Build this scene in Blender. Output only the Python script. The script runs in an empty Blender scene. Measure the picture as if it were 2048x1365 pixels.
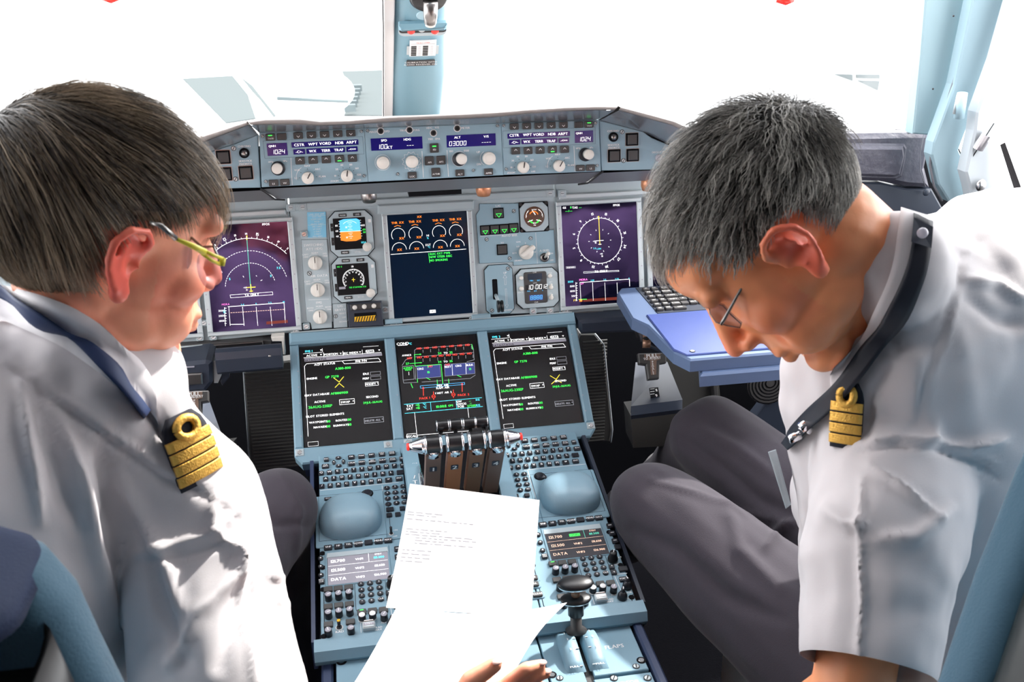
import bpy, math, random
import numpy as np
from mathutils import Vector, Matrix, noise
rad = math.radians
sc = bpy.context.scene
# ---------------------------------------------------------------- camera
CP = Vector((-0.14918, -1.78169, 0.59592))
CR = Vector((0.984758, -0.173676, -0.009394)); CU = Vector((0.076461, 0.383766, 0.920259)); CF = Vector((0.156222, 0.906951, -0.391196))
FPX = 1950.0
cam = bpy.data.cameras.new('camera'); camo = bpy.data.objects.new('camera', cam); sc.collection.objects.link(camo)
cam.sensor_width = 36; cam.lens = FPX / 2048 * 36; cam.clip_start = 0.02; cam.clip_end = 3000
camo.matrix_world = Matrix(((CR.x, CU.x, -CF.x, CP.x), (CR.y, CU.y, -CF.y, CP.y), (CR.z, CU.z, -CF.z, CP.z), (0, 0, 0, 1)))
sc.camera = camo
cam.dof.use_dof = True; cam.dof.focus_distance = 1.72; cam.dof.aperture_fstop = 13  # focused on the instruments
# ---------------------------------------------------------------- view, world, sun
sc.view_settings.view_transform = 'Standard'; sc.view_settings.look = 'None'
sc.view_settings.gamma = 1; sc.view_settings.use_curve_mapping = False
sc.view_settings.exposure = 0.0
W = bpy.data.worlds.new('sky'); sc.world = W; W.use_nodes = True
bg = W.node_tree.nodes['Background']; bg.inputs[0].default_value = (0.98, 0.985, 1.0, 1); bg.inputs[1].default_value = 6.2
sun = bpy.data.lights.new('sun', 'SUN'); sun.energy = 9; sun.angle = rad(2.5); sun.color = (1, 0.96, 0.9)
suno = bpy.data.objects.new('sun', sun); sc.collection.objects.link(suno)
suno.rotation_euler = Vector((-0.66, -0.52, -0.72)).to_track_quat('-Z', 'Y').to_euler()
sc.cycles.max_bounces = 8; sc.cycles.use_denoising = True; sc.cycles.sample_clamp_indirect = 6
sc.cycles.caustics_reflective = False; sc.cycles.caustics_refractive = False
# ---------------------------------------------------------------- materials
MATS = {}
def mat(name, col=(0.5, 0.5, 0.5), rough=0.5, metal=0.0, emit=0.0, bump=None, spec=None, alpha=None, var=None, sheen=0, stint=None, trans=0, coat=0):
    if name in MATS: return MATS[name]
    m = bpy.data.materials.new(name); m.use_nodes = True; nt = m.node_tree; N = nt.nodes; L = nt.links
    p = N['Principled BSDF']
    p.inputs['Base Color'].default_value = (*col, 1); p.inputs['Roughness'].default_value = rough; p.inputs['Metallic'].default_value = metal
    if emit: p.inputs['Emission Color'].default_value = (*col, 1); p.inputs['Emission Strength'].default_value = emit
    if spec is not None: p.inputs['Specular IOR Level'].default_value = spec
    if stint: p.inputs['Specular Tint'].default_value = (*stint, 1)
    if sheen: p.inputs['Sheen Weight'].default_value = sheen
    if coat: p.inputs['Coat Weight'].default_value = coat; p.inputs['Coat Roughness'].default_value = .08
    if trans: p.inputs['Transmission Weight'].default_value = trans
    if alpha is not None: p.inputs['Alpha'].default_value = alpha
    if bump or var:
        tc = N.new('ShaderNodeTexCoord')
    if bump:
        sc_, st, dist = bump[:3]
        t = N.new('ShaderNodeTexNoise'); t.inputs['Scale'].default_value = sc_; t.inputs['Detail'].default_value = 4
        L.new(tc.outputs['Object'], t.inputs['Vector'])
        b = N.new('ShaderNodeBump'); b.inputs['Strength'].default_value = st; b.inputs['Distance'].default_value = dist
        L.new(t.outputs['Fac'], b.inputs['Height']); L.new(b.outputs['Normal'], p.inputs['Normal'])
    if var:
        sc_, c2 = var
        t = N.new('ShaderNodeTexNoise'); t.inputs['Scale'].default_value = sc_; t.inputs['Detail'].default_value = 5
        L.new(tc.outputs['Object'], t.inputs['Vector'])
        r = N.new('ShaderNodeValToRGB'); r.color_ramp.elements[0].position = .35; r.color_ramp.elements[1].position = .65
        r.color_ramp.elements[0].color = (*col, 1); r.color_ramp.elements[1].color = (*c2, 1)
        L.new(t.outputs['Fac'], r.inputs[0]); L.new(r.outputs[0], p.inputs['Base Color'])
    MATS[name] = m; return m
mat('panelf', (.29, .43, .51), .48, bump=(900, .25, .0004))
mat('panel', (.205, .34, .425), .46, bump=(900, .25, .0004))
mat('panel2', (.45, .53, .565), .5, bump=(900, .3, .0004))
mat('lining', (.40, .58, .66), .6)
mat('dark_panel', (.028, .036, .056), .4)
mat('navy_side', (.03, .045, .10), .45)
mat('black', (.008, .008, .010), .35)
mat('gap', (.004, .004, .006), .8, spec=.15)
mat('key', (.012, .013, .02), .38)
mat('bkey', (.055, .052, .052), .45)
mat('white', (.85, .85, .85), .5)
mat('knobw', (.80, .76, .70), .4)
mat('metal', (.62, .62, .62), .25, 1)
mat('dmetal', (.30, .28, .27), .3, 1)
mat('chrome', (.85, .85, .88), .06, 1)
mat('bronze', (.30, .17, .11), .32, .35)
mat('copper', (.62, .27, .14), .3, .4)
mat('brown', (.17, .105, .08), .45)
mat('rail', (.55, .60, .62), .4, .3)
mat('leather', (.24, .215, .205), .35, bump=(60, .5, .003))
mat('leather2', (.065, .062, .085), .38, bump=(45, .6, .004))
mat('glossgrey', (.30, .31, .33), .22, .5)
mat('screen', (.004, .004, .012), .06, spec=.75, stint=(.62, .38, 1))
mat('screenb', (.002, .012, .035), .10)
mat('screenk', (.012, .011, .012), .14)
mat('lcd', (.035, .033, .040), .3, emit=.35)
mat('lcdl', (.24, .23, .27), .3, emit=.55)
mat('navy', (.010, .006, .13), .2, emit=.25)
for n, c, e in (('eW', (1, 1, 1), 1.0), ('eG', (.05, .9, .1), 1.0), ('eC', (.1, .85, 1), 1.0), ('eA', (1, .25, .02), 1), ('eY', (1, .75, .05), 1), ('eM', (1, .2, .7), .8),
                ('eR', (.9, .05, .03), 1), ('eS', (.1, .5, .9), .9), ('eO', (.85, .22, .02), .9), ('eD', (.35, .36, .4), .6), ('eB', (.03, .04, .16), .9), ('eT', (.1, .55, .4), .8), ('eP', (.9, .6, .45), .8), ('eDR', (.12, .015, .008), 1)):
    mat(n, c, .5, emit=e)
mat('redlamp', (.9, .04, .03), .25, emit=.35)
mat('hazard', (1, .55, .02), .4, emit=0)
mat('placard', (.25, .62, .85), .5)
mat('domeM', (.21, .33, .41), .38, bump=(500, .3, .0004))
mat('table', (.055, .085, .27), .3, bump=(700, .3, .0003))
mat('tabside', (.10, .15, .27), .4)
mat('ribbed', (.045, .043, .040), .55)
mat('carpet', (.005, .005, .007), .95, spec=.1, bump=(300, .6, .003))
mat('paper', (.93, .93, .93), .7)
mat('ink', (.30, .30, .33), .8)
def glassmat():
    m = bpy.data.materials.new('glass'); m.use_nodes = True; nt = m.node_tree; N = nt.nodes; L = nt.links
    N.remove(N['Principled BSDF']); t = N.new('ShaderNodeBsdfTransparent'); g = N.new('ShaderNodeBsdfGlossy'); g.inputs['Roughness'].default_value = .02
    lw = N.new('ShaderNodeLayerWeight'); lw.inputs[0].default_value = .12; mx = N.new('ShaderNodeMixShader')
    mu = N.new('ShaderNodeMath'); mu.operation = 'MULTIPLY'; mu.inputs[1].default_value = .08
    L.new(lw.outputs['Fresnel'], mu.inputs[0]); L.new(mu.outputs[0], mx.inputs[0]); L.new(t.outputs[0], mx.inputs[1]); L.new(g.outputs[0], mx.inputs[2]); L.new(mx.outputs[0], N['Material Output'].inputs[0]); MATS['glass'] = m
glassmat()
mat('darkblue', (.01, .025, .07), .7)
mat('wood', (.42, .17, .05), .45)
# ---------------------------------------------------------------- frames and pixel measuring
class Frame:
    def __init__(s, O, b, yaw=0):  # b: lean from vertical, degrees
        b = rad(b); s.O = Vector(O)
        s.x = Vector((1, 0, 0)); s.y = Vector((0, math.sin(b), math.cos(b))); s.z = Vector((0, -math.cos(b), math.sin(b)))
        if yaw:
            R = Matrix.Rotation(rad(yaw), 3, 'Z'); s.x = R @ s.x; s.y = R @ s.y; s.z = R @ s.z
        s.M = Matrix(((s.x.x, s.y.x, s.z.x, s.O.x), (s.x.y, s.y.y, s.z.y, s.O.y), (s.x.z, s.y.z, s.z.z, s.O.z), (0, 0, 0, 1)))
    def uv(s, px, py, h=0):
        d = ray(px, py); O = s.O + s.z * h
        P = CP + d * ((O - CP).dot(s.z) / d.dot(s.z)) - s.O
        return P.dot(s.x), P.dot(s.y)
    def pt(s, u, v, h=0): return s.O + s.x * u + s.y * v + s.z * h
def ray(px, py): return CF + CR * ((px - 1024) / FPX) - CU * ((py - 682.5) / FPX)
def at(px, py, D): return CP + ray(px, py) * D
def onz(px, py, z): d = ray(px, py); return CP + d * ((z - CP.z) / d.z)
def ony(px, py, y): d = ray(px, py); return CP + d * ((y - CP.y) / d.y)
def zoomer(fr, s, ox, oy, h=0): return lambda x, y: fr.uv(ox + x / s, oy + y / s, h)
WORLD = Frame((0, 0, 0), 90)
# ---------------------------------------------------------------- glyphs
_G = {}
def glyph(ch):
    if ch in _G: return _G[ch]
    c = bpy.data.curves.new('g', 'FONT'); c.body = ch; c.size = 1; c.resolution_u = 2; c.fill_mode = 'FRONT'
    o = bpy.data.objects.new('g', c); sc.collection.objects.link(o)
    dg = bpy.context.evaluated_depsgraph_get(); me = o.evaluated_get(dg).to_mesh()
    vs = [(v.co.x, v.co.y) for v in me.vertices]; fs = [tuple(p.vertices) for p in me.polygons]
    xs = [v[0] for v in vs]
    if vs: x0 = min(xs); wd = max(xs) - x0; vs = [(x - x0, y) for x, y in vs]
    else: wd = .25
    o.evaluated_get(dg).to_mesh_clear(); bpy.data.objects.remove(o); bpy.data.curves.remove(c)
    _G[ch] = (vs, fs, wd); return _G[ch]
SEG = {'0': 'abcdef', '1': 'bc', '2': 'abged', '3': 'abgcd', '4': 'fgbc', '5': 'afgcd', '6': 'afgedc', '7': 'abc', '8': 'abcdefg', '9': 'abcdfg', '-': 'g'}
# ---------------------------------------------------------------- mesh builder
class MB:
    def __init__(s): s.v = []; s.f = []; s.m = []; s.mats = []; s.T = None; s.smooth = []
    def mi(s, n):
        if n not in s.mats: s.mats.append(n)
        return s.mats.index(n)
    def add(s, vs, fs, m, smooth=False):
        b = len(s.v)
        if s.T is not None: vs = [tuple(s.T @ Vector(p)) for p in vs]
        s.v += [tuple(p) for p in vs]; i = s.mi(m)
        for f in fs: s.f.append(tuple(b + k for k in f)); s.m.append(i); s.smooth.append(smooth)
    def slab(s, pts, z0, z1, m, ch=0.0, side=None):
        n = len(pts)
        a = sum(pts[i][0] * pts[(i + 1) % n][1] - pts[(i + 1) % n][0] * pts[i][1] for i in range(n))
        if a < 0: pts = pts[::-1]
        ring = [(x, y, z0) for x, y in pts]; rings = [ring]
        if ch > 0:
            rings.append([(x, y, z1 - ch) for x, y in pts]); ins = []
            for i in range(n):
                p0, p1, p2 = pts[i - 1], pts[i], pts[(i + 1) % n]
                e1 = (p1[0] - p0[0], p1[1] - p0[1]); e2 = (p2[0] - p1[0], p2[1] - p1[1])
                l1 = math.hypot(*e1) or 1; l2 = math.hypot(*e2) or 1
                nx = -e1[1] / l1 - e2[1] / l2; ny = e1[0] / l1 + e2[0] / l2; L = math.hypot(nx, ny) or 1
                k = ch / max(.35, L / 2)
                ins.append((p1[0] + nx / L * k, p1[1] + ny / L * k, z1))
            rings.append(ins)
        else: rings.append([(x, y, z1) for x, y in pts])
        vs = [p for r in rings for p in r]; fs = []
        for k in range(len(rings) - 1):
            for i in range(n):
                j = (i + 1) % n; fs.append((k * n + i, k * n + j, (k + 1) * n + j, (k + 1) * n + i))
        top = (len(rings) - 1) * n
        s.add(vs, fs + [tuple(range(n))[::-1]], side or m); s.add(vs[top:], [tuple(range(n))], m)
    def rr(s, cx, cy, w, h, z0, z1, m, r=0.0, ch=0.0, side=None, rot=0, seg=3):
        pts = rrect(cx, cy, w, h, r, seg, rot); s.slab(pts, z0, z1, m, ch, side)
    def disc(s, cx, cy, r, z0, z1, m, ch=0, n=20, side=None, ry=None):
        ry = ry or r
        s.slab([(cx + r * math.cos(t * 2 * math.pi / n), cy + ry * math.sin(t * 2 * math.pi / n)) for t in range(n)], z0, z1, m, ch, side)
    def lathe(s, cx, cy, prof, m, n=24, cz=0, smooth=True):
        vs = []; fs = []
        for r, z in prof:
            for i in range(n):
                t = 2 * math.pi * i / n; vs.append((cx + r * math.cos(t), cy + r * math.sin(t), cz + z))
        for k in range(len(prof) - 1):
            for i in range(n):
                j = (i + 1) % n; fs.append((k * n + i, k * n + j, (k + 1) * n + j, (k + 1) * n + i))
        fs.append(tuple(range(n))[::-1]); fs.append(tuple((len(prof) - 1) * n + i for i in range(n)))
        s.add(vs, fs, m, smooth)
    def box(s, x0, y0, z0, x1, y1, z1, m, ch=0): s.rr((x0 + x1) / 2, (y0 + y1) / 2, abs(x1 - x0), abs(y1 - y0), min(z0, z1), max(z0, z1), m, 0, ch)
    def tube(s, pts, r, m, n=10, smooth=True, cap=True):
        pts = [Vector(p) for p in pts]; rs = r if isinstance(r, (list, tuple)) else [r] * len(pts)
        vs = []; up = None
        for i, p in enumerate(pts):
            d = (pts[min(i + 1, len(pts) - 1)] - pts[max(i - 1, 0)]).normalized()
            if up is None: up = d.orthogonal().normalized()
            up = (up - d * up.dot(d)).normalized(); sd = d.cross(up)
            for k in range(n):
                t = 2 * math.pi * k / n; vs.append(tuple(p + (up * math.cos(t) + sd * math.sin(t)) * rs[i]))
        fs = []
        for i in range(len(pts) - 1):
            for k in range(n):
                j = (k + 1) % n; fs.append((i * n + k, i * n + j, (i + 1) * n + j, (i + 1) * n + k))
        if cap: fs.append(tuple(range(n))[::-1]); fs.append(tuple((len(pts) - 1) * n + k for k in range(n)))
        s.add(vs, fs, m, smooth)
    def ball(s, c, rx, ry, rz, m, nu=20, nv=12, rot=None):
        vs = []; fs = []; c = Vector(c)
        for j in range(nv + 1):
            a = math.pi * j / nv
            for i in range(nu):
                t = 2 * math.pi * i / nu; p = Vector((rx * math.sin(a) * math.cos(t), ry * math.sin(a) * math.sin(t), rz * math.cos(a)))
                if rot is not None: p = rot @ p
                vs.append(tuple(c + p))
        for j in range(nv):
            for i in range(nu):
                k = (i + 1) % nu; fs.append((j * nu + i, (j + 1) * nu + i, (j + 1) * nu + k, j * nu + k))
        s.add(vs, fs, m, True)
    def line(s, pts, w, z, m, closed=False, t=.0002):
        P = [tuple(p) for p in pts]
        if closed: P = P + [P[0]]
        for a, b in zip(P[:-1], P[1:]):
            dx, dy = b[0] - a[0], b[1] - a[1]; L = math.hypot(dx, dy) or 1e-9; nx, ny = -dy / L * w / 2, dx / L * w / 2; ex, ey = dx / L * w * .3, dy / L * w * .3
            s.add([(a[0] + nx - ex, a[1] + ny - ey, z), (a[0] - nx - ex, a[1] - ny - ey, z), (b[0] - nx + ex, b[1] - ny + ey, z), (b[0] + nx + ex, b[1] + ny + ey, z)], [(0, 1, 2, 3)], m)
    def dash(s, a, b, n, w, z, m):
        for i in range(n):
            t0, t1 = (i + .2) / n, (i + .75) / n
            s.line([(a[0] + (b[0] - a[0]) * t0, a[1] + (b[1] - a[1]) * t0), (a[0] + (b[0] - a[0]) * t1, a[1] + (b[1] - a[1]) * t1)], w, z, m)
    def arc(s, cx, cy, r, a0, a1, w, z, m, n=16, dashed=False):
        P = [(cx + r * math.cos(rad(a0 + (a1 - a0) * i / n)), cy + r * math.sin(rad(a0 + (a1 - a0) * i / n))) for i in range(n + 1)]
        if dashed:
            for i in range(0, n, 2): s.line(P[i:i + 2], w, z, m)
        else: s.line(P, w, z, m)
    def text(s, t, cx, cy, h, z, m, al='c', rot=0, sx=1, bold=0, gap=.10):
        k = h / .7; X = 0; parts = []
        for ch in t:
            vs, fs, wd = glyph(ch)
            parts.append((vs, fs, X)); X += (wd if ch != ' ' else .3) + gap
        X -= gap; off = {'c': -X / 2, 'l': 0, 'r': -X}[al]
        c, sn = math.cos(rad(rot)), math.sin(rad(rot))
        for vs, fs, x0 in parts:
            for bo in ((0, 0), (bold, 0)) if bold else ((0, 0),):
                out = []
                for x, y in vs:
                    X1 = (x + x0 + off) * k * sx + bo[0]; Y1 = (y - .35) * k
                    out.append((cx + X1 * c - Y1 * sn, cy + X1 * sn + Y1 * c, z + bo[0] * .1))
                s.add(out, fs, m)
    def seg7(s, t, cx, cy, h, z, m, al='c', w=None, tilt=.12):
        wd = h * .56; st = h * .90; lw = w or h * .11
        n = sum(.45 if c in '.:' else 1 for c in t); X = cx - (n * st - (st - wd)) / 2 if al == 'c' else cx
        for ch in t:
            if ch in '.:':
                s.rr(X, cy - h / 2 + lw / 2 if ch == '.' else cy + h * .2, lw, lw, z - .0001, z, m)
                if ch == ':': s.rr(X, cy - h * .2, lw, lw, z - .0001, z, m)
                X += st * .45; continue
            q = {'a': ((0, 1), (1, 1)), 'g': ((0, .5), (1, .5)), 'd': ((0, 0), (1, 0)), 'f': ((0, .5), (0, 1)), 'b': ((1, .5), (1, 1)), 'e': ((0, 0), (0, .5)), 'c': ((1, 0), (1, .5))}
            for g in SEG.get(ch, ''):
                (x0, y0), (x1, y1) = q[g]
                f = lambda x, y: (X + x * wd + (y - .5) * h * tilt, cy + (y - .5) * h)
                s.line([f(x0, y0), f(x1, y1)], lw, z, m)
            X += st
def rrect(cx, cy, w, h, r=0, seg=3, rot=0):
    r = min(r, w / 2 - 1e-6, h / 2 - 1e-6)
    if r <= 0: P = [(-w / 2, -h / 2), (w / 2, -h / 2), (w / 2, h / 2), (-w / 2, h / 2)]
    else:
        P = []
        for qx, qy, a in ((w / 2 - r, -h / 2 + r, -90), (w / 2 - r, h / 2 - r, 0), (-w / 2 + r, h / 2 - r, 90), (-w / 2 + r, -h / 2 + r, 180)):
            for i in range(seg + 1):
                t = rad(a + 90 * i / seg); P.append((qx + r * math.cos(t), qy + r * math.sin(t)))
    c, s_ = math.cos(rad(rot)), math.sin(rad(rot))
    return [(cx + x * c - y * s_, cy + x * s_ + y * c) for x, y in P]
def mesh_of(mb, name):
    v = np.array(mb.v, dtype=np.float64) if mb.v else np.zeros((0, 3))
    c = (v.min(0) + v.max(0)) / 2; v = v - c
    me = bpy.data.meshes.new(name); me.from_pydata(v.tolist(), [], mb.f)
    for n in mb.mats: me.materials.append(MATS[n])
    me.polygons.foreach_set('material_index', mb.m); me.polygons.foreach_set('use_smooth', mb.smooth); me.update()
    return me, Vector(c)
def link(o): sc.collection.objects.link(o); return o
def tag(o, label, cat, group=None, kind=None):
    if label: o['label'] = label
    if cat: o['category'] = cat
    if group: o['group'] = group
    if kind: o['kind'] = kind
    return o
class Thing:
    """an Empty on a frame; parts are given in frame coordinates"""
    def __init__(s, name, label, cat, fr=WORLD, uv=(0, 0), group=None, kind=None, h=0):
        s.fr = fr; s.off = Vector((uv[0], uv[1], h)); s.o = link(bpy.data.objects.new(name, None)); s.o.empty_display_size = .02
        s.o.matrix_world = fr.M @ Matrix.Translation(s.off); tag(s.o, label, cat, group, kind)
    def part(s, name, mb, parent=None, label=None, kind=None):
        me, c = mesh_of(mb, name); o = link(bpy.data.objects.new(name, me))
        if parent is None: o.parent = s.o; o.location = c - s.off; o['_c'] = list(c)
        else: o.parent = parent; o.location = c - Vector(parent['_c']); o['_c'] = list(c)
        if label: o['label'] = label
        if kind: o['kind'] = kind
        return o
def solo(name, mb, fr, label, cat, group=None, kind=None):
    me, c = mesh_of(mb, name); o = link(bpy.data.objects.new(name, me)); o.matrix_world = fr.M @ Matrix.Translation(c)
    return tag(o, label, cat, group, kind)
MAIN = Frame((0, 0, 0), 15); MFDP = Frame((0, -.1313, -.1954), 48.53); PED = Frame((0, -.4656, -.302), 78.9)
FCU = Frame((0, -.188, .255), 7.2); FLAP = Frame((0, -.65, -.36), 90)
def screw(mb, p, r=.0035, z=.001, a=35):
    mb.disc(p[0], p[1], r, z - .0005, z + .0006, 'black', 0, 12); mb.disc(p[0], p[1], r * .78, z, z + .0012, 'rail', .0003, 12)
    mb.line([(p[0] - r * .6 * math.cos(rad(a)), p[1] - r * .6 * math.sin(rad(a))), (p[0] + r * .6 * math.cos(rad(a)), p[1] + r * .6 * math.sin(rad(a)))], r * .3, z + .0014, 'black')
def key(T, name, p, w, h, txt='', m='key', th=.0035, z0=0, r=.0015, hh=.0036, sy=0, led=None, tz=None, parent=None, tc='white'):
    mb = MB(); mb.rr(p[0], p[1], w, h, z0, z0 + th, m, r, min(.0008, h * .2))
    z = z0 + th + .0002
    if txt:
        rows = txt.split('|')
        for i, t in enumerate(rows):
            mb.text(t, p[0], p[1] + sy + ((len(rows) - 1) / 2 - i) * hh * 1.25, hh, z, tc, bold=hh * .08)
    if led: mb.rr(p[0], p[1] + led[1], w * .42, h * .14, z - .0002, z, led[0])
    return T.part(name, mb, parent)
def knob(T, p, r, hgt, m='knobw', base=None, z0=0, ptr=None, name='knob', n=28, skirt=None):
    mb = MB()
    if base: mb.lathe(p[0], p[1], [(base, z0), (base, z0 + hgt * .35), (base * .93, z0 + hgt * .42)], 'black', n)
    if skirt: mb.lathe(p[0], p[1], [(skirt, z0), (skirt, z0 + .0012)], 'white', n)
    mb.lathe(p[0], p[1], [(r * .96, z0), (r, z0 + hgt * .8), (r * .93, z0 + hgt * .95), (r * .8, z0 + hgt)], m, n)
    mb.lathe(p[0], p[1], [(r * .72, z0 + hgt), (r * .70, z0 + hgt - .0006 + .001)], m, n)
    if ptr is not None:
        a = rad(ptr); mb.line([(p[0], p[1]), (p[0] + r * .9 * math.cos(a), p[1] + r * .9 * math.sin(a))], r * .16, z0 + hgt + .0012, 'black')
    return T.part(name, mb)
# ================================================================ OUTSIDE AND SHELL
mat('apron', (.62, .64, .65), .9, var=(.4, (.70, .71, .72)))
mat('asphalt', (.085, .098, .10), 1.0, spec=0, bump=(3, .3, .02))
mat('outwhite', (.8, .8, .8), .7)
mat('outgrey', (.06, .08, .085), .7)
def quad(name, P, m, label=None, cat=None, kind=None, th=.0, group=None):
    mb = MB(); n = len(P)
    if th:
        P = [Vector(p) for p in P]; nn = (P[1] - P[0]).cross(P[2] - P[0]).normalized() * th
        Q = [p - nn for p in P]; mb.add([*P, *Q], [tuple(range(n)), tuple(range(2 * n - 1, n - 1, -1))] + [(i, i + n, (i + 1) % n + n, (i + 1) % n) for i in range(n)], m)
    else: mb.add(P, [tuple(range(n))], m)
    return solo(name, mb, WORLD, label, cat, group, kind)
WORLD = Frame((0, 0, 0), 90)
WORLD.x, WORLD.y, WORLD.z = Vector((1, 0, 0)), Vector((0, 1, 0)), Vector((0, 0, 1)); WORLD.M = Matrix.Identity(4)
quad('ground', [(-400, -60, -7), (400, -60, -7), (400, 600, -7), (-400, 600, -7)], 'apron', kind='structure')
def patch(name, pts, z, m, label, cat):
    mb = MB(); mb.slab([tuple(onz(x, y, z)[:2]) for x, y in pts], z, z + .03, m); return solo(name, mb, WORLD, label, cat)
patch('apron_marking', [(365, 158), (465, 152), (496, 190), (512, 238), (452, 247)], -6.98, 'asphalt', 'pale grey-blue asphalt lane on the white apron, left of the jet', 'apron')
patch('apron_marking', [(478, 152), (505, 172), (552, 232), (548, 236), (520, 200)], -6.9, 'asphalt', 'thin pale asphalt wedge on the apron beside the jet nose', 'apron')
patch('apron_marking', [(684, 143), (830, 139), (830, 232), (688, 232), (705, 190)], -6.98, 'asphalt', 'pale grey-blue asphalt area on the apron behind the centre post', 'apron')
# parked white aircraft nose on the apron ahead, left of centre
T = Thing('parked_aircraft', 'white parked aircraft fuselage and engine outside the left windshield', 'aircraft', WORLD, (-3, 48), h=-7)
mb = MB(); c = onz(628, 185, -5.6); mb.ball(c, 1.65, 1.2, .95, 'outwhite', 28, 16); T.part('engine_cowling', mb)
mb = MB(); a_, b_ = onz(555, 197, -4.2), onz(695, 203, -4.6); mb.tube([a_, b_], .06, 'outgrey', 8); T.part('door_line', mb)
mb = MB()
for i in range(6): q = onz(688 + i * 3, 215 - i * 8, -6.6); mb.box(q.x, q.y, -6.8, q.x + .5, q.y + .25, -6.5, 'outgrey')
T.part('stair', mb)
# hangar with windows, right
T = Thing('terminal_building', 'white terminal wall with two small windows, outside the right windshield', 'building', WORLD, (27, 42), h=-7)
mb = MB(); mb.box(16, 42.3, -7, 60, 45, -2.5, 'outwhite'); T.part('wall', mb)
for P in ([(1664, 148), (1706, 149), (1706, 163)], [(1713, 149), (1760, 149), (1760, 158), (1713, 157)], [(1712, 161), (1760, 162), (1756, 182)]):
    q = [ony(x, y, 42.2) for x, y in P]; mb = MB(); mb.add([(p.x, 42.2, p.z) for p in q] + [(p.x, 42.28, p.z) for p in q], [tuple(range(len(q))), tuple(range(2 * len(q) - 1, len(q) - 1, -1))], 'asphalt'); T.part('window', mb)
# shell --------------------------------------------------------------
quad('floor', [(-1.5, -2.6, -.86), (1.5, -2.6, -.86), (1.5, .6, -.86), (-1.5, .6, -.86)], 'carpet', kind='structure', th=.03)
mat('ceilm', (.42, .41, .42), .7); mat('backm', (.10, .10, .11), .8)
def wallquads(name, quads, m, th=.02):
    mb = MB()
    for P in quads:
        P = [Vector(p) for p in P]; n = len(P); nn = (P[1] - P[0]).cross(P[2] - P[0]).normalized() * th; Q = [p - nn for p in P]
        mb.add([*P, *Q], [tuple(range(n)), tuple(range(2 * n - 1, n - 1, -1))] + [(i, i + n, (i + 1) % n + n, (i + 1) % n) for i in range(n)], m)
    return solo(name, mb, WORLD, None, None, None, 'structure')
# left wall: below and above the side window
wallquads('wall_left', [[(-1.32, -2.6, -.86), (-1.32, .6, -.86), (-1.32, .6, .05), (-1.32, -2.6, .05)], [(-1.32, -2.6, .05), (-1.32, -1.25, .05), (-1.1, -1.25, .97), (-1.1, -2.6, .97)]], 'ceilm')
wallquads('wall_right', [[(1.42, -2.6, -.86), (1.42, -2.6, .0), (1.42, .6, .0), (1.42, .6, -.86)], [(1.42, -1.35, .0), (1.42, -2.6, .0), (1.1, -2.6, .97), (1.1, -1.35, .97)]], 'ceilm')
wallquads('wall_front', [[(-1.5, .45, -.86), (1.5, .45, -.86), (1.5, .45, .0), (-1.5, .45, .0)]], 'gap')
wallquads('ceiling', [[(-1.4, -2.6, .98), (1.4, -2.6, .98), (1.1, -.42, .98), (-1.05, -.42, .98)]], 'ceilm', .03)
wallquads('wall_back', [[(-1.5, -2.6, -.86), (1.5, -2.6, -.86), (1.5, -2.6, 1.0), (-1.5, -2.6, 1.0)]], 'backm')
# windshield panes either side of the centre post
def pane(name, P):
    quad(name, P, 'glass', kind='structure', th=.012)
S0 = lambda z: .42 - z * 1.03  # y of the glass above height z near the post
pane('window_1', [(.07, S0(.15), .15), (1.07, .26, .15), (1.07, .09, .93), (.07, S0(.86), .86)])
pane('window_2', [(-.07, S0(.15), .15), (-1.07, .26, .15), (-1.07, .09, .93), (-.07, S0(.86), .86)][::-1])
# centre post
T = Thing('centre_post', 'pale blue windshield centre post with a recessed red-lit slot and placards', 'post', WORLD, (0, .2), h=.25)
POST = Frame((0, .005, .397), -45.0)
POST = Frame((0, .0, .4), 0)
a_ = math.atan2(.203, .194); POST.y = Vector((0, -math.sin(a_), math.cos(a_))); POST.z = Vector((0, -math.cos(a_), -math.sin(a_)))
POST.M = Matrix(((1, 0, 0, 0), (0, POST.y.y, POST.z.y, .002), (0, POST.y.z, POST.z.z, .4), (0, 0, 0, 1))); POST.O = Vector((0, .002, .4))
bpy.data.objects.remove(T.o)
T = Thing('centre_post', 'pale blue windshield centre post with a recessed red-lit slot and placards', 'post', POST, (0, -.15))
mat('framew', (.46, .50, .53), .5)
mat('postm', (.20, .36, .44), .35, bump=(700, .2, .0003))
pz = lambda x, y: POST.uv(740 + x / 5.69, y / 5.69)
mb = MB()
wa = abs(pz(205, 1310)[0] - pz(845, 1285)[0]) / 2; wb = abs(pz(275, 0)[0] - pz(880, 0)[0]) / 2
prof = []
for k in range(13):
    t = -1 + k / 6; prof.append((t, (-abs(t) ** 3) * .022))
vs = []; fs = []
lv = [(-.32, wa * .97), (-.15, wa * 1.0), (-.1, wa), (0, (wa + wb) / 2 * .99), (.14, wb), (.5, wb * 1.05)]
for v, w_ in lv:
    for t, d in prof: vs.append((t * w_, v, d))
for j in range(len(lv) - 1):
    for k in range(12): fs.append((j * 13 + k, j * 13 + k + 1, (j + 1) * 13 + k + 1, (j + 1) * 13 + k))
nb = len(vs); vs += [(x, y, z - .05) for x, y, z in vs]; fs += [tuple(nb + i for i in f[::-1]) for f in fs]
for j in range(len(lv) - 1):
    for k in (0, 12): a0, a1 = j * 13 + k, (j + 1) * 13 + k; fs.append((a0, a1, a1 + nb, a0 + nb) if k == 0 else (a1, a0, a0 + nb, a1 + nb))
mb.add(vs, fs, 'postm', True); T.part('post_shell', mb)
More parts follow.
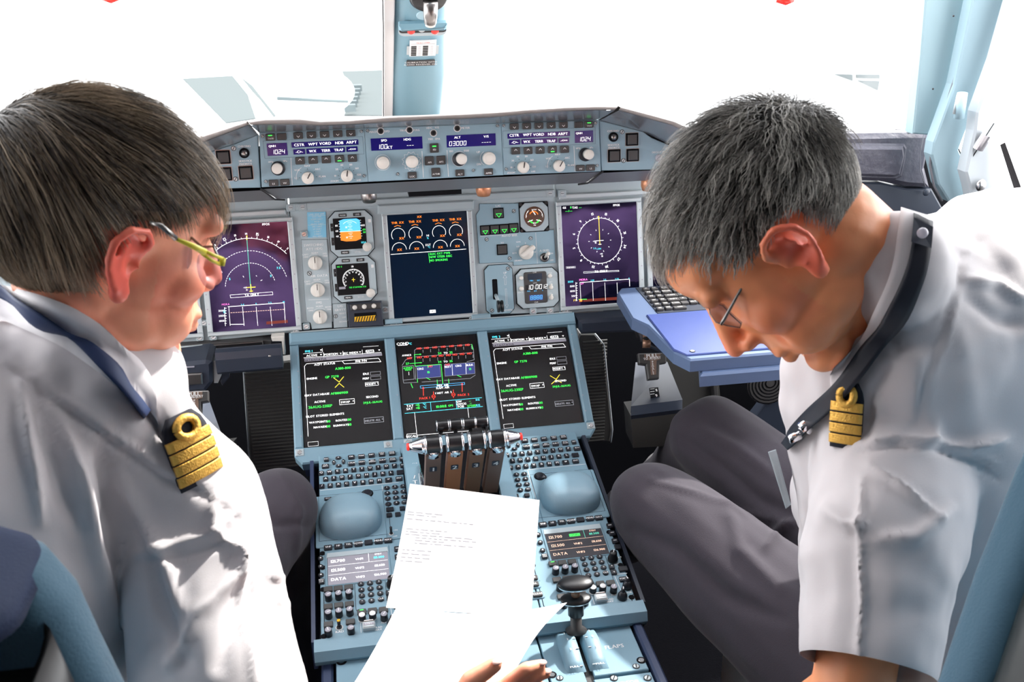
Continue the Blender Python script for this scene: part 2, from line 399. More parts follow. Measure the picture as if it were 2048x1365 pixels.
mb = MB(); P_ = [POST.uv(x, y) for x, y in ((764, -60), (767, 60), (767, 228), (768, 300))]; mb.tube([(a, b, -.004) for a, b in P_], .0011, 'black', 6); T.part('seal', mb)
mb = MB(); mb.slab([POST.uv(767, -60), POST.uv(767, 300), POST.uv(785, 300), POST.uv(792, -60)], -.03, -.008, 'outwhite', .002); T.part('flange', mb)
mb = MB(); c = pz(600, 350); w_ = abs(pz(330, 350)[0] - pz(880, 350)[0])
c0 = pz(600, 270); hh = abs(pz(600, 240)[1] - pz(600, 310)[1]); mb.rr(c0[0], c0[1], w_, hh, 0, .012, 'postm', .003, .006)
hs = abs(pz(600, 305)[1] - pz(600, 405)[1]); c1 = pz(600, 355); mb.rr(c1[0], c1[1], w_ * 1.0, hs, 0, .0015, 'panel2', .012, .001, seg=6)
hk = abs(pz(600, 308)[1] - pz(600, 362)[1]); c2 = pz(600, 335); mb.rr(c2[0], c2[1], w_ * .97, hk, 0, .0022, 'black', .008, seg=6)
slot = T.part('slot', mb)
for x in (467, 738):
    mb = MB(); q = pz(x, 340); mb.ball((q[0], q[1], .003), .0068, .0068, .004, 'redlamp', 16, 8); T.part('red_lamp', mb, label='glowing red lamp in the slot')
mb = MB(); q = pz(588, 325); mb.disc(q[0], q[1], .0055, .002, .004, 'rail', .0005); T.part('white_lamp', mb)
mb = MB(); q = pz(612, 172); mb.disc(q[0], q[1], .0128, -.001, .0015, 'lining', .001, 28, ry=.0115); T.part('blanking_disc', mb)
mb = MB(); q = pz(600, 542); wq = abs(pz(447, 500)[0] - pz(750, 500)[0]); hq = abs(pz(600, 455)[1] - pz(600, 628)[1])
mb.rr(q[0], q[1], wq, hq, 0, .002, 'white', .0008); mb.rr(q[0], q[1] - .006, wq * 1.2, hq * .55, 0, .0012, 'rail', .001)
for i in range(6):
    for dx in (-.34, .10): mb.rr(q[0] + wq * dx, q[1] + hq * (.13 - .11 * i), wq * .2, hq * .085, .002, .0023, 'black')
    for dx in (-.12, .34): mb.text('%03d' % (30 + i * 5), q[0] + wq * dx, q[1] + hq * (.13 - .11 * i), hq * .05, .0023, 'lcdl')
mb.text('TO FLY STEER', q[0], q[1] + hq * .38, hq * .06, .0023, 'redlamp'); mb.line([(q[0] - wq * .45, q[1] + hq * .3), (q[0] + wq * .45, q[1] + hq * .3)], .0006, .0023, 'lcdl')
T.part('compass_card', mb)
mb = MB(); q = pz(576, 712); wq = abs(pz(415, 700)[0] - pz(738, 700)[0]); hq = abs(pz(576, 682)[1] - pz(576, 742)[1])
mb.rr(q[0], q[1], wq, hq, 0, .0016, 'bkey', .001)
mb.text('CALIBRATION WITH', q[0], q[1] + hq * .2, hq * .24, .0018, 'white', sx=1.15); mb.text('RADIO RECEIVER ON', q[0], q[1] - hq * .22, hq * .24, .0018, 'white', sx=1.15)
T.part('placard', mb)
# compass knob at the top of the post
T = Thing('standby_compass', 'grey metal compass knob hanging at the top of the centre post', 'compass', POST, pz(660, 30))
mb = MB(); q = pz(665, -5); mb.lathe(q[0], q[1] + .01, [(.03, 0), (.032, .006), (.026, .012)], 'black', 28); T.part('mount', mb)
mb = MB(); q = pz(665, 45); mb.tube([(q[0], q[1] + .03, .02), (q[0], q[1] + .008, .03), (q[0], q[1] - .004, .034)], [.0125, .0115, .0105], 'dmetal', 18); mb.tube([(q[0], q[1] - .004, .034), (q[0], q[1] - .009, .036)], .0085, 'knobw', 16); T.part('knob', mb)
VF = lambda y: Frame((0, y, 0), 0)
def vslab(T, name, y, pxs, dep, m, ch=0, label=None, parent=None, extra=None):
    f = VF(y); mb = MB(); mb.slab([f.uv(*q) for q in pxs], -dep, 0, m, ch)
    if extra: extra(mb, f)
    mb.T = None; mb.v = [tuple(f.M @ Vector(v)) for v in mb.v]; return T.part(name, mb, parent, label)
# side pillar and side window frame (right)
mat('seamm', (.16, .16, .18), .6); mat('pillarm', (.27, .38, .42), .6); mat('pillarr', (.26, .37, .42), .6)
T = Thing('side_pillar', 'pale blue right windshield pillar with a grey seam and a small pen holder', 'pillar', WORLD, (1.1, .1), h=.2)
def face(pxy, y, m, th=.02, nm='panel', lab=None):
    P = [ony(a, b, c) for a, b, c in pxy]; mb = MB(); n = len(P); nn = (P[1] - P[0]).cross(P[2] - P[0]).normalized(); nn = -nn if nn.dot(CF) > 0 else nn
    if (P[1] - P[0]).cross(P[2] - P[0]).dot(nn) < 0: P = P[::-1]
    Q = [p - nn * th for p in P]; mb.add([*P, *Q], [tuple(range(n)), tuple(range(2 * n - 1, n - 1, -1))] + [(i, i + n, (i + 1) % n + n, (i + 1) % n) for i in range(n)], m)
    return T.part(nm, mb, label=lab)
vslab(T, 'front_panel', .05, [(1856, -60), (1968, -60), (1914, 170), (1888, 240), (1876, 272), (1826, 268), (1842, 110)], .03, 'pillarm', .003)
vslab(T, 'rear_panel', .0, [(1958, -60), (2075, -90), (1935, 255), (1918, 300), (1950, 375), (1930, 400), (1900, 405), (1878, 370), (1864, 310), (1868, 285), (1884, 242), (1910, 170)], .03, 'pillarr', .003)
mb = MB(); mb.tube([ony(x, y, .01) for x, y in [(1954, -60), (1925, 90), (1907, 165), (1882, 240)]], .0028, 'seamm', 8); mb.tube([ony(x, y, .01) for x, y in [(1879, 246), (1864, 290), (1860, 330), (1868, 372), (1884, 402)]], .0025, 'seamm', 8); T.part('seam', mb)
mb = MB(); A0, A1 = ony(1916, 190, -.03), ony(1908, 228, -.03); mb.tube([A0, A1], .003, 'rail', 8); A0, A1 = ony(1925, 186, -.035), ony(1918, 236, -.03); mb.tube([A0, A1], .010, 'lining', 14); T.part('pen_holder', mb)
for q in ((1907, 32), (1866, 178)): mb = MB(); mb.ball(ony(*q, -.0), .002, .002, .002, 'black', 8, 6); T.part('screw_hole', mb)
T = Thing('side_window_frame', 'bright white frame of the right side window with knurled latch knob', 'window frame', WORLD, (1.2, 0), h=.2)
mat('framew', (.46, .50, .53), .5)
vslab(T, 'frame', -.05, [(2052, -90), (2160, -90), (2050, 95), (2034, 150), (2038, 185), (1998, 290), (2030, 400), (2070, 540), (1960, 470), (1940, 375), (1932, 345), (1950, 262), (1954, 225), (1992, 120)], .03, 'framew', .004)
face([(2000, 290, -.085), (2060, 480, -.16), (2080, 480, -.17), (2010, 285, -.09)], 0, 'black', .01, 'seal')
q = ony(1965, 283, -.06); mb = MB(); dv = (ony(1980, 255, -.07) - ony(1945, 310, -.05)).normalized(); mb.tube([q - dv * .016, q + dv * .016], .011, 'chrome', 14, False); mb.tube([q - dv * .04, q + dv * .04], .0012, 'black', 6); T.part('latch_knob', mb)
q = ony(1962, 371, -.06); mb = MB(); mb.ball(q, .011, .006, .013, 'metal', 16, 8); T.part('fastener', mb)
# red handle tips at the top of the frame (sun visor clips)
for i, (px, py, lb) in enumerate(((222, -4, 'red plastic visor clip at the top of the left windshield'), (1572, 0, 'red plastic visor clip at the top of the right windshield'))):
    T = Thing('visor_clip', lb, 'clip', WORLD, tuple(at(px, py, 1.3)[:2]), h=at(px, py, 1.3).z)
    mb = MB(); mb.tube([at(px - 18, py - 4, 1.3), at(px, py, 1.3), at(px + 14, py - 3, 1.3)], [.006, .007, .005], 'redlamp', 12); T.part('grip', mb)
    mb = MB(); mb.tube([at(px, py - 4, 1.3), at(px, py - 60, 1.3)], .003, 'black', 8); T.part('rod', mb)
# ================================================================ GLARESHIELD
T = Thing('glareshield', 'leather-edged grey glareshield hood running above the whole instrument panel', 'glareshield', WORLD, (0, -.2), h=.2)
Yr = -.2726
top = [(497, 242), (530, 237), (600, 236), (640, 241), (700, 239), (780, 232), (850, 230), (930, 226), (1000, 222), (1060, 217), (1130, 213), (1190, 211), (1235, 211)]
bot = [(501, 251), (530, 250), (600, 250), (640, 252), (700, 250), (780, 245), (850, 240), (930, 238), (1000, 234), (1060, 228), (1130, 223), (1190, 221), (1230, 221)]
def rim(tp, bt, yf, name, lab=None):
    mb = MB(); vs = []; n = len(tp)
    for (a, b), (c, d) in zip(tp, bt):
        A = ony(a, b + 1.5, yf(a)); B = ony(c, d, yf(c)); h_ = A.z - B.z
        vs += [A + Vector((0, .45, -.135)), A + Vector((0, .012, -.001)), A + Vector((0, .003, -.001)), A + Vector((0, 0, -h_ * .25)), B + Vector((0, 0, h_ * .25)), B + Vector((0, .004, 0)), B + Vector((0, .10, -.01))]
    fs = [(i * 7 + k, i * 7 + k + 1, (i + 1) * 7 + k + 1, (i + 1) * 7 + k) for i in range(n - 1) for k in range(6)]
    mb.add(vs, [f[::-1] for f in fs], 'leather', True); return T.part(name, mb, label=lab)
rim(top, bot, lambda x: Yr, 'leather_rim')
rim([(200, 335), (300, 305), (375, 279), (440, 259), (493, 242)], [(200, 352), (300, 322), (378, 295), (440, 272), (496, 251)], lambda x: Yr - (493 - x) * .0004, 'leather_rim')
rim([(1241, 212), (1300, 227), (1350, 241), (1395, 262), (1460, 300)], [(1238, 221), (1300, 239), (1345, 251), (1385, 270), (1450, 310)], lambda x: Yr - (x - 1240) * .0004, 'leather_rim')
# hood underside slanting forward to the panel faces
def loft3(name, A, B, m, th=None, lab=None):
    mb = MB(); n = len(A); mb.add([*A, *B], [(i, i + 1, n + i + 1, n + i) for i in range(n - 1)], m); return T.part(name, mb, label=lab)
A = [ony(x, y, Yr + .01) for x, y in bot]; B = [FCU.pt(*FCU.uv(x, y, -.002), -.002) for x, y in [(518, 265), (540, 265), (600, 263), (640, 261), (700, 258), (780, 255), (850, 252), (930, 250), (1000, 247), (1060, 244), (1130, 242), (1190, 240), (1199, 239)]]
loft3('hood_underside', A, B, 'glossgrey')
A = [ony(x, y, Yr + .008 - (493 - x) * .0004) for x, y in [(200, 352), (300, 322), (378, 295), (440, 272), (496, 251)]]; B = [FCU.pt(*FCU.uv(x, y, -.004), -.004) for x, y in [(200, 375), (300, 350), (410, 308), (470, 288), (516, 270)]]
loft3('hood_underside', A, B, 'glossgrey')
A = [ony(x, y, Yr + .008 - (x - 1240) * .0004) for x, y in [(1238, 221), (1300, 239), (1345, 251), (1385, 270), (1450, 310)]]; B = [FCU.pt(*FCU.uv(x, y, -.004), -.004) for x, y in [(1199, 241), (1290, 265), (1310, 275), (1345, 292), (1450, 340)]]
loft3('hood_underside', A, B, 'glossgrey')
# side faces that carry the side panels, and the gloss strip below
mb = MB(); mb.T = FCU.M; PL = [FCU.uv(x, y) for x, y in [(200, 378), (300, 350), (410, 308), (470, 288), (515, 270), (521, 376), (400, 379), (200, 384)]]; mb.slab(PL, -.012, -.003, 'panelf', .001); T.part('side_face', mb)
mb = MB(); mb.T = FCU.M; PL = [FCU.uv(x, y) for x, y in [(1199, 241), (1215, 245), (1288, 264), (1304, 276), (1342, 292), (1480, 345), (1480, 346), (1320, 340), (1204, 342)]]; mb.slab(PL, -.012, -.003, 'panelf', .001); T.part('side_face', mb)
vs = []
for x0, x1, dz, inset in ((-.283, .283, 0, .022),):
    vs = [(x0, -.1925, .2105), (x1, -.1925, .2105), (x1 - inset, -.165, .186), (x0 + inset, -.165, .186), (x1 - inset, .02, .17), (x0 + inset, .02, .17)]
mb = MB(); mb.add(vs, [(0, 3, 2, 1), (3, 5, 4, 2)], 'glossgrey'); T.part('lower_lip', mb)
mb = MB(); mb.box(-.80, -.150, .192, .50, .03, .235, 'gap'); T.part('leak_filler', mb)  # dark filler box added inside the hood to block light leaks
for x0, x1 in ((-.80, -.284), (.284, .52)):
    mb = MB(); mb.add([(x0, -.1945, .209), (x1, -.1945, .209), (x1 + (.02 if x0 < 0 else 0), -.16, .183), (x0 - (.02 if x0 > 0 else 0), -.16, .183), (x1, .02, .165), (x0, .02, .165)], [(0, 3, 2, 1), (3, 5, 4, 2)], 'glossgrey'); T.part('lower_lip', mb)
mb = MB()
for s_ in (-1, 1): mb.tube([(s_ * .283, -.197, .212), (s_ * .265, -.168, .186), (s_ * .25, -.158, .182)], .0016, 'black', 6)
T.part('seam', mb)
for px, py, lb in ((738, 395, 'dark metal flood lamp under the glareshield above the standby displays'), (967, 382, 'copper-tinted flood lamp under the glareshield above the gauge'), (1297, 372, 'copper-tinted flood lamp under the glareshield beside the right head')):
    p = ony(px, py, -.15); L_ = Thing('flood_lamp', lb, 'lamp', WORLD, (p.x, p.y), h=p.z)
    mb = MB(); mb.lathe(p.x, p.y, [(.011, -.008), (.0135, .0), (.0135, .02)], 'dmetal' if px < 800 else 'copper', 20, p.z); L_.part('housing', mb)
mb = MB(); p = ony(870, 385, -.155); mb.box(p.x - .045, -.16, p.z - .004, p.x + .045, -.13, p.z + .006, 'gap'); T.part('recess', mb)
# ================================================================ FLIGHT CONTROL UNIT AND EFIS PANELS
z1 = zoomer(FCU, 4.096, 400, 200); z2 = zoomer(FCU, 3.593, 850, 190)
u1 = .000201; u2 = .000229
def plate(T, P, z0=-.02, z=.0, m='panelf'):
    mb = MB(); mb.slab(P, z0, z, m, .0008); return mb
def disp(T, zq, c, w, h, items, name='display', m='navy', z=.0006):
    mb = MB(); p = zq(*c); mb.rr(p[0], p[1], w, h, -.0005, z, m, .0004)
    for t, x, y, hh, kind in items:
        q = zq(x, y)
        if kind == '7': mb.seg7(t, q[0], q[1], hh, z + .0002, 'eW')
        else: mb.text(t, q[0], q[1], hh, z + .0002, 'eW', sx=1.1, bold=hh * .06)
    return T.part(name, mb)
for side in (0, 1):
    zq = (z1, z2)[side]; U = (u1, u2)[side]
    if side == 0:
        L_ = 'left display control panel on the glareshield with knobs, arrow keys and 1024 readout'
        P = [z1(485, 268), z1(1343, 232), z1(1376, 672), z1(505, 716)]
        ev = [(805, 292), (912, 287), (1020, 282), (1128, 277), (1235, 272)]; eu = [(820, 498), (927, 493), (1034, 488), (1142, 482), (1248, 478)]
        gi = 3; taxi, blank = (577, 305), (670, 300); qn, qt, qv = (633, 405), (590, 378), (640, 425); b1 = (1025, 358); t1 = [('CSTR', 812, 368), ('WPT', 925, 362), ('VORD', 1025, 356), ('NDB', 1140, 351), ('ARPT', 1240, 346)]
        b2 = [(813, 425), (1030, 414), (1245, 403)]; t2 = [('-C>-', 813, 425), ('WX', 922, 419), ('TERR', 1030, 414), ('TRAF', 1136, 409), ('-<==', 1245, 403)]
        baro, bw = (640, 560), (630, 553); md, rg = (885, 635), (1203, 618); ls, vv = (603, 680), (695, 675)
        ml = [('LS', 785, 640), ('VOR', 795, 575), ('NAV', 878, 540), ('ARC', 963, 567), ('PLAN', 1000, 627)]; rl = [('ZOOM', 1100, 665), ('10', 1108, 622), ('20', 1120, 568), ('40', 1160, 533), ('80', 1235, 530), ('160', 1285, 560), ('320', 1302, 612), ('640', 1300, 657)]
        sp = [(512, 297), (1322, 257), (540, 668), (1345, 622)]; dv = [(745, 475), (755, 695)]; hp = [('inHg', 580, 506), ('hPa', 697, 500)]
    else:
        L_ = 'right display control panel on the glareshield with knobs, arrow keys and 1024 readout'
        P = [z2(547, 203), z2(1250, 180), z2(1265, 550), z2(567, 576)]
        ev = [(640, 227), (729, 224), (817, 221), (905, 218), (992, 215)]; eu = [(650, 402), (739, 400), (826, 397), (914, 393), (1001, 391)]
        gi = 3; taxi, blank = (1176, 212), (1102, 214); qn, qt, qv = (1142, 300), (1106, 275), (1145, 317); b1 = (818, 287); t1 = [('CSTR', 640, 290), ('WPT', 735, 286), ('VORD', 815, 284), ('NDB', 910, 281), ('ARPT', 990, 279)]
        b2 = [(644, 340), (822, 331), (997, 327)]; t2 = [('-C>-', 644, 340), ('WX', 730, 336), ('TERR', 818, 333), ('TRAF', 905, 331), ('-<==', 997, 327)]
        baro, bw = (1150, 428), (1177, 418); md, rg = (957, 507), (700, 517); ls, vv = (1188, 523), (1115, 526)
        ml = [('LS', 876, 513), ('VOR', 886, 457), ('NAV', 953, 427), ('ARC', 1022, 452), ('PLAN', 1048, 505)]; rl = [('ZOOM', 617, 560), ('10', 621, 521), ('20', 630, 472), ('40', 666, 443), ('80', 727, 441), ('160', 768, 467), ('320', 783, 515), ('640', 777, 550)]
        sp = [(566, 220), (1224, 202), (583, 533), (1237, 508)]; dv = [(1070, 370), (1078, 548)]; hp = [('inHg', 1100, 382), ('hPa', 1195, 378)]
    K = 1.0 if side == 0 else u2 / u1 * .0 + 1.0
    T = Thing('display_control_panel', L_, 'control panel', FCU, zq(*b1))
    mb = plate(T, P)
    for q in sp: screw(mb, zq(*q), .0026)
    for t, x, y in ml + rl + hp: q = zq(x, y); mb.text(t, q[0], q[1], .0030, .0002, 'white', bold=.0003)
    for (cx, cy), labs in ((md, ml), (rg, rl)):
        c = zq(cx, cy)
        for t, x, y in labs:
            q = zq(x, y); a = math.atan2(q[1] - c[1], q[0] - c[0]); mb.rr(c[0] + .0135 * math.cos(a), c[1] + .0135 * math.sin(a), .0016, .0008, 0, .0002, 'key', rot=math.degrees(a))
    c = zq(*md); mb.arc(c[0], c[1], .0185, 120, 190, .0007, .0002, 'white', 10)
    mb.line([zq(*d) for d in dv], .0009, .0002, 'white'); c = zq(*b1); c = (c[0], (c[1] + zq(*b2[1])[1]) / 2)
    Wd = .152; ox = (.006 if side else -.006); mb.line(rrect(c[0] + ( .018 if side else -.018), c[1], .157, .0275), .0003, .0002, 'gap', True)
    T.part('faceplate', mb)
    w_ = .0150
    for i, q in enumerate(ev): o = key(T, 'arrow_key', zq(*q), w_, .0105, '', 'bkey'); mb = MB(); p = zq(*q); mb.line([(p[0] - .0022, p[1] - .0003), (p[0], p[1] - .0026), (p[0] + .0022, p[1] - .0003)], .0009, .0039, 'white'); T.part('arrow', mb, o)
    for i, q in enumerate(eu):
        o = key(T, 'arrow_key', zq(*q), w_, .0115, '', 'bkey', led=('eG', -.003) if i == gi else None); mb = MB(); p = zq(*q); mb.line([(p[0] - .0022, p[1] + .0006), (p[0], p[1] + .003), (p[0] + .0022, p[1] + .0006)], .0009, .0039, 'white'); T.part('arrow', mb, o)
    key(T, 'taxi_key', zq(*taxi), w_, .0108, 'TAXI', 'bkey', hh=.0026, sy=-.002, led=('eG', .0028)); key(T, 'blank_key', zq(*blank), w_, .0105, '', 'bkey')
    key(T, 'mode_key', zq(*ls), .0150, .0105, 'LS', 'bkey', hh=.0028, sy=-.001); key(T, 'mode_key', zq(*vv), .0150, .0105, 'VV', 'bkey', hh=.0028, sy=-.001)
    disp(T, zq, qn, .0315, .0195, [('QNH', *qt, .0032, 't'), ('1024', *qv, .0062, '7')], 'pressure_display')
    disp(T, zq, b1, .106, .0082, [(t, x, y, .0042, 't') for t, x, y in t1], 'option_display')
    mb = MB()
    for (x, y), w_ in zip(b2, (.0185, .061, .0180)): p = zq(x, y); mb.rr(p[0], p[1], w_, .0082, -.0005, .0006, 'navy', .0004)
    for t, x, y in t2: p = zq(x, y); mb.text(t, p[0], p[1], .0040, .0009, 'eW', sx=1.05, bold=.0003)
    T.part('option_display', mb)
    knob(T, zq(*md), .0098, .014, ptr=60, skirt=None); knob(T, zq(*rg), .0098, .014, ptr=80)
    p = zq(*baro); mb = MB(); mb.lathe(p[0], p[1], [(.0112, 0), (.0112, .004), (.0100, .005)], 'key', 28); b_ = T.part('knob_base', mb); q = zq(*bw)
    mb = MB(); mb.lathe((p[0] + q[0]) / 2, (p[1] + q[1]) / 2, [(.0085, .005), (.0085, .016), (.0075, .017)], 'knobw', 28); T.part('pressure_knob', mb)
T = Thing('flight_control_unit', 'autopilot panel in the middle of the glareshield reading 100 and 03000', 'control panel', FCU, (0, 0))
P = [z1(1346, 232), z2(545, 203), z2(565, 577), z1(1378, 672)]
mb = plate(T, P)
for q in ((1373, 252), (1620, 607)): screw(mb, z1(*q), .0026)
for q in ((521, 221), (348, 542)): screw(mb, z2(*q), .0026)
for t, x, y in [('MACH', 1420, 262), ('SPD', 1532, 257), ('TRUE', 1663, 250), ('MAG', 1773, 247), ('HDG', 1877, 229), ('V/S', 1940, 226), ('TRK', 1887, 321), ('FPA', 1947, 319)]: q = z1(x, y); mb.text(t, q[0], q[1], .0032, .0002, 'white', bold=.0003)
for t, x, y in [('METER', 290, 237), ('100', 188, 405), ('1000', 297, 401), ('UP', 383, 411), ('DN', 387, 498)]: q = z2(x, y); mb.text(t, q[0], q[1], .0034, .0002, 'white', bold=.0003)
mb.line([z1(1818, 420), z1(1830, 635)], .0009, .0002, 'white'); mb.line([z2(158, 398), z2(168, 585)], .0009, .0002, 'white'); mb.line([z1(2025, 420), z1(2030, 520)], .0006, .0002, 'white')
c = z1(1733, 503)
for k in range(12):
    a0 = rad(30 * k); a1 = rad(30 * k + 15); a2 = rad(30 * k + 30)
    mb.line([(c[0] + .0125 * math.cos(a0), c[1] + .0125 * math.sin(a0)), (c[0] + .0158 * math.cos(a1), c[1] + .0158 * math.sin(a1)), (c[0] + .0125 * math.cos(a2), c[1] + .0125 * math.sin(a2))], .0005, .0002, 'white')
for q, s_ in ((z1(1497, 513), .0125), (z2(247, 460), .0125)): mb.arc(q[0], q[1], s_, 0, 360, .0006, .0002, 'white', 28)
q = z2(450, 455); mb.arc(q[0], q[1], .0125, 120, 240, .0008, .0002, 'white', 12)
T.part('faceplate', mb)
disp(T, z1, (1612, 358), .0835, .0195, [('SPD', 1506, 332, .0036, 't'), ('100', 1492, 383, .0066, '7'), ('KT', 1553, 388, .0045, 't'), ('HDG', 1697, 323, .0036, 't'), ('---', 1722, 372, .0046, '7')], 'speed_display')
disp(T, z2, (332, 327), .0815, .0195, [('ALT', 232, 305, .0036, 't'), ('V/S', 438, 298, .0036, 't'), ('03000', 235, 348, .0066, '7'), ('----', 440, 341, .0046, '7')], 'altitude_display')
for zq, q in ((z1, (1480, 256)), (z1, (1716, 246)), (z1, (1912, 271)), (z2, (231, 240))):
    p = zq(*q); mb = MB(); mb.disc(p[0], p[1], .0060, 0, .0012, 'white', .0003, 24); mb.disc(p[0], p[1], .0046, .001, .0022, 'bkey', .0004, 24); mb.disc(p[0], p[1], .0030, .002, .0030, 'black', .0004, 20); T.part('push_switch', mb)
key(T, 'flight_director_key', z1(1918, 394), .0148, .0148, 'FD', 'bkey', hh=.0030, sy=-.0025, led=('eG', .003))
for t, q in (('AP1', (1878, 498)), ('AP2', (1973, 493)), ('A/THR', (1932, 593))): key(T, 'autopilot_key', z1(*q), .0150, .0145, t, 'bkey', hh=.0028, sy=-.0025)
for t, zq, q in (('LOC', z1, (1738, 616)), ('ALT', z2, (250, 560)), ('APPR', z2, (455, 552))): key(T, 'mode_key', zq(*q), .0152, .0108, t, 'bkey', hh=.0030, sy=-.002)
knob(T, z1(1497, 511), .0106, .014); knob(T, z1(1733, 502), .0104, .014); p = z2(245, 462)
mb = MB(); mb.lathe(p[0], p[1], [(.0112, 0), (.0112, .004), (.0105, .005)], 'key', 28); T.part('knob_base', mb); p = z2(256, 456); mb = MB(); mb.lathe(p[0], p[1], [(.0088, .005), (.0088, .016), (.0078, .017)], 'knobw', 28); T.part('knob', mb)
knob(T, z2(455, 453), .0108, .014)
# side panels with square buttons
for side in (0, 1):
    zq = (z1, z2)[side]
    if side == 0: bt = [(190, 470), (203, 608), (375, 598)]; ch = (362, 437); tx = [('CHRONO', 360, 381), ('SIDESTICK', 370, 501), ('PRIORITY', 372, 526)]; scr = [(274, 398), (290, 650)]; extra = None
    else: bt = [(1490, 320), (1362, 438), (1495, 433)]; ch = (1356, 303); tx = [('CHRONO', 1353, 260), ('SIDESTICK', 1357, 360), ('PRIORITY', 1360, 380), ('DECLUTTER', 1685, 412)]; scr = [(1420, 266), (1430, 473)]; extra = (1685, 455)
    T = Thing('side_button_panel', ('left', 'right')[side] + ' glareshield corner panel with square dark buttons and a round chrono button', 'button panel', FCU, zq(*bt[0]))
    mb = MB()
    for t, x, y in tx: p = zq(x, y); mb.text(t, p[0], p[1], .0032, -.0023, 'white', bold=.0003)
    for q in scr: screw(mb, zq(*q), .0040, -.003, 60)
    T.part('legend', mb)
    for q in bt:
        p = zq(*q); mb = MB(); mb.rr(p[0], p[1], .0215, .0210, -.003, -.0005, 'gap', .001); mb.rr(p[0], p[1], .0232, .0227, -.003, -.0022, 'dmetal', .001); b_ = T.part('button_frame', mb)
        mb = MB(); mb.rr(p[0], p[1], .0165, .0165, -.001, .002, 'bkey', .0006, .0008); T.part('button_cap', mb, b_)
    p = zq(*ch); mb = MB(); mb.lathe(p[0], p[1], [(.0080, -.003), (.0080, 0), (.0062, .001)], 'gap', 24); mb.lathe(p[0], p[1], [(.0052, 0), (.0050, .003), (.002, .0045)], 'dmetal', 24); T.part('chrono_button', mb)
    if extra: p = zq(*extra); mb = MB(); mb.lathe(p[0], p[1], [(.0068, -.003), (.0064, .001), (.005, .002)], 'lcdl', 20); T.part('declutter_button', mb)
# ================================================================ MAIN INSTRUMENT PANEL
z3 = zoomer(MAIN, 3.531, 380, 380); z4 = zoomer(MAIN, 4.096, 920, 370); zs = zoomer(MAIN, 3.591, 280, 600)
T = Thing('instrument_panel', 'pale blue-grey main instrument panel spanning the cockpit below the glareshield', 'instrument panel', MAIN, (0, 0))
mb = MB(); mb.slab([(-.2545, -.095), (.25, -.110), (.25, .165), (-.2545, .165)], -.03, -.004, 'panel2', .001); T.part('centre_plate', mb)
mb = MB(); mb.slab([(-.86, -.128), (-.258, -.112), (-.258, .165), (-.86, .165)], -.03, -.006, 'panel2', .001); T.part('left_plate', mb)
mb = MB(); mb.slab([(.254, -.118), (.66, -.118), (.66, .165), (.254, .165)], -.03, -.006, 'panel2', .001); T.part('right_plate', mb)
mb = MB(); mb.rr(0, .123, .50, .014, -.004, .004, 'panel2', 0, .002); T.part('top_rail', mb)
for x0, x1 in ((-.75, -.262), (.258, .64)): mb = MB(); mb.rr((x0 + x1) / 2, .115, x1 - x0, .010, -.006, .004, 'rail', 0, .002); T.part('top_rail', mb)
for q in (z3(712, 126), z3(797, 123), z4(735, 72), z4(833, 72)):
    mb = MB(); mb.rr(q[0], q[1], .016, .014, -.002, .005, 'panel2', .001, .001); mb.disc(q[0], q[1], .0045, .005, .0062, 'rail', .0006, 16); mb.line([(q[0] - .003, q[1]), (q[0] + .003, q[1])], .0008, .0064, 'black'); T.part('fastener', mb)
for zq, q in ((z3, (806, 313)), (z3, (822, 965)), (z3, (1380, 847)), (z3, (100, 940)), (z4, (737, 1030)), (z4, (598, 1035)), (z4, (868, 1030)), (z4, (103, 1087)), (z3, (745, 992)), (z3, (1437, 942)), (z3, (70, 1045)), (z3, (165, 1040)), (z3, (1998, 900))):
    p = zq(*q); mb = MB(); mb.rr(p[0], p[1], .013, .012, -.004, .003, 'panel2', .002, .001); mb.disc(p[0], p[1], .0045, .003, .0042, 'metal', .0005, 14); mb.line([(p[0] - .0025, p[1] - .001), (p[0] + .0025, p[1] + .001)], .0008, .0044, 'black'); T.part('fastener', mb)
def display(label, fr, cx, cy, scr='screen', w=.152, h=.1974, bez=(.010, .008), m='rail', group=None):
    T = Thing('display_unit', label, 'display', fr, (cx, cy))
    mb = MB(); W2, H2 = w / 2 + bez[0], h / 2 + bez[1]; f = [(-W2, -H2, W2, -h / 2), (-W2, h / 2, W2, H2), (-W2, -h / 2, -w / 2, h / 2), (w / 2, -h / 2, W2, h / 2)]
    for x0, y0, x1, y1 in f: mb.box(cx + x0, cy + y0, -.006, cx + x1, cy + y1, .006, m, .0018)
    for s_ in (-1, 1):
        for k in range(7): mb.disc(cx + s_ * (w / 2 + bez[0] * .55), cy - h * .42 + k * h * .14, .0013, .0058, .0064, 'lcdl', 0, 8)
        mb.rr(cx + s_ * w * .32, cy + h / 2 + .003, .012, .0022, .005, .0066, 'rail', 0, .0004)
    T.part('bezel', mb)
    mb = MB(); mb.rr(cx, cy, w, h, -.004, .0022, scr); S = T.part('screen', mb)
    return T, S
ZS = .0026
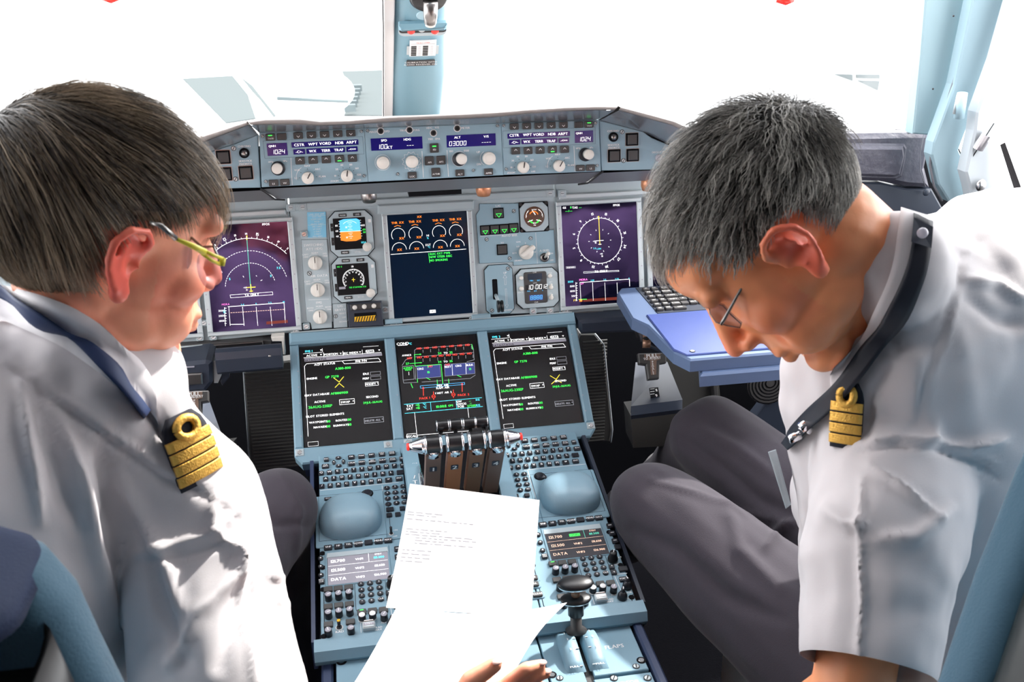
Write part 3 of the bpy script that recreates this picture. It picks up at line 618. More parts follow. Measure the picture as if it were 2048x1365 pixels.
# ---- left navigation display
def nav(label, cx, cy, side):
    T, S = display(label, MAIN, cx, cy); mb = MB(); zq = z3 if side < 0 else z4; z = ZS; lw = .0009; k = .00027 if side < 0 else .000232
    A = lambda x, y: zq(x, y)
    if side < 0:
        for t, x, y, c in [('PPOS', 536, 243, 'eW'), ('0', 180, 267, 'eG'), ('TAS', 207, 268, 'eW'), ('GS', 130, 272, 'eW'), ('---', 248, 266, 'eG'), ('---/---', 168, 294, 'eG'), ('TA ONLY', 437, 741, 'eW'), ('7.5', 625, 551, 'eC'), ('5', 571, 607, 'eC'), ('7.5', 216, 580, 'eW'), ('5', 281, 629, 'eC')]: p = A(x, y); mb.text(t, *p, .0040, z, c, bold=.0003)
        c0 = A(430, 690)
        def polar(x, y): p = A(x, y); return math.hypot(p[0] - c0[0], p[1] - c0[1])
        R1, R2, R3 = polar(412, 342), polar(412, 430), polar(412, 517)
        mb.arc(*c0, R1, 40, 137, lw, z, 'eW', 30)
        mb.arc(*c0, R2, 14, 166, lw, z, 'eW', 70, True); mb.arc(*c0, R3, 14, 176, lw, z, 'eW', 56, True)
        for i, t in enumerate(['10', '11', '12', '13', '14', '15', '16', '17', '2']):
            a = 136 - i * 11.6; big = t in ('12', '15'); mb.line([(c0[0] + R1 * math.cos(rad(a)), c0[1] + R1 * math.sin(rad(a))), (c0[0] + (R1 + .004) * math.cos(rad(a)), c0[1] + (R1 + .004) * math.sin(rad(a)))], lw, z, 'eW')
            mb.text(t, c0[0] + (R1 + .0085) * math.cos(rad(a)), c0[1] + (R1 + .0085) * math.sin(rad(a)), .0055 if big else .0038, z, 'eW', rot=a - 90, bold=.0003)
        for i in range(17): a = 136 - i * 5.8; mb.line([(c0[0] + R1 * math.cos(rad(a)), c0[1] + R1 * math.sin(rad(a))), (c0[0] + (R1 + .0025) * math.cos(rad(a)), c0[1] + (R1 + .0025) * math.sin(rad(a)))], lw * .8, z, 'eW')
        mb.line([A(402, 340), A(415, 515), A(430, 700)], .0011, z, 'eT'); mb.line([A(402, 325), A(402, 350)], .0022, z, 'eY')
        mb.line([A(400, 690), A(462, 686)], .0014, z, 'eY'); mb.line([A(430, 668), A(433, 720)], .0014, z, 'eY'); mb.line([A(422, 716), A(444, 714)], .0014, z, 'eY')
        mb.text('+00', *A(390, 690), .003, z, 'eW'); mb.text('01', *A(402, 706), .003, z, 'eW')
        mb.line([A(284, 742), A(583, 720), A(586, 740), A(288, 762)], .0006, z, 'eW', True)
        for a_, b_ in (((375, 608), (381, 617)), ((467, 605), (473, 610)), ((500, 641), (510, 636))): mb.line([A(*a_), A(*b_)], lw, z, 'eW')
        mb.text('MORA', *A(253, 808), .0034, z, 'eM'); mb.line([A(270, 825), A(665, 797)], .0011, z, 'eW')
        for x, y, t in ((372, 812, '2.5'), (468, 805, '5'), (565, 798, '7.5'), (663, 792, '10')): mb.text(t, *A(x, y), .0036, z, 'eC')
        for x0, x1 in ((275, 285), (372, 383), (468, 480), (567, 580)): mb.dash(A(x0, 825), A(x1, 960), 14, lw, z, 'eW')
        mb.line([A(665, 797), A(674, 940)], lw, z, 'eW'); mb.dash(A(285, 868), A(668, 843), 22, lw, z, 'eP')
        for t, y in (('3000', 853), ('2000', 889), ('1000', 925)): mb.text(t, *A(222 + (y - 853) * .05, y), .0036, z, 'eW')
        mb.line([A(245, 830), A(251, 960)], lw, z, 'eW'); [mb.line([A(246, y), A(258, y)], lw, z, 'eW') for y in range(835, 960, 18)]; mb.line([A(238, 860), A(246, 845), A(250, 865), A(240, 868)], .0012, z, 'eC')
        mb.slab([A(285, 948), A(385, 946), A(385, 950), A(285, 952)], z - .0002, z, 'eW'); mb.slab([A(540, 930), A(690, 918), A(692, 938), A(540, 950)], z - .0002, z, 'eDR')
    else:
        for t, x, y, c in [('PPOS', 1278, 166, 'eW'), ('0', 905, 185, 'eG'), ('TAS', 938, 186, 'eW'), ('GS', 852, 188, 'eW'), ('---', 982, 184, 'eG'), ('---/---', 888, 213, 'eG'), ('TA ONLY', 1152, 707, 'eW'), ('MORA', 1008, 776, 'eM'), ('-2+', 995, 808, 'eM')]: p = A(x, y); mb.text(t, *p, .0040, z, c, bold=.0003)
        c0 = A(1143, 458); R1 = .0445
        mb.arc(*c0, R1, 0, 360, lw, z, 'eW', 48)
        for i in range(36): a = 94 - i * 10; l_ = .0035 if i % 3 == 0 else .002; mb.line([(c0[0] + R1 * math.cos(rad(a)), c0[1] + R1 * math.sin(rad(a))), (c0[0] + (R1 + l_) * math.cos(rad(a)), c0[1] + (R1 + l_) * math.sin(rad(a)))], lw * .8, z, 'eW')
        for t, x, y in (('12', 1082, 239), ('15', 1193, 240), ('18', 1290, 293), ('21', 1347, 391), ('24', 1348, 504), ('27', 1297, 608), ('30', 1200, 670), ('33', 1090, 672), ('0', 990, 620), ('3', 932, 520), ('6', 930, 404), ('9', 984, 300)):
            p = A(x, y); mb.text(t, *p, .0048, z, 'eW', rot=math.degrees(math.atan2(p[1] - c0[1], p[0] - c0[0])) - 90, bold=.0003)
        mb.line([A(1134, 265), A(1143, 490)], .0011, z, 'eY'); mb.line([A(1133, 258), A(1134, 282)], .0022, z, 'eY'); mb.line([A(1115, 458), A(1172, 455)], .0011, z, 'eW'); mb.line([A(1132, 487), A(1155, 486)], .0011, z, 'eW')
        for x, y, t, c in ((1100, 520, '2.5', 'eC'), (1135, 523, 'LGN', 'eC'), (1100, 462, '+00', 'eW'), (1108, 474, '01', 'eW'), (1155, 565, '+10', 'eW'), (1162, 584, '01', 'eW')): mb.text(t, *A(x, y), .0032, z, c)
        for a in range(0, 360, 36): p = (c0[0] + .021 * math.cos(rad(a)), c0[1] + .021 * math.sin(rad(a))); mb.line([p, (p[0] + .002 * math.cos(rad(a)), p[1] + .002 * math.sin(rad(a)))], lw, z, 'eW')
        mb.line([A(1010, 723), A(1300, 708), A(1298, 700), A(1010, 712)], .0005, z, 'eW', True); mb.line([A(980, 800), A(1385, 772), A(1387, 830)], .0010, z, 'eW')
        for x, y, t in ((1083, 783, '1.25'), (1183, 777, '2.5'), (1283, 772, '3.75'), (1382, 767, '5')): mb.text(t, *A(x, y), .0034, z, 'eC')
        for x0, x1 in ((980, 988), (1083, 1089), (1183, 1190), (1283, 1290)): mb.dash(A(x0, 800), A(x1, 950), 13, lw, z, 'eW')
        for t, x, y, c in (('3000', 903, 793, 'eC'), ('1500', 918, 830, 'eW'), ('1000', 920, 870, 'eW'), ('500', 927, 910, 'eW'), ('FT', 940, 946, 'eY')): mb.text(t, *A(x, y), .0038, z, c)
        mb.line([A(946, 800), A(953, 950)], lw, z, 'eW'); [mb.line([A(947, y), A(958, y)], lw, z, 'eW') for y in range(805, 950, 20)]
        mb.slab([A(1005, 938), A(1400, 910), A(1400, 935), A(1008, 958)], z - .0003, z - .0001, 'eDR'); mb.line([A(970, 938), A(1035, 936)], .0012, z, 'eG'); mb.slab([A(975, 936), A(998, 935), A(999, 955), A(976, 957)], z - .0001, z, 'eA')
        mb.slab([A(865, 668), A(945, 665), A(946, 683), A(866, 687)], z - .0002, z, 'lcdl'); mb.text('EGPWS', *A(905, 676), .003, z, 'eW')
    T.part('symbology', mb, S)
NL = z3(430, 0)
cl = (-.3368, -.001)
nav('left navigation display showing a compass arc, beside the left pilot\'s glasses', -.3368, -.001, -1)
nav('right navigation display showing a full compass rose above the keyboard table', .3368, -.001, 1)
# ---- primary flight displays, outboard
for s_, lb in ((-1, 'left outermost display, mostly hidden behind the left pilot\'s face'), (1, 'right outermost display, mostly hidden behind the right pilot\'s hair')):
    T, S = display(lb, MAIN, s_ * (.3368 + .180), -.001); mb = MB(); cx = s_ * .5168
    if s_ < 0:
        mb.line([(cx + .02, -.07), (cx + .045, -.07), (cx + .045, -.03), (cx + .02, -.03)], .0012, ZS, 'eW', True); mb.line([(cx + .035, -.09), (cx + .072, -.086)], .0012, ZS, 'eW'); mb.line([(cx + .06, -.085), (cx + .062, -.045)], .004, ZS, 'eD')
        for k in range(5): mb.line([(cx + .03, -.08 + k * .01), (cx + .05, -.079 + k * .01)], .0012, ZS, 'eB')
        mb.text('F/CTL', cx - .02, -.08, .004, ZS, 'eG')
    else:
        mb.line([(cx - .005, -.09), (cx - .005, .02)], .0008, ZS, 'eD'); mb.line([(cx + .02, -.055), (cx + .05, -.05)], .0012, ZS, 'eG'); mb.text('SLATS', cx - .03, -.02, .004, ZS, 'eD')
    T.part('symbology', mb, S)
# ---- engine and warning display
T, S = display('centre engine display with eight gauge arcs and green memo lines', MAIN, 0, 0, 'screenb'); mb = MB(); z = ZS
A = z3
for (x, y) in ((1470, 318), (1592, 310), (1758, 300), (1877, 293)):
    c = A(x, y); r = .0127; mb.arc(*c, r, -25, 215, .0008, z, 'eW', 22); mb.text('XX', *A(x + 23, y + 24), .0042, z, 'eA', bold=.0004)
    mb.text('THR XX', *A(x - 5, y - 86), .0042, z, 'eA', bold=.0003); p = A(x - 5, y - 64); mb.line([(p[0] - .006, p[1] - .0012), (p[0], p[1] + .0008), (p[0] + .006, p[1] - .0012)], .0010, z, 'eA')
for (x, y) in ((1478, 423), (1600, 415), (1767, 405), (1887, 397)):
    c = A(x, y); mb.arc(*c, .0135, 0, 180, .0008, z, 'eW', 16); mb.text('XX', *c, .0042, z, 'eA', bold=.0004)
mb.text('XX', *A(1618, 190), .0040, z, 'eA', bold=.0004)
for t, x, y, c in (('N1', 1678, 322, 'eW'), ('%', 1678, 340, 'eC'), ('EGT', 1681, 388, 'eW'), ('°C', 1687, 404, 'eC')): mb.text(t, *A(x, y), .0038, z, c)
mb.line([A(1418, 456), A(1948, 418)], .0009, z, 'eW'); mb.line([A(1684, 447), A(1692, 515)], .0007, z, 'eG')
for t, x, y in (('ELEC EXT PWR', 1693, 453), ('N/W STEER DISC', 1693, 475), ('NO SMOKING', 1693, 499)): mb.text(t, *A(x, y), .0040, z, 'eG', 'l', sx=.95, bold=.0003)
mb.rr(*A(1713, 858), .0115, .0060, z - .0003, z - .0001, 'eW'); mb.text('STS', *A(1713, 858), .0040, z, 'screenb', bold=.0004)
T.part('symbology', mb, S)
mb = MB(); mb.slab([z3(1325, 105), z3(2003, 72), z3(2000, 140), z3(1325, 172)], -.004, .010, 'panel2', .003); T.part('brow', mb)
for a_, b_ in (((1375, 915), (1500, 940)), ((1985, 880), (2120, 905))): mb = MB(); mb.box(*z3(*a_), .0, *z3(*b_), .009, 'panelf', .002); T.part('latch', mb)
# ---- standby instruments
def octo(P, zq, m='panel2', z0=-.004, z1=.0012, c=.14):
    (x0, y0), (x1, y1) = P; p = [zq(x0, y0), zq(x1, y0), zq(x1, y1), zq(x0, y1)]
    cx = sum(a[0] for a in p) / 4; cy = sum(a[1] for a in p) / 4; w = (math.dist(p[0], p[1])) / 2; h = math.dist(p[1], p[2]) / 2; k = min(w, h) * c * 2
    return cx, cy, w, h, [(cx - w + k, cy - h), (cx + w - k, cy - h), (cx + w, cy - h + k), (cx + w, cy + h - k), (cx + w - k, cy + h), (cx - w + k, cy + h), (cx - w, cy + h - k), (cx - w, cy - h + k)]
for n_ in (0, 1):
    T = Thing('standby_display', ('upper standby display showing a blue and orange artificial horizon', 'lower standby display showing a small white compass arc')[n_], 'display', MAIN, z3(1138, 310) if n_ == 0 else z3(1160, 632))
    cx, cy, w, h, P = octo(((990, 158), (1290, 458)) if n_ == 0 else ((1010, 475), (1312, 785)), z3); w, h = .0405, .0425
    P = [(cx + sx * (w - kx), cy + sy * (h - ky)) for sx, sy, kx, ky in ((-1, -1, .013, 0), (1, -1, .013, 0), (1, -1, 0, .013), (1, 1, 0, .013), (1, 1, .013, 0), (-1, 1, .013, 0), (-1, 1, 0, .013), (-1, -1, 0, .013))]
    mb = MB(); mb.slab([(cx + (a - cx) * 1.03, cy + (b - cy) * 1.03) for a, b in P], -.004, .0006, 'gap'); mb.slab(P, -.004, .003, 'panel2', .001)
    mb.text('MENU', *z3(*((1150, 440), (1170, 757))[n_]), .0001, .004, 'white') if False else None
    tx = ((1185, 437), (1208, 755))[n_]; mb.text('SET/SEL', *z3(*tx), .0026, .0033, 'white'); mb.rr(*z3(*((1268, 218), (1288, 538))[n_]), .005, .006, .002, .0035, 'white', .0005)
    T.part('faceplate', mb)
    for q, t, vert in ((((1078, 180), (1180, 173), (1003, 265), (1010, 365), (1095, 442)), ((1100, 500), (1203, 494), (1026, 585), (1035, 690), (1118, 760)))[n_][i] + (tt, v) and ((((1078, 180), (1180, 173), (1003, 265), (1010, 365), (1095, 442)), ((1100, 500), (1203, 494), (1026, 585), (1035, 690), (1118, 760)))[n_][i], tt, v) for i, (tt, v) in enumerate((('MODE', 0), ('LS/D', 0), ('+', 1), ('-', 1), ('MENU', 0)))):
        p = z3(*q); key(T, 'key', p, .0055 if vert else .0150, .0145 if vert else .0058, t, 'black', .002, .003, .0008, .0028)
    c = ((1130, 308), (1150, 630))[n_]; c = z3(*c); mb = MB(); mb.rr(c[0], c[1], .0600, .0590, 0, .0036, 'screenk', .001); S = T.part('screen', mb)
    mb = MB(); z = .0040
    if n_ == 0:
        mb.slab([(c[0] - .018, c[1] + .004), (c[0] + .020, c[1] + .004), (c[0] + .020, c[1] + .024), (c[0] + .014, c[1] + .0275), (c[0] - .010, c[1] + .0275), (c[0] - .018, c[1] + .025)], z - .0003, z - .0001, 'eS')
        mb.slab([(c[0] - .018, c[1] + .004), (c[0] + .020, c[1] + .004), (c[0] + .020, c[1] - .011), (c[0] + .010, c[1] - .0145), (c[0] - .008, c[1] - .0145), (c[0] - .018, c[1] - .012)], z - .0003, z - .0001, 'eO')
        mb.line([(c[0] - .018, c[1] + .004), (c[0] + .020, c[1] + .004)], .0007, z, 'eW')
        for k in range(-4, 6): mb.line([(c[0] + .001 - (.004 if k % 2 else .002), c[1] + .004 + k * .0032), (c[0] + .001 + (.004 if k % 2 else .002), c[1] + .004 + k * .0032)], .0005, z, 'eW')
        mb.arc(c[0] + .001, c[1] + .006, .0175, 45, 135, .0005, z, 'eW', 10)
        for t, x, y, cc in (('80', -.024, .016, 'eW'), ('60', -.024, .006, 'eW'), ('40', -.024, -.004, 'eW'), ('005', .025, .014, 'eW'), ('-00', .026, .006, 'eG'), ('80', .027, .001, 'eG'), ('10', -.006, -.007, 'eW'), ('10', -.006, .012, 'eW'), ('1024', .024, -.018, 'eC')): mb.text(t, c[0] + x, c[1] + y, .0034, z, cc)
        for k in range(7): mb.line([(c[0] - .0195, c[1] + .024 - k * .005), (c[0] - .0180, c[1] + .024 - k * .005)], .0006, z, 'eW'); mb.line([(c[0] + .0205, c[1] + .024 - k * .005), (c[0] + .022, c[1] + .024 - k * .005)], .0006, z, 'eW')
    else:
        cc = (c[0] + .001, c[1] - .001); mb.arc(*cc, .020, -35, 215, .0005, z, 'eW', 30)
        for k in range(40): a = -35 + 250 * k / 39; l_ = .0035 if k % 3 == 0 else .002; mb.line([(cc[0] + .020 * math.cos(rad(a)), cc[1] + .020 * math.sin(rad(a))), (cc[0] + (.020 - l_) * math.cos(rad(a)), cc[1] + (.020 - l_) * math.sin(rad(a)))], .0006, z, 'eW')
        for k, t in enumerate(('6', '9', '10', '12', '13', '15', '18', '21', '24')): a = 190 - k * 25; mb.text(t, cc[0] + .0145 * math.cos(rad(a)), cc[1] + .0145 * math.sin(rad(a)), .0028, z, 'eW')
        mb.line([(cc[0] - .003, cc[1]), (cc[0] + .003, cc[1])], .0007, z, 'eY'); mb.line([(cc[0], cc[1] - .004), (cc[0], cc[1] + .003)], .0007, z, 'eY')
        mb.text('NS 0', c[0] - .023, c[1] + .025, .0030, z, 'eG'); mb.text('131', c[0] + .001, c[1] + .024, .0034, z, 'eW'); mb.text('N51 07.8/W000 17.0', c[0] + .008, c[1] - .0155, .0030, z, 'eG', sx=.85); mb.rr(c[0] - .021, c[1] - .0155, .012, .0045, z - .0002, z, 'lcdl')
    T.part('symbology', mb, S)
    knob(T, z3(*((1250, 402), (1275, 726))[n_]), .0085, .010, z0=.003, name='knob')
# ---- speed placard
T = Thing('speed_placard', 'light blue placard listing speed limits, left of the standby displays', 'placard', MAIN, z3(893, 245)); mb = MB(); mb.slab([z3(827, 158), z3(958, 155), z3(963, 335), z3(833, 338)], -.004, -.002, 'placard'); c = z3(893, 245)
for i, t in enumerate(('LAND GEAR LIMIT', 'VLO / VLE', 'NORM 250KT', 'M.0.55', 'GRVTY 220KT', 'VFE 1 263KT', '1+F 222KT', '2 220KT', '3 196KT', 'FULL 182KT')):
    q = z3(893 + i, 172 + i * 17.5); mb.text(t, *q, .0027, -.0018, 'white', sx=.9); 
for y in (185, 250): mb.line([z3(832, y), z3(960, y - 5)], .0004, -.0018, 'white')
T.part('card', mb)
# ---- switching panel
T = Thing('switching_panel', 'narrow panel of three round selector knobs below the light blue placard', 'switch panel', MAIN, z3(895, 660))
mb = MB(); P = [z3(786, 352), z3(968, 350), z3(1000, 800), z3(1003, 975), z3(860, 985), z3(850, 940), z3(822, 925), z3(800, 600)]; mb.slab(P, -.005, -.001, 'panel2', .0008); mb.line(P, .0007, -.0035, 'gap', True)
for t, x, y, h_ in (('SWITCHING', 872, 389, .0046), ('ATT HDG', 876, 417, .0046), ('AIR DATA', 910, 607, .0046), ('FMS', 910, 797, .0046), ('NORM', 880, 446, .0030), ('NORM', 895, 635, .0030), ('NORM', 912, 823, .0030), ('CAPT', 814, 458, .0030), ('ON3', 818, 475, .0030), ('F/O', 951, 450, .0030), ('ON3', 953, 467, .0030), ('CAPT', 828, 648, .0030), ('ON3', 834, 665, .0030), ('F/O', 965, 640, .0030), ('ON3', 967, 656, .0030), ('BOTH', 848, 836, .0030), ('ON2', 853, 853, .0030), ('BOTH', 977, 828, .0030), ('ON1', 980, 844, .0030)): q = z3(x, y); mb.text(t, *q, h_, -.0008, 'white', bold=.0003)
for y0, x0, x1 in ((778, 838, 980),): mb.line([z3(x0, y0), z3(x1, y0 - 7)], .0007, -.0008, 'white')
for x, y in ((883, 515), (900, 705), (918, 895)): c = z3(x, y); mb.arc(*c, .0160, 50, 130, .0006, -.0008, 'white', 8)
screw(mb, z3(843, 590), .0045, -.001, -50); T.part('faceplate', mb)
for x, y in ((885, 517), (902, 707), (919, 897)):
    c = z3(x, y); mb = MB(); mb.lathe(*c, [(.0135, -.001), (.0132, .009), (.012, .0105)], 'knobw', 30); mb.rr(c[0], c[1], .0066, .0235, .010, .0165, 'knobw', .002, .0012); mb.line([(c[0], c[1] + .001), (c[0], c[1] + .0115)], .0012, .0168, 'black'); T.part('selector_knob', mb)
# ---- gravity gear panel
T = Thing('gear_gravity_panel', 'small panel with a guarded switch striped yellow and black, left of the centre display', 'switch panel', MAIN, z3(1180, 890))
mb = MB(); P = [z3(1005, 806), z3(1105, 800), z3(1115, 972), z3(1014, 978)]; mb.slab(P, -.005, -.001, 'panel2', .0008); mb.line(P, .0006, -.0008, 'gap', True)
for t, x, y, h_ in (('L/G', 1060, 822, .0042), ('GRVTY', 1060, 848, .0042), ('RESET', 1078, 873, .0030), ('OFF', 1088, 901, .0030), ('DOWN', 1082, 931, .0030)): mb.text(t, *z3(x, y), h_, -.0008, 'white', bold=.0003)
screw(mb, z3(1029, 893), .004, -.001, 80); T.part('faceplate', mb)
P = [z3(1108, 800), z3(1352, 782), z3(1366, 958), z3(1120, 970)]; mb = MB(); mb.slab(P, -.004, .012, 'dark_panel', .002); mb.slab([z3(1130, 805), z3(1345, 790), z3(1348, 835), z3(1135, 848)], .010, .015, 'bkey', .002); b_ = T.part('guard', mb)
for x, y in ((1163, 826), (1230, 820), (1297, 815)): c = z3(x, y); mb = MB(); mb.lathe(*c, [(.0046, .014), (.0042, .0185), (.002, .020)], 'knobw', 16); T.part('lamp', mb, b_)
c = z3(1237, 905); mb = MB(); mb.slab([z3(1162, 893), z3(1310, 880), z3(1310, 918), z3(1162, 928)], .011, .0142, 'hazard', .0006)
for k in range(8): x = 1168 + k * 18.5; mb.slab([z3(x - 2, 928 - k * 1.2), z3(x + 5, 928 - k * 1.2), z3(x + 16, 892 - k * 1.2), z3(x + 9, 892 - k * 1.2)], .0141, .0146, 'black')
T.part('hazard_tab', mb, b_); mb = MB(); mb.slab([z3(1160, 868), z3(1312, 858), z3(1318, 885), z3(1162, 892)], .011, .0135, 'gap', .0005); T.part('recess', mb, b_)
# ---- landing gear and autobrake panel
T = Thing('autobrake_panel', 'brake switch panel with five green-triangle buttons and a white rotary knob', 'switch panel', MAIN, z4(460, 400))
P = [z4(160, 155), z4(485, 150), z4(495, 375), z4(770, 368), z4(787, 640), z4(440, 662), z4(438, 632), z4(160, 645), z4(133, 245), z4(160, 205)]
mb = MB(); mb.slab(P, -.005, -.0005, 'panelf', .0008); mb.line(P, .0009, -.0032, 'gap', True)
for t, x, y, h_ in (('L/G', 312, 173, .0042), ('AUTO BRK', 405, 415, .0042), ('LO', 475, 505, .0030), ('LDG', 478, 467, .0030), ('2', 535, 478, .0030), ('3', 588, 495, .0030), ('HI', 612, 550, .0030), ('RTY', 448, 560, .0030), ('DISARM', 478, 620, .0030), ('TO', 345, 475, .0030), ('A-SKID', 690, 538, .0042), ('ON', 748, 562, .0030), ('OFF', 752, 617, .0030)): mb.text(t, *z4(x, y), h_, -.0002, 'white', bold=.0003)
mb.line([z4(165, 422), z4(470, 403)], .0006, -.0002, 'white'); mb.line([z4(620, 392), z4(635, 645)], .0007, -.0002, 'white')
for q in ((441, 214), (219, 447), (580, 437), (408, 602)): screw(mb, z4(*q), .0038, -.0005)
T.part('faceplate', mb)
for q, s_, g in (((315, 232), .0190, 1), ((205, 372), .0180, 1), ((284, 366), .0180, 1), ((361, 361), .0180, 1), ((438, 354), .0180, 1), ((345, 530), .0195, 0)):
    p = z4(*q); mb = MB(); mb.rr(*p, s_ * 1.06, s_ * 1.06, -.001, .0020, 'gap', .001, .0005); mb.rr(*p, s_ * .86, s_ * .86, .0015, .0035, 'bkey', .0008, .0008)
    if g: a = s_ * .27; mb.line([(p[0] - a, p[1] - .001), (p[0] + a, p[1] - .001), (p[0], p[1] - a * 1.55)], .0009, .0038, 'eG', True)
    T.part('push_button', mb)
c = z4(540, 552); mb = MB(); mb.lathe(*c, [(.0145, -.001), (.0142, .006), (.013, .0075)], 'knobw', 30); d = (z4(600, 512)[0] - z4(500, 590)[0], z4(600, 512)[1] - z4(500, 590)[1]); a = math.degrees(math.atan2(d[1], d[0])); mb.rr(c[0] + .002, c[1] + .002, .033, .0095, .007, .016, 'knobw', .004, .002, rot=a); T.part('rotary_knob', mb)
c = z4(693, 595); mb = MB(); mb.lathe(*c, [(.0092, -.001), (.0088, .003), (.006, .004)], 'dmetal', 24); mb.lathe(*c, [(.0055, .003), (.005, .0045)], 'gap', 18); mb.tube([(c[0], c[1], .003), (c[0] + .003, c[1] + .006, .014), (c[0] + .004, c[1] + .0085, .020)], [.0022, .0034, .0040], 'knobw', 12); T.part('toggle_switch', mb)
# ---- brake pressure gauge
T = Thing('brake_gauge', 'round triple brake pressure gauge with green arcs at the panel top', 'gauge', MAIN, z4(608, 252))
cx, cy = z4(606, 262); mb = MB(); w = .0275; k = .010
P = [(cx - w + k, cy - w), (cx + w - k, cy - w), (cx + w, cy - w + k), (cx + w, cy + w - k), (cx + w - k, cy + w), (cx - w + k, cy + w), (cx - w, cy + w - k), (cx - w, cy - w + k)]
mb.slab([(cx + (a - cx) * 1.06, cy + (b - cy) * 1.06) for a, b in rrect(cx, cy, 2 * w, 2 * w, .003)], -.004, .0005, 'gap'); mb.slab(P, -.004, .003, 'panel2', .001)
for sx in (-1, 1):
    for sy in (-1, 1): mb.disc(cx + sx * w * .92, cy + sy * w * .92, .0034, 0, .0026, 'black', .0005, 12)
T.part('housing', mb)
mb = MB(); mb.disc(cx, cy, .0202, 0, .0036, 'screenk', 0, 36); z = .0040
mb.arc(cx, cy - .001, .011, -150, -110, .0022, z, 'eG', 8); mb.arc(cx, cy - .001, .011, -70, -30, .0022, z, 'eG', 8); mb.arc(cx - .001, cy + .002, .0085, 20, 150, .0018, z, 'eO', 12)
mb.arc(cx, cy, .0165, 130, 185, .0006, z, 'eW', 8); mb.arc(cx, cy, .0165, -5, 60, .0006, z, 'eW', 8)
for t, x, y in (('0', -.013, .010), ('1', -.015, .002), ('3', .015, .003), ('4', .010, .012), ('ACCU', 0, .014), ('PSI', 0, -.016), ('BRK', 0, -.012)): mb.text(t, cx + x, cy + y, .0024, z, 'eW')
mb.line([(cx - .003, cy + .012), (cx + .002, cy + .004)], .0014, z, 'eW'); mb.line([(cx - .013, cy - .009), (cx - .004, cy - .006)], .0014, z, 'eW'); mb.line([(cx + .004, cy - .006), (cx + .013, cy - .009)], .0014, z, 'eW')
T.part('dial', mb)
# ---- gear lever
T = Thing('gear_lever', 'landing gear lever panel, black wheel-shaped lever down, between white arrows', 'lever', MAIN, z4(330, 860))
cx, cy = z4(322, 858); w, h, k = .0272, .048, .009
P = [(cx - w + k, cy - h), (cx + w - k, cy - h), (cx + w, cy - h + k), (cx + w, cy + h - k), (cx + w - k, cy + h), (cx - w + k, cy + h), (cx - w, cy + h - k), (cx - w, cy - h + k)]
mb = MB(); mb.slab([(cx + (a - cx) * 1.035, cy + (b - cy) * 1.02) for a, b in P], -.004, -.0008, 'gap'); mb.slab(P, -.004, .001, 'panelf', .001)
mb.text('UP', *z4(368, 720), .0040, .0013, 'white', bold=.0003); mb.text('DOWN', *z4(387, 1026), .0040, .0013, 'white', bold=.0003)
def arrow(a, b, w, hd):
    (x0, y0), (x1, y1) = a, b; L = math.hypot(x1 - x0, y1 - y0); ux, uy = (x1 - x0) / L, (y1 - y0) / L; nx, ny = -uy, ux; f = lambda t, s_: (x0 + ux * t + nx * s_, y0 + uy * t + ny * s_)
    mb.line([f(0, w), f(L - hd, w), f(L - hd, w * 2.4), f(L, 0), f(L - hd, -w * 2.4), f(L - hd, -w), f(0, -w)], .0005, .0013, 'white', True)
arrow(z4(372, 818), z4(366, 735), .0016, .006); arrow(z4(375, 852), z4(384, 1008), .0013, .006)
q0, q1 = z4(282, 772), z4(292, 940); mb.rr((q0[0] + q1[0]) / 2, (q0[1] + q1[1]) / 2, .0100, abs(q0[1] - q1[1]), 0, .0014, 'gap', .002); 
for q in ((392, 686), (262, 1030)): screw(mb, z4(*q), .0040, .001)
T.part('faceplate', mb)
mb = MB(); a0, a1 = z4(292, 905), z4(305, 960); mb.tube([(a0[0], a0[1], .0), (a0[0], a0[1] - .004, .014), (a1[0], a1[1], .026)], [.0035, .0032, .0032], 'panel2', 12); l_ = T.part('shaft', mb)
c = z4(313, 985); mb = MB()
for dx in (-.0035, .0035):
    mb.T = Matrix.Translation((c[0] + dx, c[1], .026)) @ Matrix.Rotation(rad(90), 4, 'Y'); mb.lathe(0, 0, [(.008, -.0028), (.0115, -.0022), (.012, 0), (.0115, .0022), (.008, .0028)], 'black', 28)
T.part('wheel_grip', mb)
# ---- clock
T = Thing('clock', 'digital clock reading 10:00 12 in an octagonal pale panel', 'clock', MAIN, z4(632, 845))
cx, cy = z4(633, 845); w, h, k = .0415, .0385, .011
P = [(cx - w + k, cy - h), (cx + w - k, cy - h), (cx + w, cy - h + k), (cx + w, cy + h - k), (cx + w - k, cy + h), (cx - w + k, cy + h), (cx - w, cy + h - k), (cx - w, cy - h + k)]
mb = MB(); mb.slab([(cx + (a - cx) * 1.035, cy + (b - cy) * 1.035) for a, b in P], -.004, .0008, 'gap'); mb.slab(P, -.004, .003, 'panel2', .001)
for t, x, y in (('RST', 490, 735), ('DATE', 495, 880), ('CHR', 735, 722), ('SET', 742, 795), ('ET', 742, 888)): mb.text(t, *z4(x, y), .0028, .0033, 'white')
T.part('faceplate', mb)
mb = MB(); c = z4(617, 840); mb.rr(*c, .0455, .0620, 0, .0045, 'bkey', .004, .001); b_ = T.part('bezel', mb)
mb = MB()
for x, y, w_, h_, m_ in ((610, 750, .0285, .0115, 'screenb'), (616, 838, .0400, .0110, 'black'), (620, 922, .0270, .0110, 'eB')): mb.rr(*z4(x, y), w_, h_, .004, .0048, m_)
mb.seg7('10:00', z4(545, 840)[0], z4(545, 840)[1], .0080, .0050, 'eW', 'l'); mb.seg7('12', z4(668, 832)[0], z4(668, 832)[1], .0072, .0050, 'eW', 'l'); mb.seg7('8888', *z4(622, 921), .0070, .0050, 'eS')
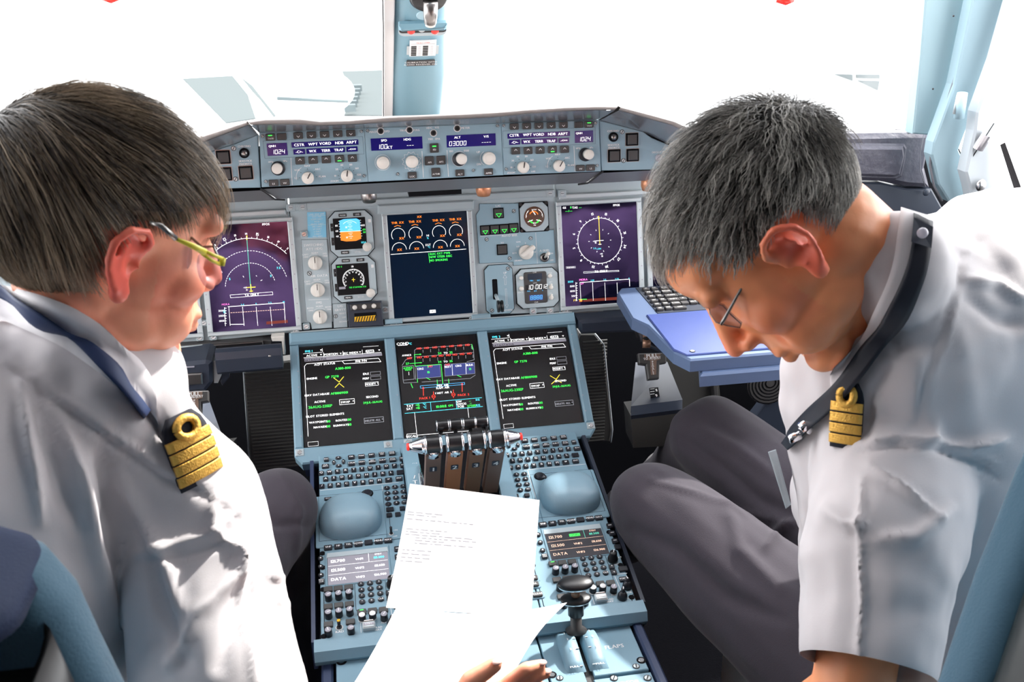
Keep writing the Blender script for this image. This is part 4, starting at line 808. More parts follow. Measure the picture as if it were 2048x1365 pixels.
for t, x, y, c_ in (('CHR', 608, 716, 'white'), ('UTC', 612, 803, 'white'), ('CHR', 622, 960, 'white'), ('MIN', 582, 784, 'eS'), ('SEC', 640, 781, 'eS'), ('MO', 560, 870, 'eS'), ('DY', 615, 868, 'eS'), ('Y', 672, 864, 'eS')): mb.text(t, *z4(x, y), .0028, .0050, c_)
T.part('readout', mb, b_)
for q, r in (((498, 762), .0042), ((733, 745), .0042), ((500, 849), .0048)): p = z4(*q); mb = MB(); mb.lathe(*p, [(r, .003), (r * .95, .007), (r * .6, .008)], 'knobw', 20); T.part('push_button', mb)
for q in ((740, 838), (743, 922)): p = z4(*q); mb = MB(); mb.lathe(*p, [(.0046, .003), (.0044, .007), (.003, .0075)], 'knobw', 20); mb.rr(p[0], p[1] + .002, .0035, .011, .007, .011, 'knobw', .001, .0008, rot=-8); T.part('selector', mb)
# ================================================================ LOWER DISPLAYS
z5 = zoomer(MFDP, 3.103, 560, 640)
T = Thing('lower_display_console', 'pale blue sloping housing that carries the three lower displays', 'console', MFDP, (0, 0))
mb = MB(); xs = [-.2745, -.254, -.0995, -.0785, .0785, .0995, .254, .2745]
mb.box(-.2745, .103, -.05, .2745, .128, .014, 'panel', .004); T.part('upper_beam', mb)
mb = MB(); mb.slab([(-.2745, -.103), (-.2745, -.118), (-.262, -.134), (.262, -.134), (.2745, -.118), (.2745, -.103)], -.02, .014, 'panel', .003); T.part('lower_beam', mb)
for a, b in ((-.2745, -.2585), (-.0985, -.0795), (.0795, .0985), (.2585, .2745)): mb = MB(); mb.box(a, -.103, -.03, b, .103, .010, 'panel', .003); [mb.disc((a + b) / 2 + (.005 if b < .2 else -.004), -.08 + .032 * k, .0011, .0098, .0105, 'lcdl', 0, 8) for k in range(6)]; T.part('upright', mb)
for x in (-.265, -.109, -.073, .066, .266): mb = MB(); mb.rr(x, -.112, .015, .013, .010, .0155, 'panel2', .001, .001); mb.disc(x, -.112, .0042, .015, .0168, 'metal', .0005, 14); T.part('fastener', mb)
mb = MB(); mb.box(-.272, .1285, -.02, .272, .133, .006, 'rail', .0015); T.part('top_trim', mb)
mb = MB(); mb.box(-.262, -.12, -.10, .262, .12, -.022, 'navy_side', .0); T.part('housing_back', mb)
def fms(label, cx, n, zoff):
    T = Thing('display_unit', label, 'display', MFDP, (cx, 0)); mb = MB(); mb.rr(cx, 0, .158, .2040, -.012, -.0005, 'black'); T.part('frame', mb)
    mb = MB(); mb.rr(cx, 0, .152, .1974, -.004, .0006, 'screenk'); S = T.part('screen', mb)
    mb = MB(); z = .0011; A = lambda x, y: z5(x + zoff[0], y + zoff[1]); lw = .0007
    A = (lambda x, y: z5(x, y)) if n == 1 else (lambda x, y: (z5(x, y)[0] + 2 * .17825, z5(x, y)[1]))
    def t(s_, x, y, h_=.0040, c='eW', al='c', sx=1): q = A(x, y); mb.text(s_, q[0], q[1], h_, z, c, al, sx=sx, bold=.0003)
    t('FMS %d' % n, 178, 197, .0042, 'eC'); t('ACTIVE', 197, 223); t('POSITION', 317, 215); t('SEC INDEX', 438, 207); t('DATA', 558, 196)
    mb.line([A(538, 190), A(580, 187), A(582, 203), A(540, 206)], lw * .7, z, 'eW', True)
    for x, y in ((255, 190), (255, 218), (377, 211), (497, 202), (616, 190)): q = A(x, y); mb.slab([(q[0] - .0018, q[1] + .0013), (q[0] + .0018, q[1] + .0013), (q[0], q[1] - .0016)], z - .0002, z, 'eW')
    mb.line([A(145, 213), A(262, 203)], lw, z, 'eW'); mb.line([A(148, 238), A(628, 204)], lw, z, 'eW'); mb.line([A(262, 180), A(264, 200)], lw, z, 'eW')
    for x in (270, 390, 510): mb.line([A(x, 205 - (x - 270) * .07), A(x + 2, 232 - (x - 270) * .07)], lw, z, 'eW')
    mb.dash(A(515, 170), A(612, 163), 12, lw, z, 'eW')
    q0, q1, q2, q3 = A(150, 242), A(632, 207), A(634, 224), A(152, 262); mb.slab([q0, q1, q2, q3], z - .0003, z - .0001, 'lcdl'); t('DATA/STATUS', 217, 250, .0042, 'gap', 'c')
    t('ACFT STATUS', 277, 276); t('FMS P/N', 503, 258)
    mb.line([A(175, 725), A(152, 290), A(165, 275), A(385, 257), A(400, 275), A(626, 262), A(612, 240), A(390, 256)], lw * 1.2, z, 'eW')
    t('A380-800', 390, 302, .0048, 'eG'); t('ENGINE', 198, 366); t('GP 7270', 322, 355, .0046, 'eG'); t('IDLE', 533, 337); t('PERF', 533, 366)
    for x, y, w_, h_ in ((592, 334, .0185, .0065), (594, 362, .0185, .0065), (570, 400, .0240, .0070)): q = A(x, y); mb.line(rrect(*q, w_, h_), lw * .8, z, 'eW' if y > 380 else 'eD', True)
    t('MODIFY *', 570, 400, .0038)
    t('NAV DATABASE', 230, 466); t('AF81009001', 367, 456, .0046, 'eG'); t('ACTIVE', 247, 510); t('SECOND', 572, 479); t('26AUG-23SEP', 250, 540, .0050, 'eG'); t('29JUL-26AUG', 575, 513, .0040, 'eG'); q = A(416, 510); mb.line(rrect(*q, .0270, .0100), lw, z, 'eW', True); t('SWAP  *', 418, 511)
    t('PILOT STORED ELEMENTS', 280, 594); t('WAYPOINTS', 237, 636, .0038); t('00', 300, 632, .0046, 'eG'); t('ROUTES', 381, 625, .0038); t('00', 430, 621, .0046, 'eG'); t('NAVAIDS', 249, 667, .0038); t('00', 300, 663, .0046, 'eG'); t('RUNWAYS', 379, 656, .0038); t('00', 431, 652, .0046, 'eG')
    q = A(583, 624); mb.line(rrect(*q, .0350, .0100), lw, z, 'eD', True); t('DELETE ALL *', 583, 625, .0036, 'eD'); q = A(206, 772); mb.line(rrect(*q, .0180, .0080), lw * .6, z, 'eW', True)
    if n == 1: P = [[(333, 362), (368, 388), (395, 355)], [(342, 422), (368, 396), (397, 420)]]
    else: P = [[(508, 447), (545, 470), (570, 440)], [(512, 500), (545, 473), (578, 492)]]
    for p in P: mb.line([A(*q) for q in p], .0011, z, 'eY')
    T.part('symbology', mb, S)
fms('left of the three lower displays, yellow cursor cross beside GP 7270', -.17825, 1, (0, 0))
fms('right of the three lower displays, yellow cursor cross at its right edge', .17825, 2, (0, 0))
T = Thing('display_unit', 'middle lower display with a red and green cabin air diagram', 'display', MFDP, (0, 0)); mb = MB(); mb.rr(0, 0, .156, .2040, -.012, -.0005, 'black'); T.part('frame', mb)
mb = MB(); mb.rr(0, 0, .152, .1974, -.004, .0006, 'screenk'); S = T.part('screen', mb); mb = MB(); z = .0011; A = z5; lw = .0007
def t(s_, x, y, h_=.0040, c='eW', al='c', rot=0): q = A(x, y); mb.text(s_, q[0], q[1], h_, z, c, al, bold=.0003, rot=rot)
def ln(P, c='eW', w=.0007, cl=False): mb.line([A(*p) for p in P], w, z, c, cl)
t('COND', 761, 150, .0055); ln([(733, 162), (790, 159)]); t('°C', 807, 150, .0040, 'eC')
ln([(835, 205), (835, 190), (850, 180), (1190, 155), (1200, 185), (1205, 250), (1160, 262)], 'eD'); ln([(840, 232), (1200, 205)], 'eD')
for i, x in enumerate((863, 910, 961, 1013, 1065, 1115, 1163)): t('HO', x, 180 - (x - 863) * .075, .0042, 'eR'); ln([(x + 24, 188 - (x - 863) * .075), (x + 25, 205 - (x - 863) * .075)], 'eD')
for i, x in enumerate((865, 908, 956, 1000, 1045, 1085, 1130, 1175)): t('HO', x, 235 - (x - 865) * .08, .0042, 'eR'); ln([(x + 22, 243 - (x - 865) * .08), (x + 23, 262 - (x - 865) * .08)], 'eD')
t('AVNCS', 785, 222, .0036); t('HO', 803, 240, .0042, 'eR'); t('24', 990, 209, .0044, 'eG'); t('TO', 1027, 207, .0038); t('25', 1060, 204, .0044, 'eG'); t('24', 990, 263, .0044, 'eG'); t('TO', 1027, 261, .0038); t('25', 1060, 258, .0044, 'eG')
ln([(835, 205), (838, 290), (842, 372)], 'eD'); ln([(833, 218), (870, 216)], 'eG', .001); ln([(835, 218), (838, 290), (1000, 278), (1010, 400)], 'eG', .001); ln([(805, 274), (870, 268)], 'eG', .001); t('27', 790, 274, .0044, 'eG'); ln([(820, 235), (780, 250), (758, 285)], 'eD')
for x, y in ((868, 216), (872, 268)): q = A(x, y); mb.slab([(q[0], q[1] + .0015), (q[0], q[1] - .0015), (q[0] + .003, q[1])], z - .0002, z, 'eG')
ln([(760, 292), (828, 286), (833, 370), (764, 376)], 'eD', .0007, True); t('AVNCS', 793, 300, .0036, 'eG'); t('VENT', 795, 312, .0036, 'eG'); ln([(799, 325), (800, 345)])
mb.slab([A(848, 290), A(992, 280), A(998, 355), A(853, 368)], z - .0003, z - .0001, 'eB'); mb.slab([A(1020, 279), A(1206, 266), A(1210, 335), A(1024, 352)], z - .0003, z - .0001, 'eB')
ln([(848, 290), (992, 280), (998, 355), (853, 368)], 'eD', .0006, True); ln([(1020, 279), (1206, 266), (1210, 335), (1024, 352)], 'eD', .0006, True); ln([(1067, 278), (1071, 346)]); ln([(1152, 270), (1156, 338)])
t('CRG', 871, 306); t('18', 921, 327, .0044, 'eG'); t('HO', 932, 290, .004, 'eR'); t('REST', 1041, 293); t('HO', 1040, 280, .004, 'eR'); t('CRG', 1106, 287); t('BULK', 1176, 282); t('21', 1178, 307, .0044, 'eG'); ln([(917, 283), (919, 300)], 'eG', .001); ln([(908, 361), (932, 374)], 'eG', .001); ln([(1100, 346), (1124, 357)], 'eG', .001)
ln([(852, 368), (854, 390)], 'eG', .001); ln([(813, 398), (823, 424)], 'eG', .0012); ln([(765, 380), (768, 395), (850, 390)], 'eD'); ln([(880, 388), (1000, 380)], 'eD'); ln([(1020, 378), (1180, 366), (1212, 345)], 'eD'); ln([(975, 375), (977, 402)], 'eG', .001); ln([(1046, 370), (1048, 395)], 'eG', .001); ln([(1190, 155), (1196, 185)], 'eG', .0012)
ln([(870, 412), (1145, 391), (1146, 403), (872, 426)], 'eS', .0007, True); t('MIX AIR', 1010, 408, .0042); t('RAM AIR', 1010, 423, .0042)
for x, y, n in ((890, 450, 1), (1131, 425, 1)): ln([(x, y + 22), (x - 1, y - 22)], 'eR', .0012); q = A(x - 1, y - 24); mb.slab([(q[0] - .002, q[1] - .001), (q[0] + .002, q[1] - .001), (q[0], q[1] + .003)], z - .0002, z, 'eR')
for x, y in ((953, 478), (1076, 466)): c = A(x, y); mb.arc(*c, .0032, 0, 360, .0009, z, 'eR', 14); ln([(x - 9, y), (x + 9, y)], 'eR'); ln([(x, y + 10), (x + 1, y + 20)], 'eR', .001); ln([(x, y - 10), (x - 1, y - 30)], 'eR', .001)
t('PACK 1', 897, 488, .0042, 'eR'); t('PACK 2', 1138, 467, .0042, 'eR'); t('1 HOT AIR 2', 1014, 454, .0038)
ln([(770, 527), (1252, 485)], 'eC', .0008); ln([(775, 583), (1258, 540)], 'eC', .0008); ln([(934, 515), (938, 567)], 'eC', .0006); ln([(1092, 500), (1097, 552)], 'eC', .0006)
t('TAT', 806, 536, .0044); t('+15', 853, 531, .0044, 'eG'); t('°C', 897, 527, .004, 'eC'); t('SAT', 804, 554, .0044); t('+15', 855, 549, .0044, 'eG'); t('°C', 899, 546, .004, 'eC'); t('10:00:11', 1000, 539, .0050, 'eG'); t('GPS', 1058, 534, .0038, 'eG')
t('GW', 1110, 509, .0040); t('GWCG', 1124, 524, .0040); t('FOB', 1122, 540, .0044); t('--', 1178, 505, .004, 'eG'); t('--', 1182, 518, .004, 'eG'); t('27500', 1188, 535, .0044, 'eG'); t('KG', 1226, 498, .0036, 'eC'); t('KG', 1229, 531, .0036, 'eC')
ln([(835, 578), (852, 740)]); ln([(1165, 550), (1182, 695)]); ln([(850, 718), (1180, 690)]); ln([(787, 712), (848, 707), (850, 734), (790, 740)], 'eW', .0007, True); t('RECALL', 820, 724, .0042)
T.part('symbology', mb, S)
# ================================================================ PEDESTAL
z6 = zoomer(PED, 5.25, 600, 860); z7 = zoomer(PED, 5.0556, 860, 850); z8 = zoomer(PED, 5.054, 600, 1060); z9 = zoomer(PED, 5.688, 1050, 1020)
z8h = lambda x, y, h: PED.uv(600 + x / 5.054, 1060 + y / 5.054, h); z9h = lambda x, y, h: PED.uv(1050 + x / 5.688, 1020 + y / 5.688, h)
def yz(mb, prof, x0, x1, m):  # extrude a (y, z) outline along x
    n = len(prof); a = sum(prof[i][0] * prof[(i + 1) % n][1] - prof[(i + 1) % n][0] * prof[i][1] for i in range(n))
    if a < 0: prof = prof[::-1]
    vs = [(x0, y, z) for y, z in prof] + [(x1, y, z) for y, z in prof]
    mb.add(vs, [tuple(range(n))[::-1], tuple(range(n, 2 * n))] + [(i, (i + 1) % n, (i + 1) % n + n, i + n) for i in range(n)], m)
T = Thing('centre_pedestal', 'dark centre pedestal body with a pale blue sill, standing between the two pilots', 'pedestal', WORLD, (0, -.45), h=-.6)
Pz = lambda y, d=0: -.302 + .196 * (y + .4656) + d
mb = MB(); yz(mb, [(-.655, Pz(-.655, -.014)), (-.27, Pz(-.27, -.014)), (-.22, -.36), (-.22, -.84), (-.62, -.84)], -.232, .232, 'navy_side'); T.part('body', mb)
mb = MB(); yz(mb, [(-1.0, -.42), (-.625, -.40), (-.625, -.84), (-1.0, -.84)], -.212, .205, 'navy_side'); T.part('aft_body', mb)
mb = MB(); yz(mb, [(-.667, Pz(-.66, -.012)), (-.662, Pz(-.66, .002)), (-.640, Pz(-.640, .002)), (-.640, Pz(-.64, -.02)), (-.66, Pz(-.66, -.024))], -.2425, .2425, 'panel'); T.part('sill', mb)
for s_ in (-1, 1):
    mb = MB(); yz(mb, [(-.64, Pz(-.64, -.05)), (-.64, Pz(-.64, -.002)), (-.26, Pz(-.26, .004)), (-.23, -.29), (-.10, -.20), (-.07, -.16), (-.07, -.45), (-.26, -.45)], s_ * .2405, s_ * .2465, 'dark_panel' if s_ > 0 else 'navy_side'); T.part('side_cheek', mb)
mb = MB(); yz(mb, [(-.655, -.36), (-.50, -.36), (-.50, -.80), (-.60, -.80)], .2325, .2395, 'wood'); T.part('side_board', mb, label='orange-brown side board')
DXK = z7(757, 385)[0] - z6(270, 528)[0]; DYK = (z7(757, 385)[1] - z6(270, 528)[1] + z7(1270, 135)[1] - z6(860, 266)[1]) / 2
KEYS = [('ESC', 278, 322, 60, 48), ('CLR|INFO', 268, 392, 84, 50), ('DIR', 540, 297, 80, 48), ('PERF', 646, 288, 80, 48), ('INIT', 752, 277, 78, 48), ('NAV|AID', 860, 266, 78, 50), ('MAIL|BOX', 967, 257, 80, 52), ('F.PLN', 543, 364, 82, 48), ('DEST', 650, 353, 80, 48), ('SEC|INDEX', 759, 344, 82, 52), ('SURV', 865, 334, 80, 48), ('ATC|COM', 972, 324, 80, 52), ('ND', 1069, 313, 58, 46)]
for row, x0, y0, dx in (('QWERTYUIOP', 223, 465, 85.4), ('ASDFGHJKL', 270, 528, 85.8), ('/ZXCVBNM', 231, 603, 86.1)):
    for i, c_ in enumerate(row): KEYS.append((c_, x0 + dx * i, y0 - {'Q': 8.6, 'A': 8.1, '/': 8.2}[row[0]] * i, 60, 50))
KEYS += [('<-', 1088, 384, 82, 46), ('', 1053, 455, 86, 48), ('SP', 930, 536, 82, 46), ('ENT', 1041, 523, 80, 46)]
NP = [('1', 911, 618), ('2', 997, 608), ('3', 1082, 600), ('4', 916, 674), ('5', 1001, 664), ('6', 1087, 655), ('7', 922, 730), ('8', 1007, 720), ('9', 1093, 711), ('.', 928, 787), ('0', 1013, 776), ('+/-', 1097, 768)]
kx = .000149; ky = .000205
def oval(T, name, p, a, b, txt, hh=.0034, m='key', z0=0):
    mb = MB(); mb.disc(p[0], p[1], a, z0, z0 + .0028, m, .0008, 20, ry=b)
    if txt: mb.text(txt, p[0], p[1], hh, z0 + .003, 'white', bold=.0002)
    return T.part(name, mb)
for side in (0, 1):
    dx, dy = (0, 0) if side == 0 else (DXK, DYK)
    K = lambda x, y: (z6(x, y)[0] + dx, z6(x, y)[1] + dy)
    T = Thing('keyboard_unit', ('left', 'right')[side] + ' pedestal letter keyboard with black keys and a smooth domed hand rest', 'keyboard', PED, K(600, 480))
    top = K(600, 235)[1]; x0, x1 = (-.2315, -.0885) if side == 0 else (.0885, .2315); bot = z6(600, 1190)[1]
    mb = MB(); mb.slab([(x0, bot), (x1, bot), (x1, top), (x0, top)], -.012, 0, 'panel', .001)
    r0 = K(160, 645)[1]
    if side == 0: mb.line([(x0 + .002, r0), (-.098 - .0, r0 + .0015)], .0008, .0002, 'white'); nx = z6(862, 590)[0]; mb.line([(nx, z6(865, 588)[1]), (nx - .001, z6(900, 960)[1])], .0008, .0002, 'white')
    else: mb.line([(.12, r0), (x1 - .002, r0)], .0008, .0002, 'white'); nx = z7(990, 470)[0]; mb.line([(nx, z7(990, 465)[1]), (nx + .001, z7(1065, 760)[1])], .0010, .0002, 'white')
    mb.line([K(500, 330), K(500, 392), K(800, 365)], .0004, .0002, 'gap') ; T.part('faceplate', mb)
    for t, x, y, w, h in KEYS:
        p = K(x, y); o = key(T, 'key', p, w * kx * .98, .0098, '' if t == '<-' else t, 'key', hh=.0028 if '|' in t else (.0032 if len(t) > 1 else .0048), tc='white')
        if t == '<-': mb = MB(); mb.line([(p[0] - .004, p[1]), (p[0] + .004, p[1])], .0009, .0039, 'white'); mb.line([(p[0] - .002, p[1] + .0015), (p[0] - .004, p[1]), (p[0] - .002, p[1] - .0015)], .0007, .0039, 'white'); T.part('arrow', mb, o)
    for x, y, r in ((403, 303, 90), (356, 350, 180), (456, 342, 0), (407, 386, 270)):
        p = K(x, y); mb = MB(); a, b = (.0052, .0036) if r in (90, 270) else (.0030, .0056); mb.disc(p[0], p[1], a, 0, .003, 'key', .0008, 18, ry=b); d = (math.cos(rad(r)), math.sin(rad(r))); n_ = (-d[1], d[0]); s_ = .0016
        mb.slab([(p[0] + d[0] * s_, p[1] + d[1] * s_), (p[0] + n_[0] * s_ - d[0] * s_ * .6, p[1] + n_[1] * s_ - d[1] * s_ * .6), (p[0] - n_[0] * s_ - d[0] * s_ * .6, p[1] - n_[1] * s_ - d[1] * s_ * .6)], .003, .0032, 'white'); T.part('cursor_key', mb)
    c1 = z7(795, 520); c0 = z6(911, 618); ex, ey = (0, 0) if side == 0 else (c1[0] - c0[0], c1[1] - c0[1])
    for t, x, y in NP: p = z6(x, y); oval(T, 'number_key', (p[0] + ex, p[1] + ey), .0052, .0044, t)
    for x, y, w in ((945, 845, 84), (1075, 835, 60), (937, 905, 60), (1027, 897, 60)): p = z6(x, y); key(T, 'blank_key', (p[0] + ex, p[1] + ey), w * kx, .0085, '', 'key')
    # cursor area and dome
    cx = z6(528, 900)[0] if side == 0 else z7(1400, 700)[0]; vb = (z6(528, 1165)[1] + z7(1400, 930)[1]) / 2
    mb = MB(); mb.rr(cx, vb + .048, .112, .118, 0, .002, 'panel', .003, .0008); mb.line(rrect(cx + (.006 if side == 0 else -.006), vb + .055, .113, .105), .0006, .0022, 'gap', True) ; T.part('cursor_plate', mb)
    mb = MB(); nu, nv = 40, 14; vs = []; fs = []; A_, B_, H_ = .0505, .0455, .036
    for j in range(nv + 1):
        ph = math.pi / 2 * j / nv; rr_ = math.cos(ph) ** .75 if j < nv else 0; zz = H_ * math.sin(ph) ** .85
        for i in range(nu):
            th = 2 * math.pi * i / nu; c_, s_ = math.cos(th), math.sin(th); e = 2 / 2.6
            x = A_ * rr_ * math.copysign(abs(c_) ** e, c_) * (1 - .10 * (1 if s_ > 0 else 0) * s_); y = B_ * rr_ * math.copysign(abs(s_) ** e, s_)
            vs.append((cx + x, vb + .046 + y - zz * .05, .002 + zz))
    for j in range(nv):
        for i in range(nu): k = (i + 1) % nu; fs.append((j * nu + i, j * nu + k, (j + 1) * nu + k, (j + 1) * nu + i))
    mb.add(vs, fs, 'domeM', True); T.part('hand_rest', mb)
    mb = MB(); px = cx + (.030 if side == 0 else -.040); mb.disc(px, vb + .102, .010, .0015, .0030, 'gap', .0005, 24); mb.disc(px, vb + .102, .008, .002, .0055, 'key', .002, 24); T.part('thumb_wheel', mb)
    mb = MB(); mb.rr(cx - .035, vb + .098, .012, .007, .002, .004, 'key', .001, .0005); mb.text('ESC', cx - .035, vb + .098, .003, .0042, 'white'); T.part('key', mb)
# toggle on the left unit
T = Thing('toggle_switch', 'small black ON/OFF toggle switch right of the left hand rest dome', 'switch', PED, z6(958, 1090)); c = z6(958, 1095); mb = MB(); mb.lathe(*c, [(.0040, 0), (.0036, .0012)], 'white', 20); mb.lathe(*c, [(.0030, .0010), (.0028, .0025)], 'key', 20); mb.tube([(c[0], c[1], .001), (c[0], c[1] + .001, .014)], [.0016, .0022], 'key', 10); mb.text('ON', *z6(1003, 1055), .0030, .0002, 'white'); mb.text('OFF', *z6(998, 1120), .0030, .0002, 'white'); T.part('lever', mb)
# ---- radio panels
dR = (z9(203, 178)[0] - z8(285, 190)[0], z9(203, 178)[1] - z8(285, 190)[1])
for side in (0, 1):
    R9 = (lambda x, y, h=0: z9h(x, y, h)) if side else (lambda x, y, h=0: (z9h(x, y, h)[0] - dR[0], z9h(x, y, h)[1] - dR[1]))
    R8 = (lambda x, y, h=0: z8h(x, y, h)) if not side else (lambda x, y, h=0: (z8h(x, y, h)[0] + dR[0], z8h(x, y, h)[1] + dR[1]))
    T = Thing('radio_panel', ('left pedestal radio panel with a bright grey frequency screen reading 121.700', 'right pedestal radio panel with a dark screen reading 121.700 and a green box')[side], 'radio panel', PED, R9(600, 500))
    x0, x1 = (-.2325, -.0885) if side == 0 else (.0885, .2325); y0, y1 = -.1815, z6(600, 1195)[1]
    mb = MB(); mb.slab([(x0, y0), (x1, y0), (x1, y1), (x0, y1)], -.012, 0, 'panel', .001)
    mb.line([(x0 + .004, y0 + .003), (x1 - .006, y0 + .003), (x1 - .006, y0 + .014), (x1 - .001, y0 + .018)], .0012, .0003, 'gap'); mb.line([(x0 + .005, y0 + .09), (x0 + .005, y0 + .016), (x0 + .010, y0 + .012), (x0 + .012, y0 + .004)], .0010, .0003, 'gap')
    for t, x, y, h_ in (('ADF', 1008, 970, .0032), ('VOR', 1180, 943, .0032), ('MKR', 1195, 1006, .0032), ('RAD', 968, 1020, .0032), ('NAV', 970, 1045, .0032), ('OFF', 1047, 622, .0032), ('BAT', 1068, 545, .0032)): mb.text(t, *R9(x, y), h_, .0002, 'white', bold=.0002)
    mb.text('RAD', *R8(400, 1032), .0040, .0002, 'white', bold=.0003)
    q = R9(780, 655); mb.line(rrect(q[0] + .001, q[1] - .004, .046, .060, .006), .0007, .0002, 'gap', True)
    q = R9(1160, 840); mb.line([(q[0] - .012, q[1] - .028), (q[0] - .015, q[1] + .02), (q[0] + .006, q[1] + .02)], .0007, .0002, 'white'); q = R9(775, 1030); mb.line([(q[0], q[1] - .008), (q[0], q[1] + .010), (q[0] + .005, q[1] + .013)], .0007, .0002, 'white')
    for ax, ay in ((.004, .098), (.004, .142), (x1 - x0 - .004, .078), (x1 - x0 - .004, .150), (x1 - x0 - .005, .013), (.004, .010), (.004, .172)): mb.disc(x0 + ax, y0 + ay, .0046, -.001, .0004, 'gap', 0, 16)
    T.part('faceplate', mb)
    for t, x, y in (('VHF', 203, 178), ('HF', 311, 165), ('TEL', 418, 150), ('SQWK', 524, 138), ('', 630, 122), ('MENU', 737, 110), ('NAV', 838, 100)): key(T, 'page_key', R9(x, y), .0128, .0098, t, 'key', hh=.0036)
    P = [R9(225, 288), R9(858, 212), R9(960, 505), R9(303, 585)]; xa, xb = (P[0][0] + P[3][0]) / 2, (P[1][0] + P[2][0]) / 2; ya, yb = (P[2][1] + P[3][1]) / 2, (P[0][1] + P[1][1]) / 2
    mb = MB(); mb.slab([(xa - .004, ya - .002), (xb + .003, ya - .002), (xb + .003, yb + .013), (xa - .004, yb + .013)], -.001, .0015, 'panel' , .001); mb.slab([(xa - .002, yb - .002), (xb + .002, yb - .002), (xb + .001, yb + .010), (xa - .001, yb + .010)], .001, .0022, 'panel2', .0012); b_ = T.part('screen_bezel', mb)
    mb = MB(); mb.slab([(xa, ya), (xb, ya), (xb, yb), (xa, yb)], .001, .0020, 'lcdl' if side == 0 else 'lcd'); cc = 'eW' if side == 0 else 'eP'; z = .0023
    w = xb - xa; h = yb - ya; rows = [yb - h * (.17 + i * .325) for i in range(3)]
    for i in (1, 2): mb.line([(xa + .001, yb - h * (.01 + i * .325)), (xb - .001, yb - h * (.01 + i * .325))], .0005, z, cc)
    for i, (a, b, c_) in enumerate((('121.700', 'VHF1', '118.500'), ('121.500', 'VHF2', '131.650'), ('DATA', 'VHF3', '126.900'))):
        mb.text(a, xa + w * (.17 if i < 2 else .17), rows[i], .0058, z, cc, bold=.0005 if side == 0 else .0002, sx=.95)
        if i == 0 and side: mb.rr(xa + w * .51, rows[i], .0175, .0058, z - .0002, z - .0001, 'eG'); mb.text(b, xa + w * .51, rows[i], .0042, z, 'lcd', bold=.0002)
        else: mb.text(b, xa + w * .52, rows[i] - .0008, .0042, z, cc, bold=.0003)
        mb.text(c_, xa + w * .85, rows[i] - (.0015 if i == 0 else 0), .0042, z, 'eC' if (i == 0 and side == 0) else ('eT' if i == 0 else cc), bold=.0003)
    mb.text('STBY', xa + w * .84, rows[0] + .0052, .0032, z, cc, bold=.0002); mb.line([(xa + w * .68, yb - .001), (xa + w * .68, yb - h * .325)], .0006, z, cc if side == 0 else 'eT')
    if side == 0: mb.line([(xa, ya), (xa, yb - .001), (xb, yb - .001)], .0004, z, 'gap')
    T.part('screen', mb, b_)
    for x, y in ((150, 292), (174, 380), (200, 470)):
        p = R9(x, y); mb = MB(); mb.disc(p[0], p[1], .0043, 0, .003, 'key', .0008, 18); mb.disc(p[0], p[1], .0014, .003, .0032, 'white', 0, 10); T.part('round_key', mb)
    key(T, 'key', R9(222, 540), .0092, .0098, 'MSG|CLR', 'key', hh=.0026)
    for x, y, t in ((962, 192, 1), (990, 277, 1), (1022, 365, 1), (1053, 433, 0)):
        p = R9(x, y); o = key(T, 'side_key', p, .0100, .0100, '', 'key')
        if t: mb = MB(); mb.rr(p[0], p[1], .0054, .0012, .0034, .0038, 'white'); T.part('dash', mb, o)
    for i, (x, y) in enumerate([(658, 565), (753, 555), (847, 542), (680, 628), (775, 615), (870, 603), (700, 690), (796, 677), (893, 665), (720, 755), (818, 742), (917, 727)]): oval(T, 'number_key', R9(x, y), .0047, .0043, ('1', '2', '3', '4', '5', '6', '7', '8', '9', '*', '0', 'CLR')[i], .0032)
    for t, x, y in (('^', 985, 660), ('v', 1010, 722)): key(T, 'arrow_key', R9(x, y), .0088, .0088, t, 'key', hh=.004)
    key(T, 'blank_key', R9(1115, 683), .0140, .0100, '', 'key'); key(T, 'voice_key', R9(1115, 800), .0120, .0090, 'VOICE', 'key', hh=.003)
    gr = [(318, 618), (430, 600), (545, 585)] if side else []
    for i, (x, y) in enumerate([(285, 612), (387, 602), (493, 590), (285, 787), (393, 773), (500, 762), (288, 968), (510, 940), (625, 840), (733, 828), (845, 818)]):
        p = R8(x, y); key(T, 'transmit_key', p, .0132, .0098, '', 'bkey', led=('eG', .0022) if (i == 0 and side) or (i == 8 and not side) else None)
    HK = .0125
    for i, (x, y) in enumerate([(283, 648), (387, 635), (492, 622), (283, 827), (390, 812), (500, 797), (283, 1007), (512, 985), (625, 857), (732, 842), (848, 848)]):
        p = R8(x, y, HK); mb = MB(); mb.lathe(*p, [(.0056, 0), (.0054, HK * .8), (.0048, HK * .97)], 'key', 20)
        if i in (8, 9) if not side else i == 8: mb.lathe(*p, [(.0058, .0), (.0058, .003)], 'white', 20)
        mb.lathe(*p, [(.0047, HK * .96), (.0043, HK)], 'lcdl' if i not in (8, 9) else 'white', 20); a = (20, 60, 65, 20, 95, 65, 110, 5, 150, 100, 60)[i]; mb.line([(p[0] - .001 * math.cos(rad(a)), p[1] - .001 * math.sin(rad(a))), (p[0] + .004 * math.cos(rad(a)), p[1] + .004 * math.sin(rad(a)))], .0011, HK + .0003, 'white'); T.part('volume_knob', mb)
    p = R8(398, 992); mb = MB(); mb.lathe(*p, [(.0056, 0), (.0052, .001)], 'white', 22); mb.lathe(*p, [(.0042, .0008), (.0038, .0025)], 'key', 20); mb.tube([(p[0], p[1], .001), (p[0], p[1] + .001, .014)], [.0022, .0026], 'key', 10); mb.tube([(p[0], p[1] + .001, .0138), (p[0], p[1] + .0011, .0150)], .0026, 'hazard' if side == 0 else 'knobw', 10); T.part('toggle', mb)
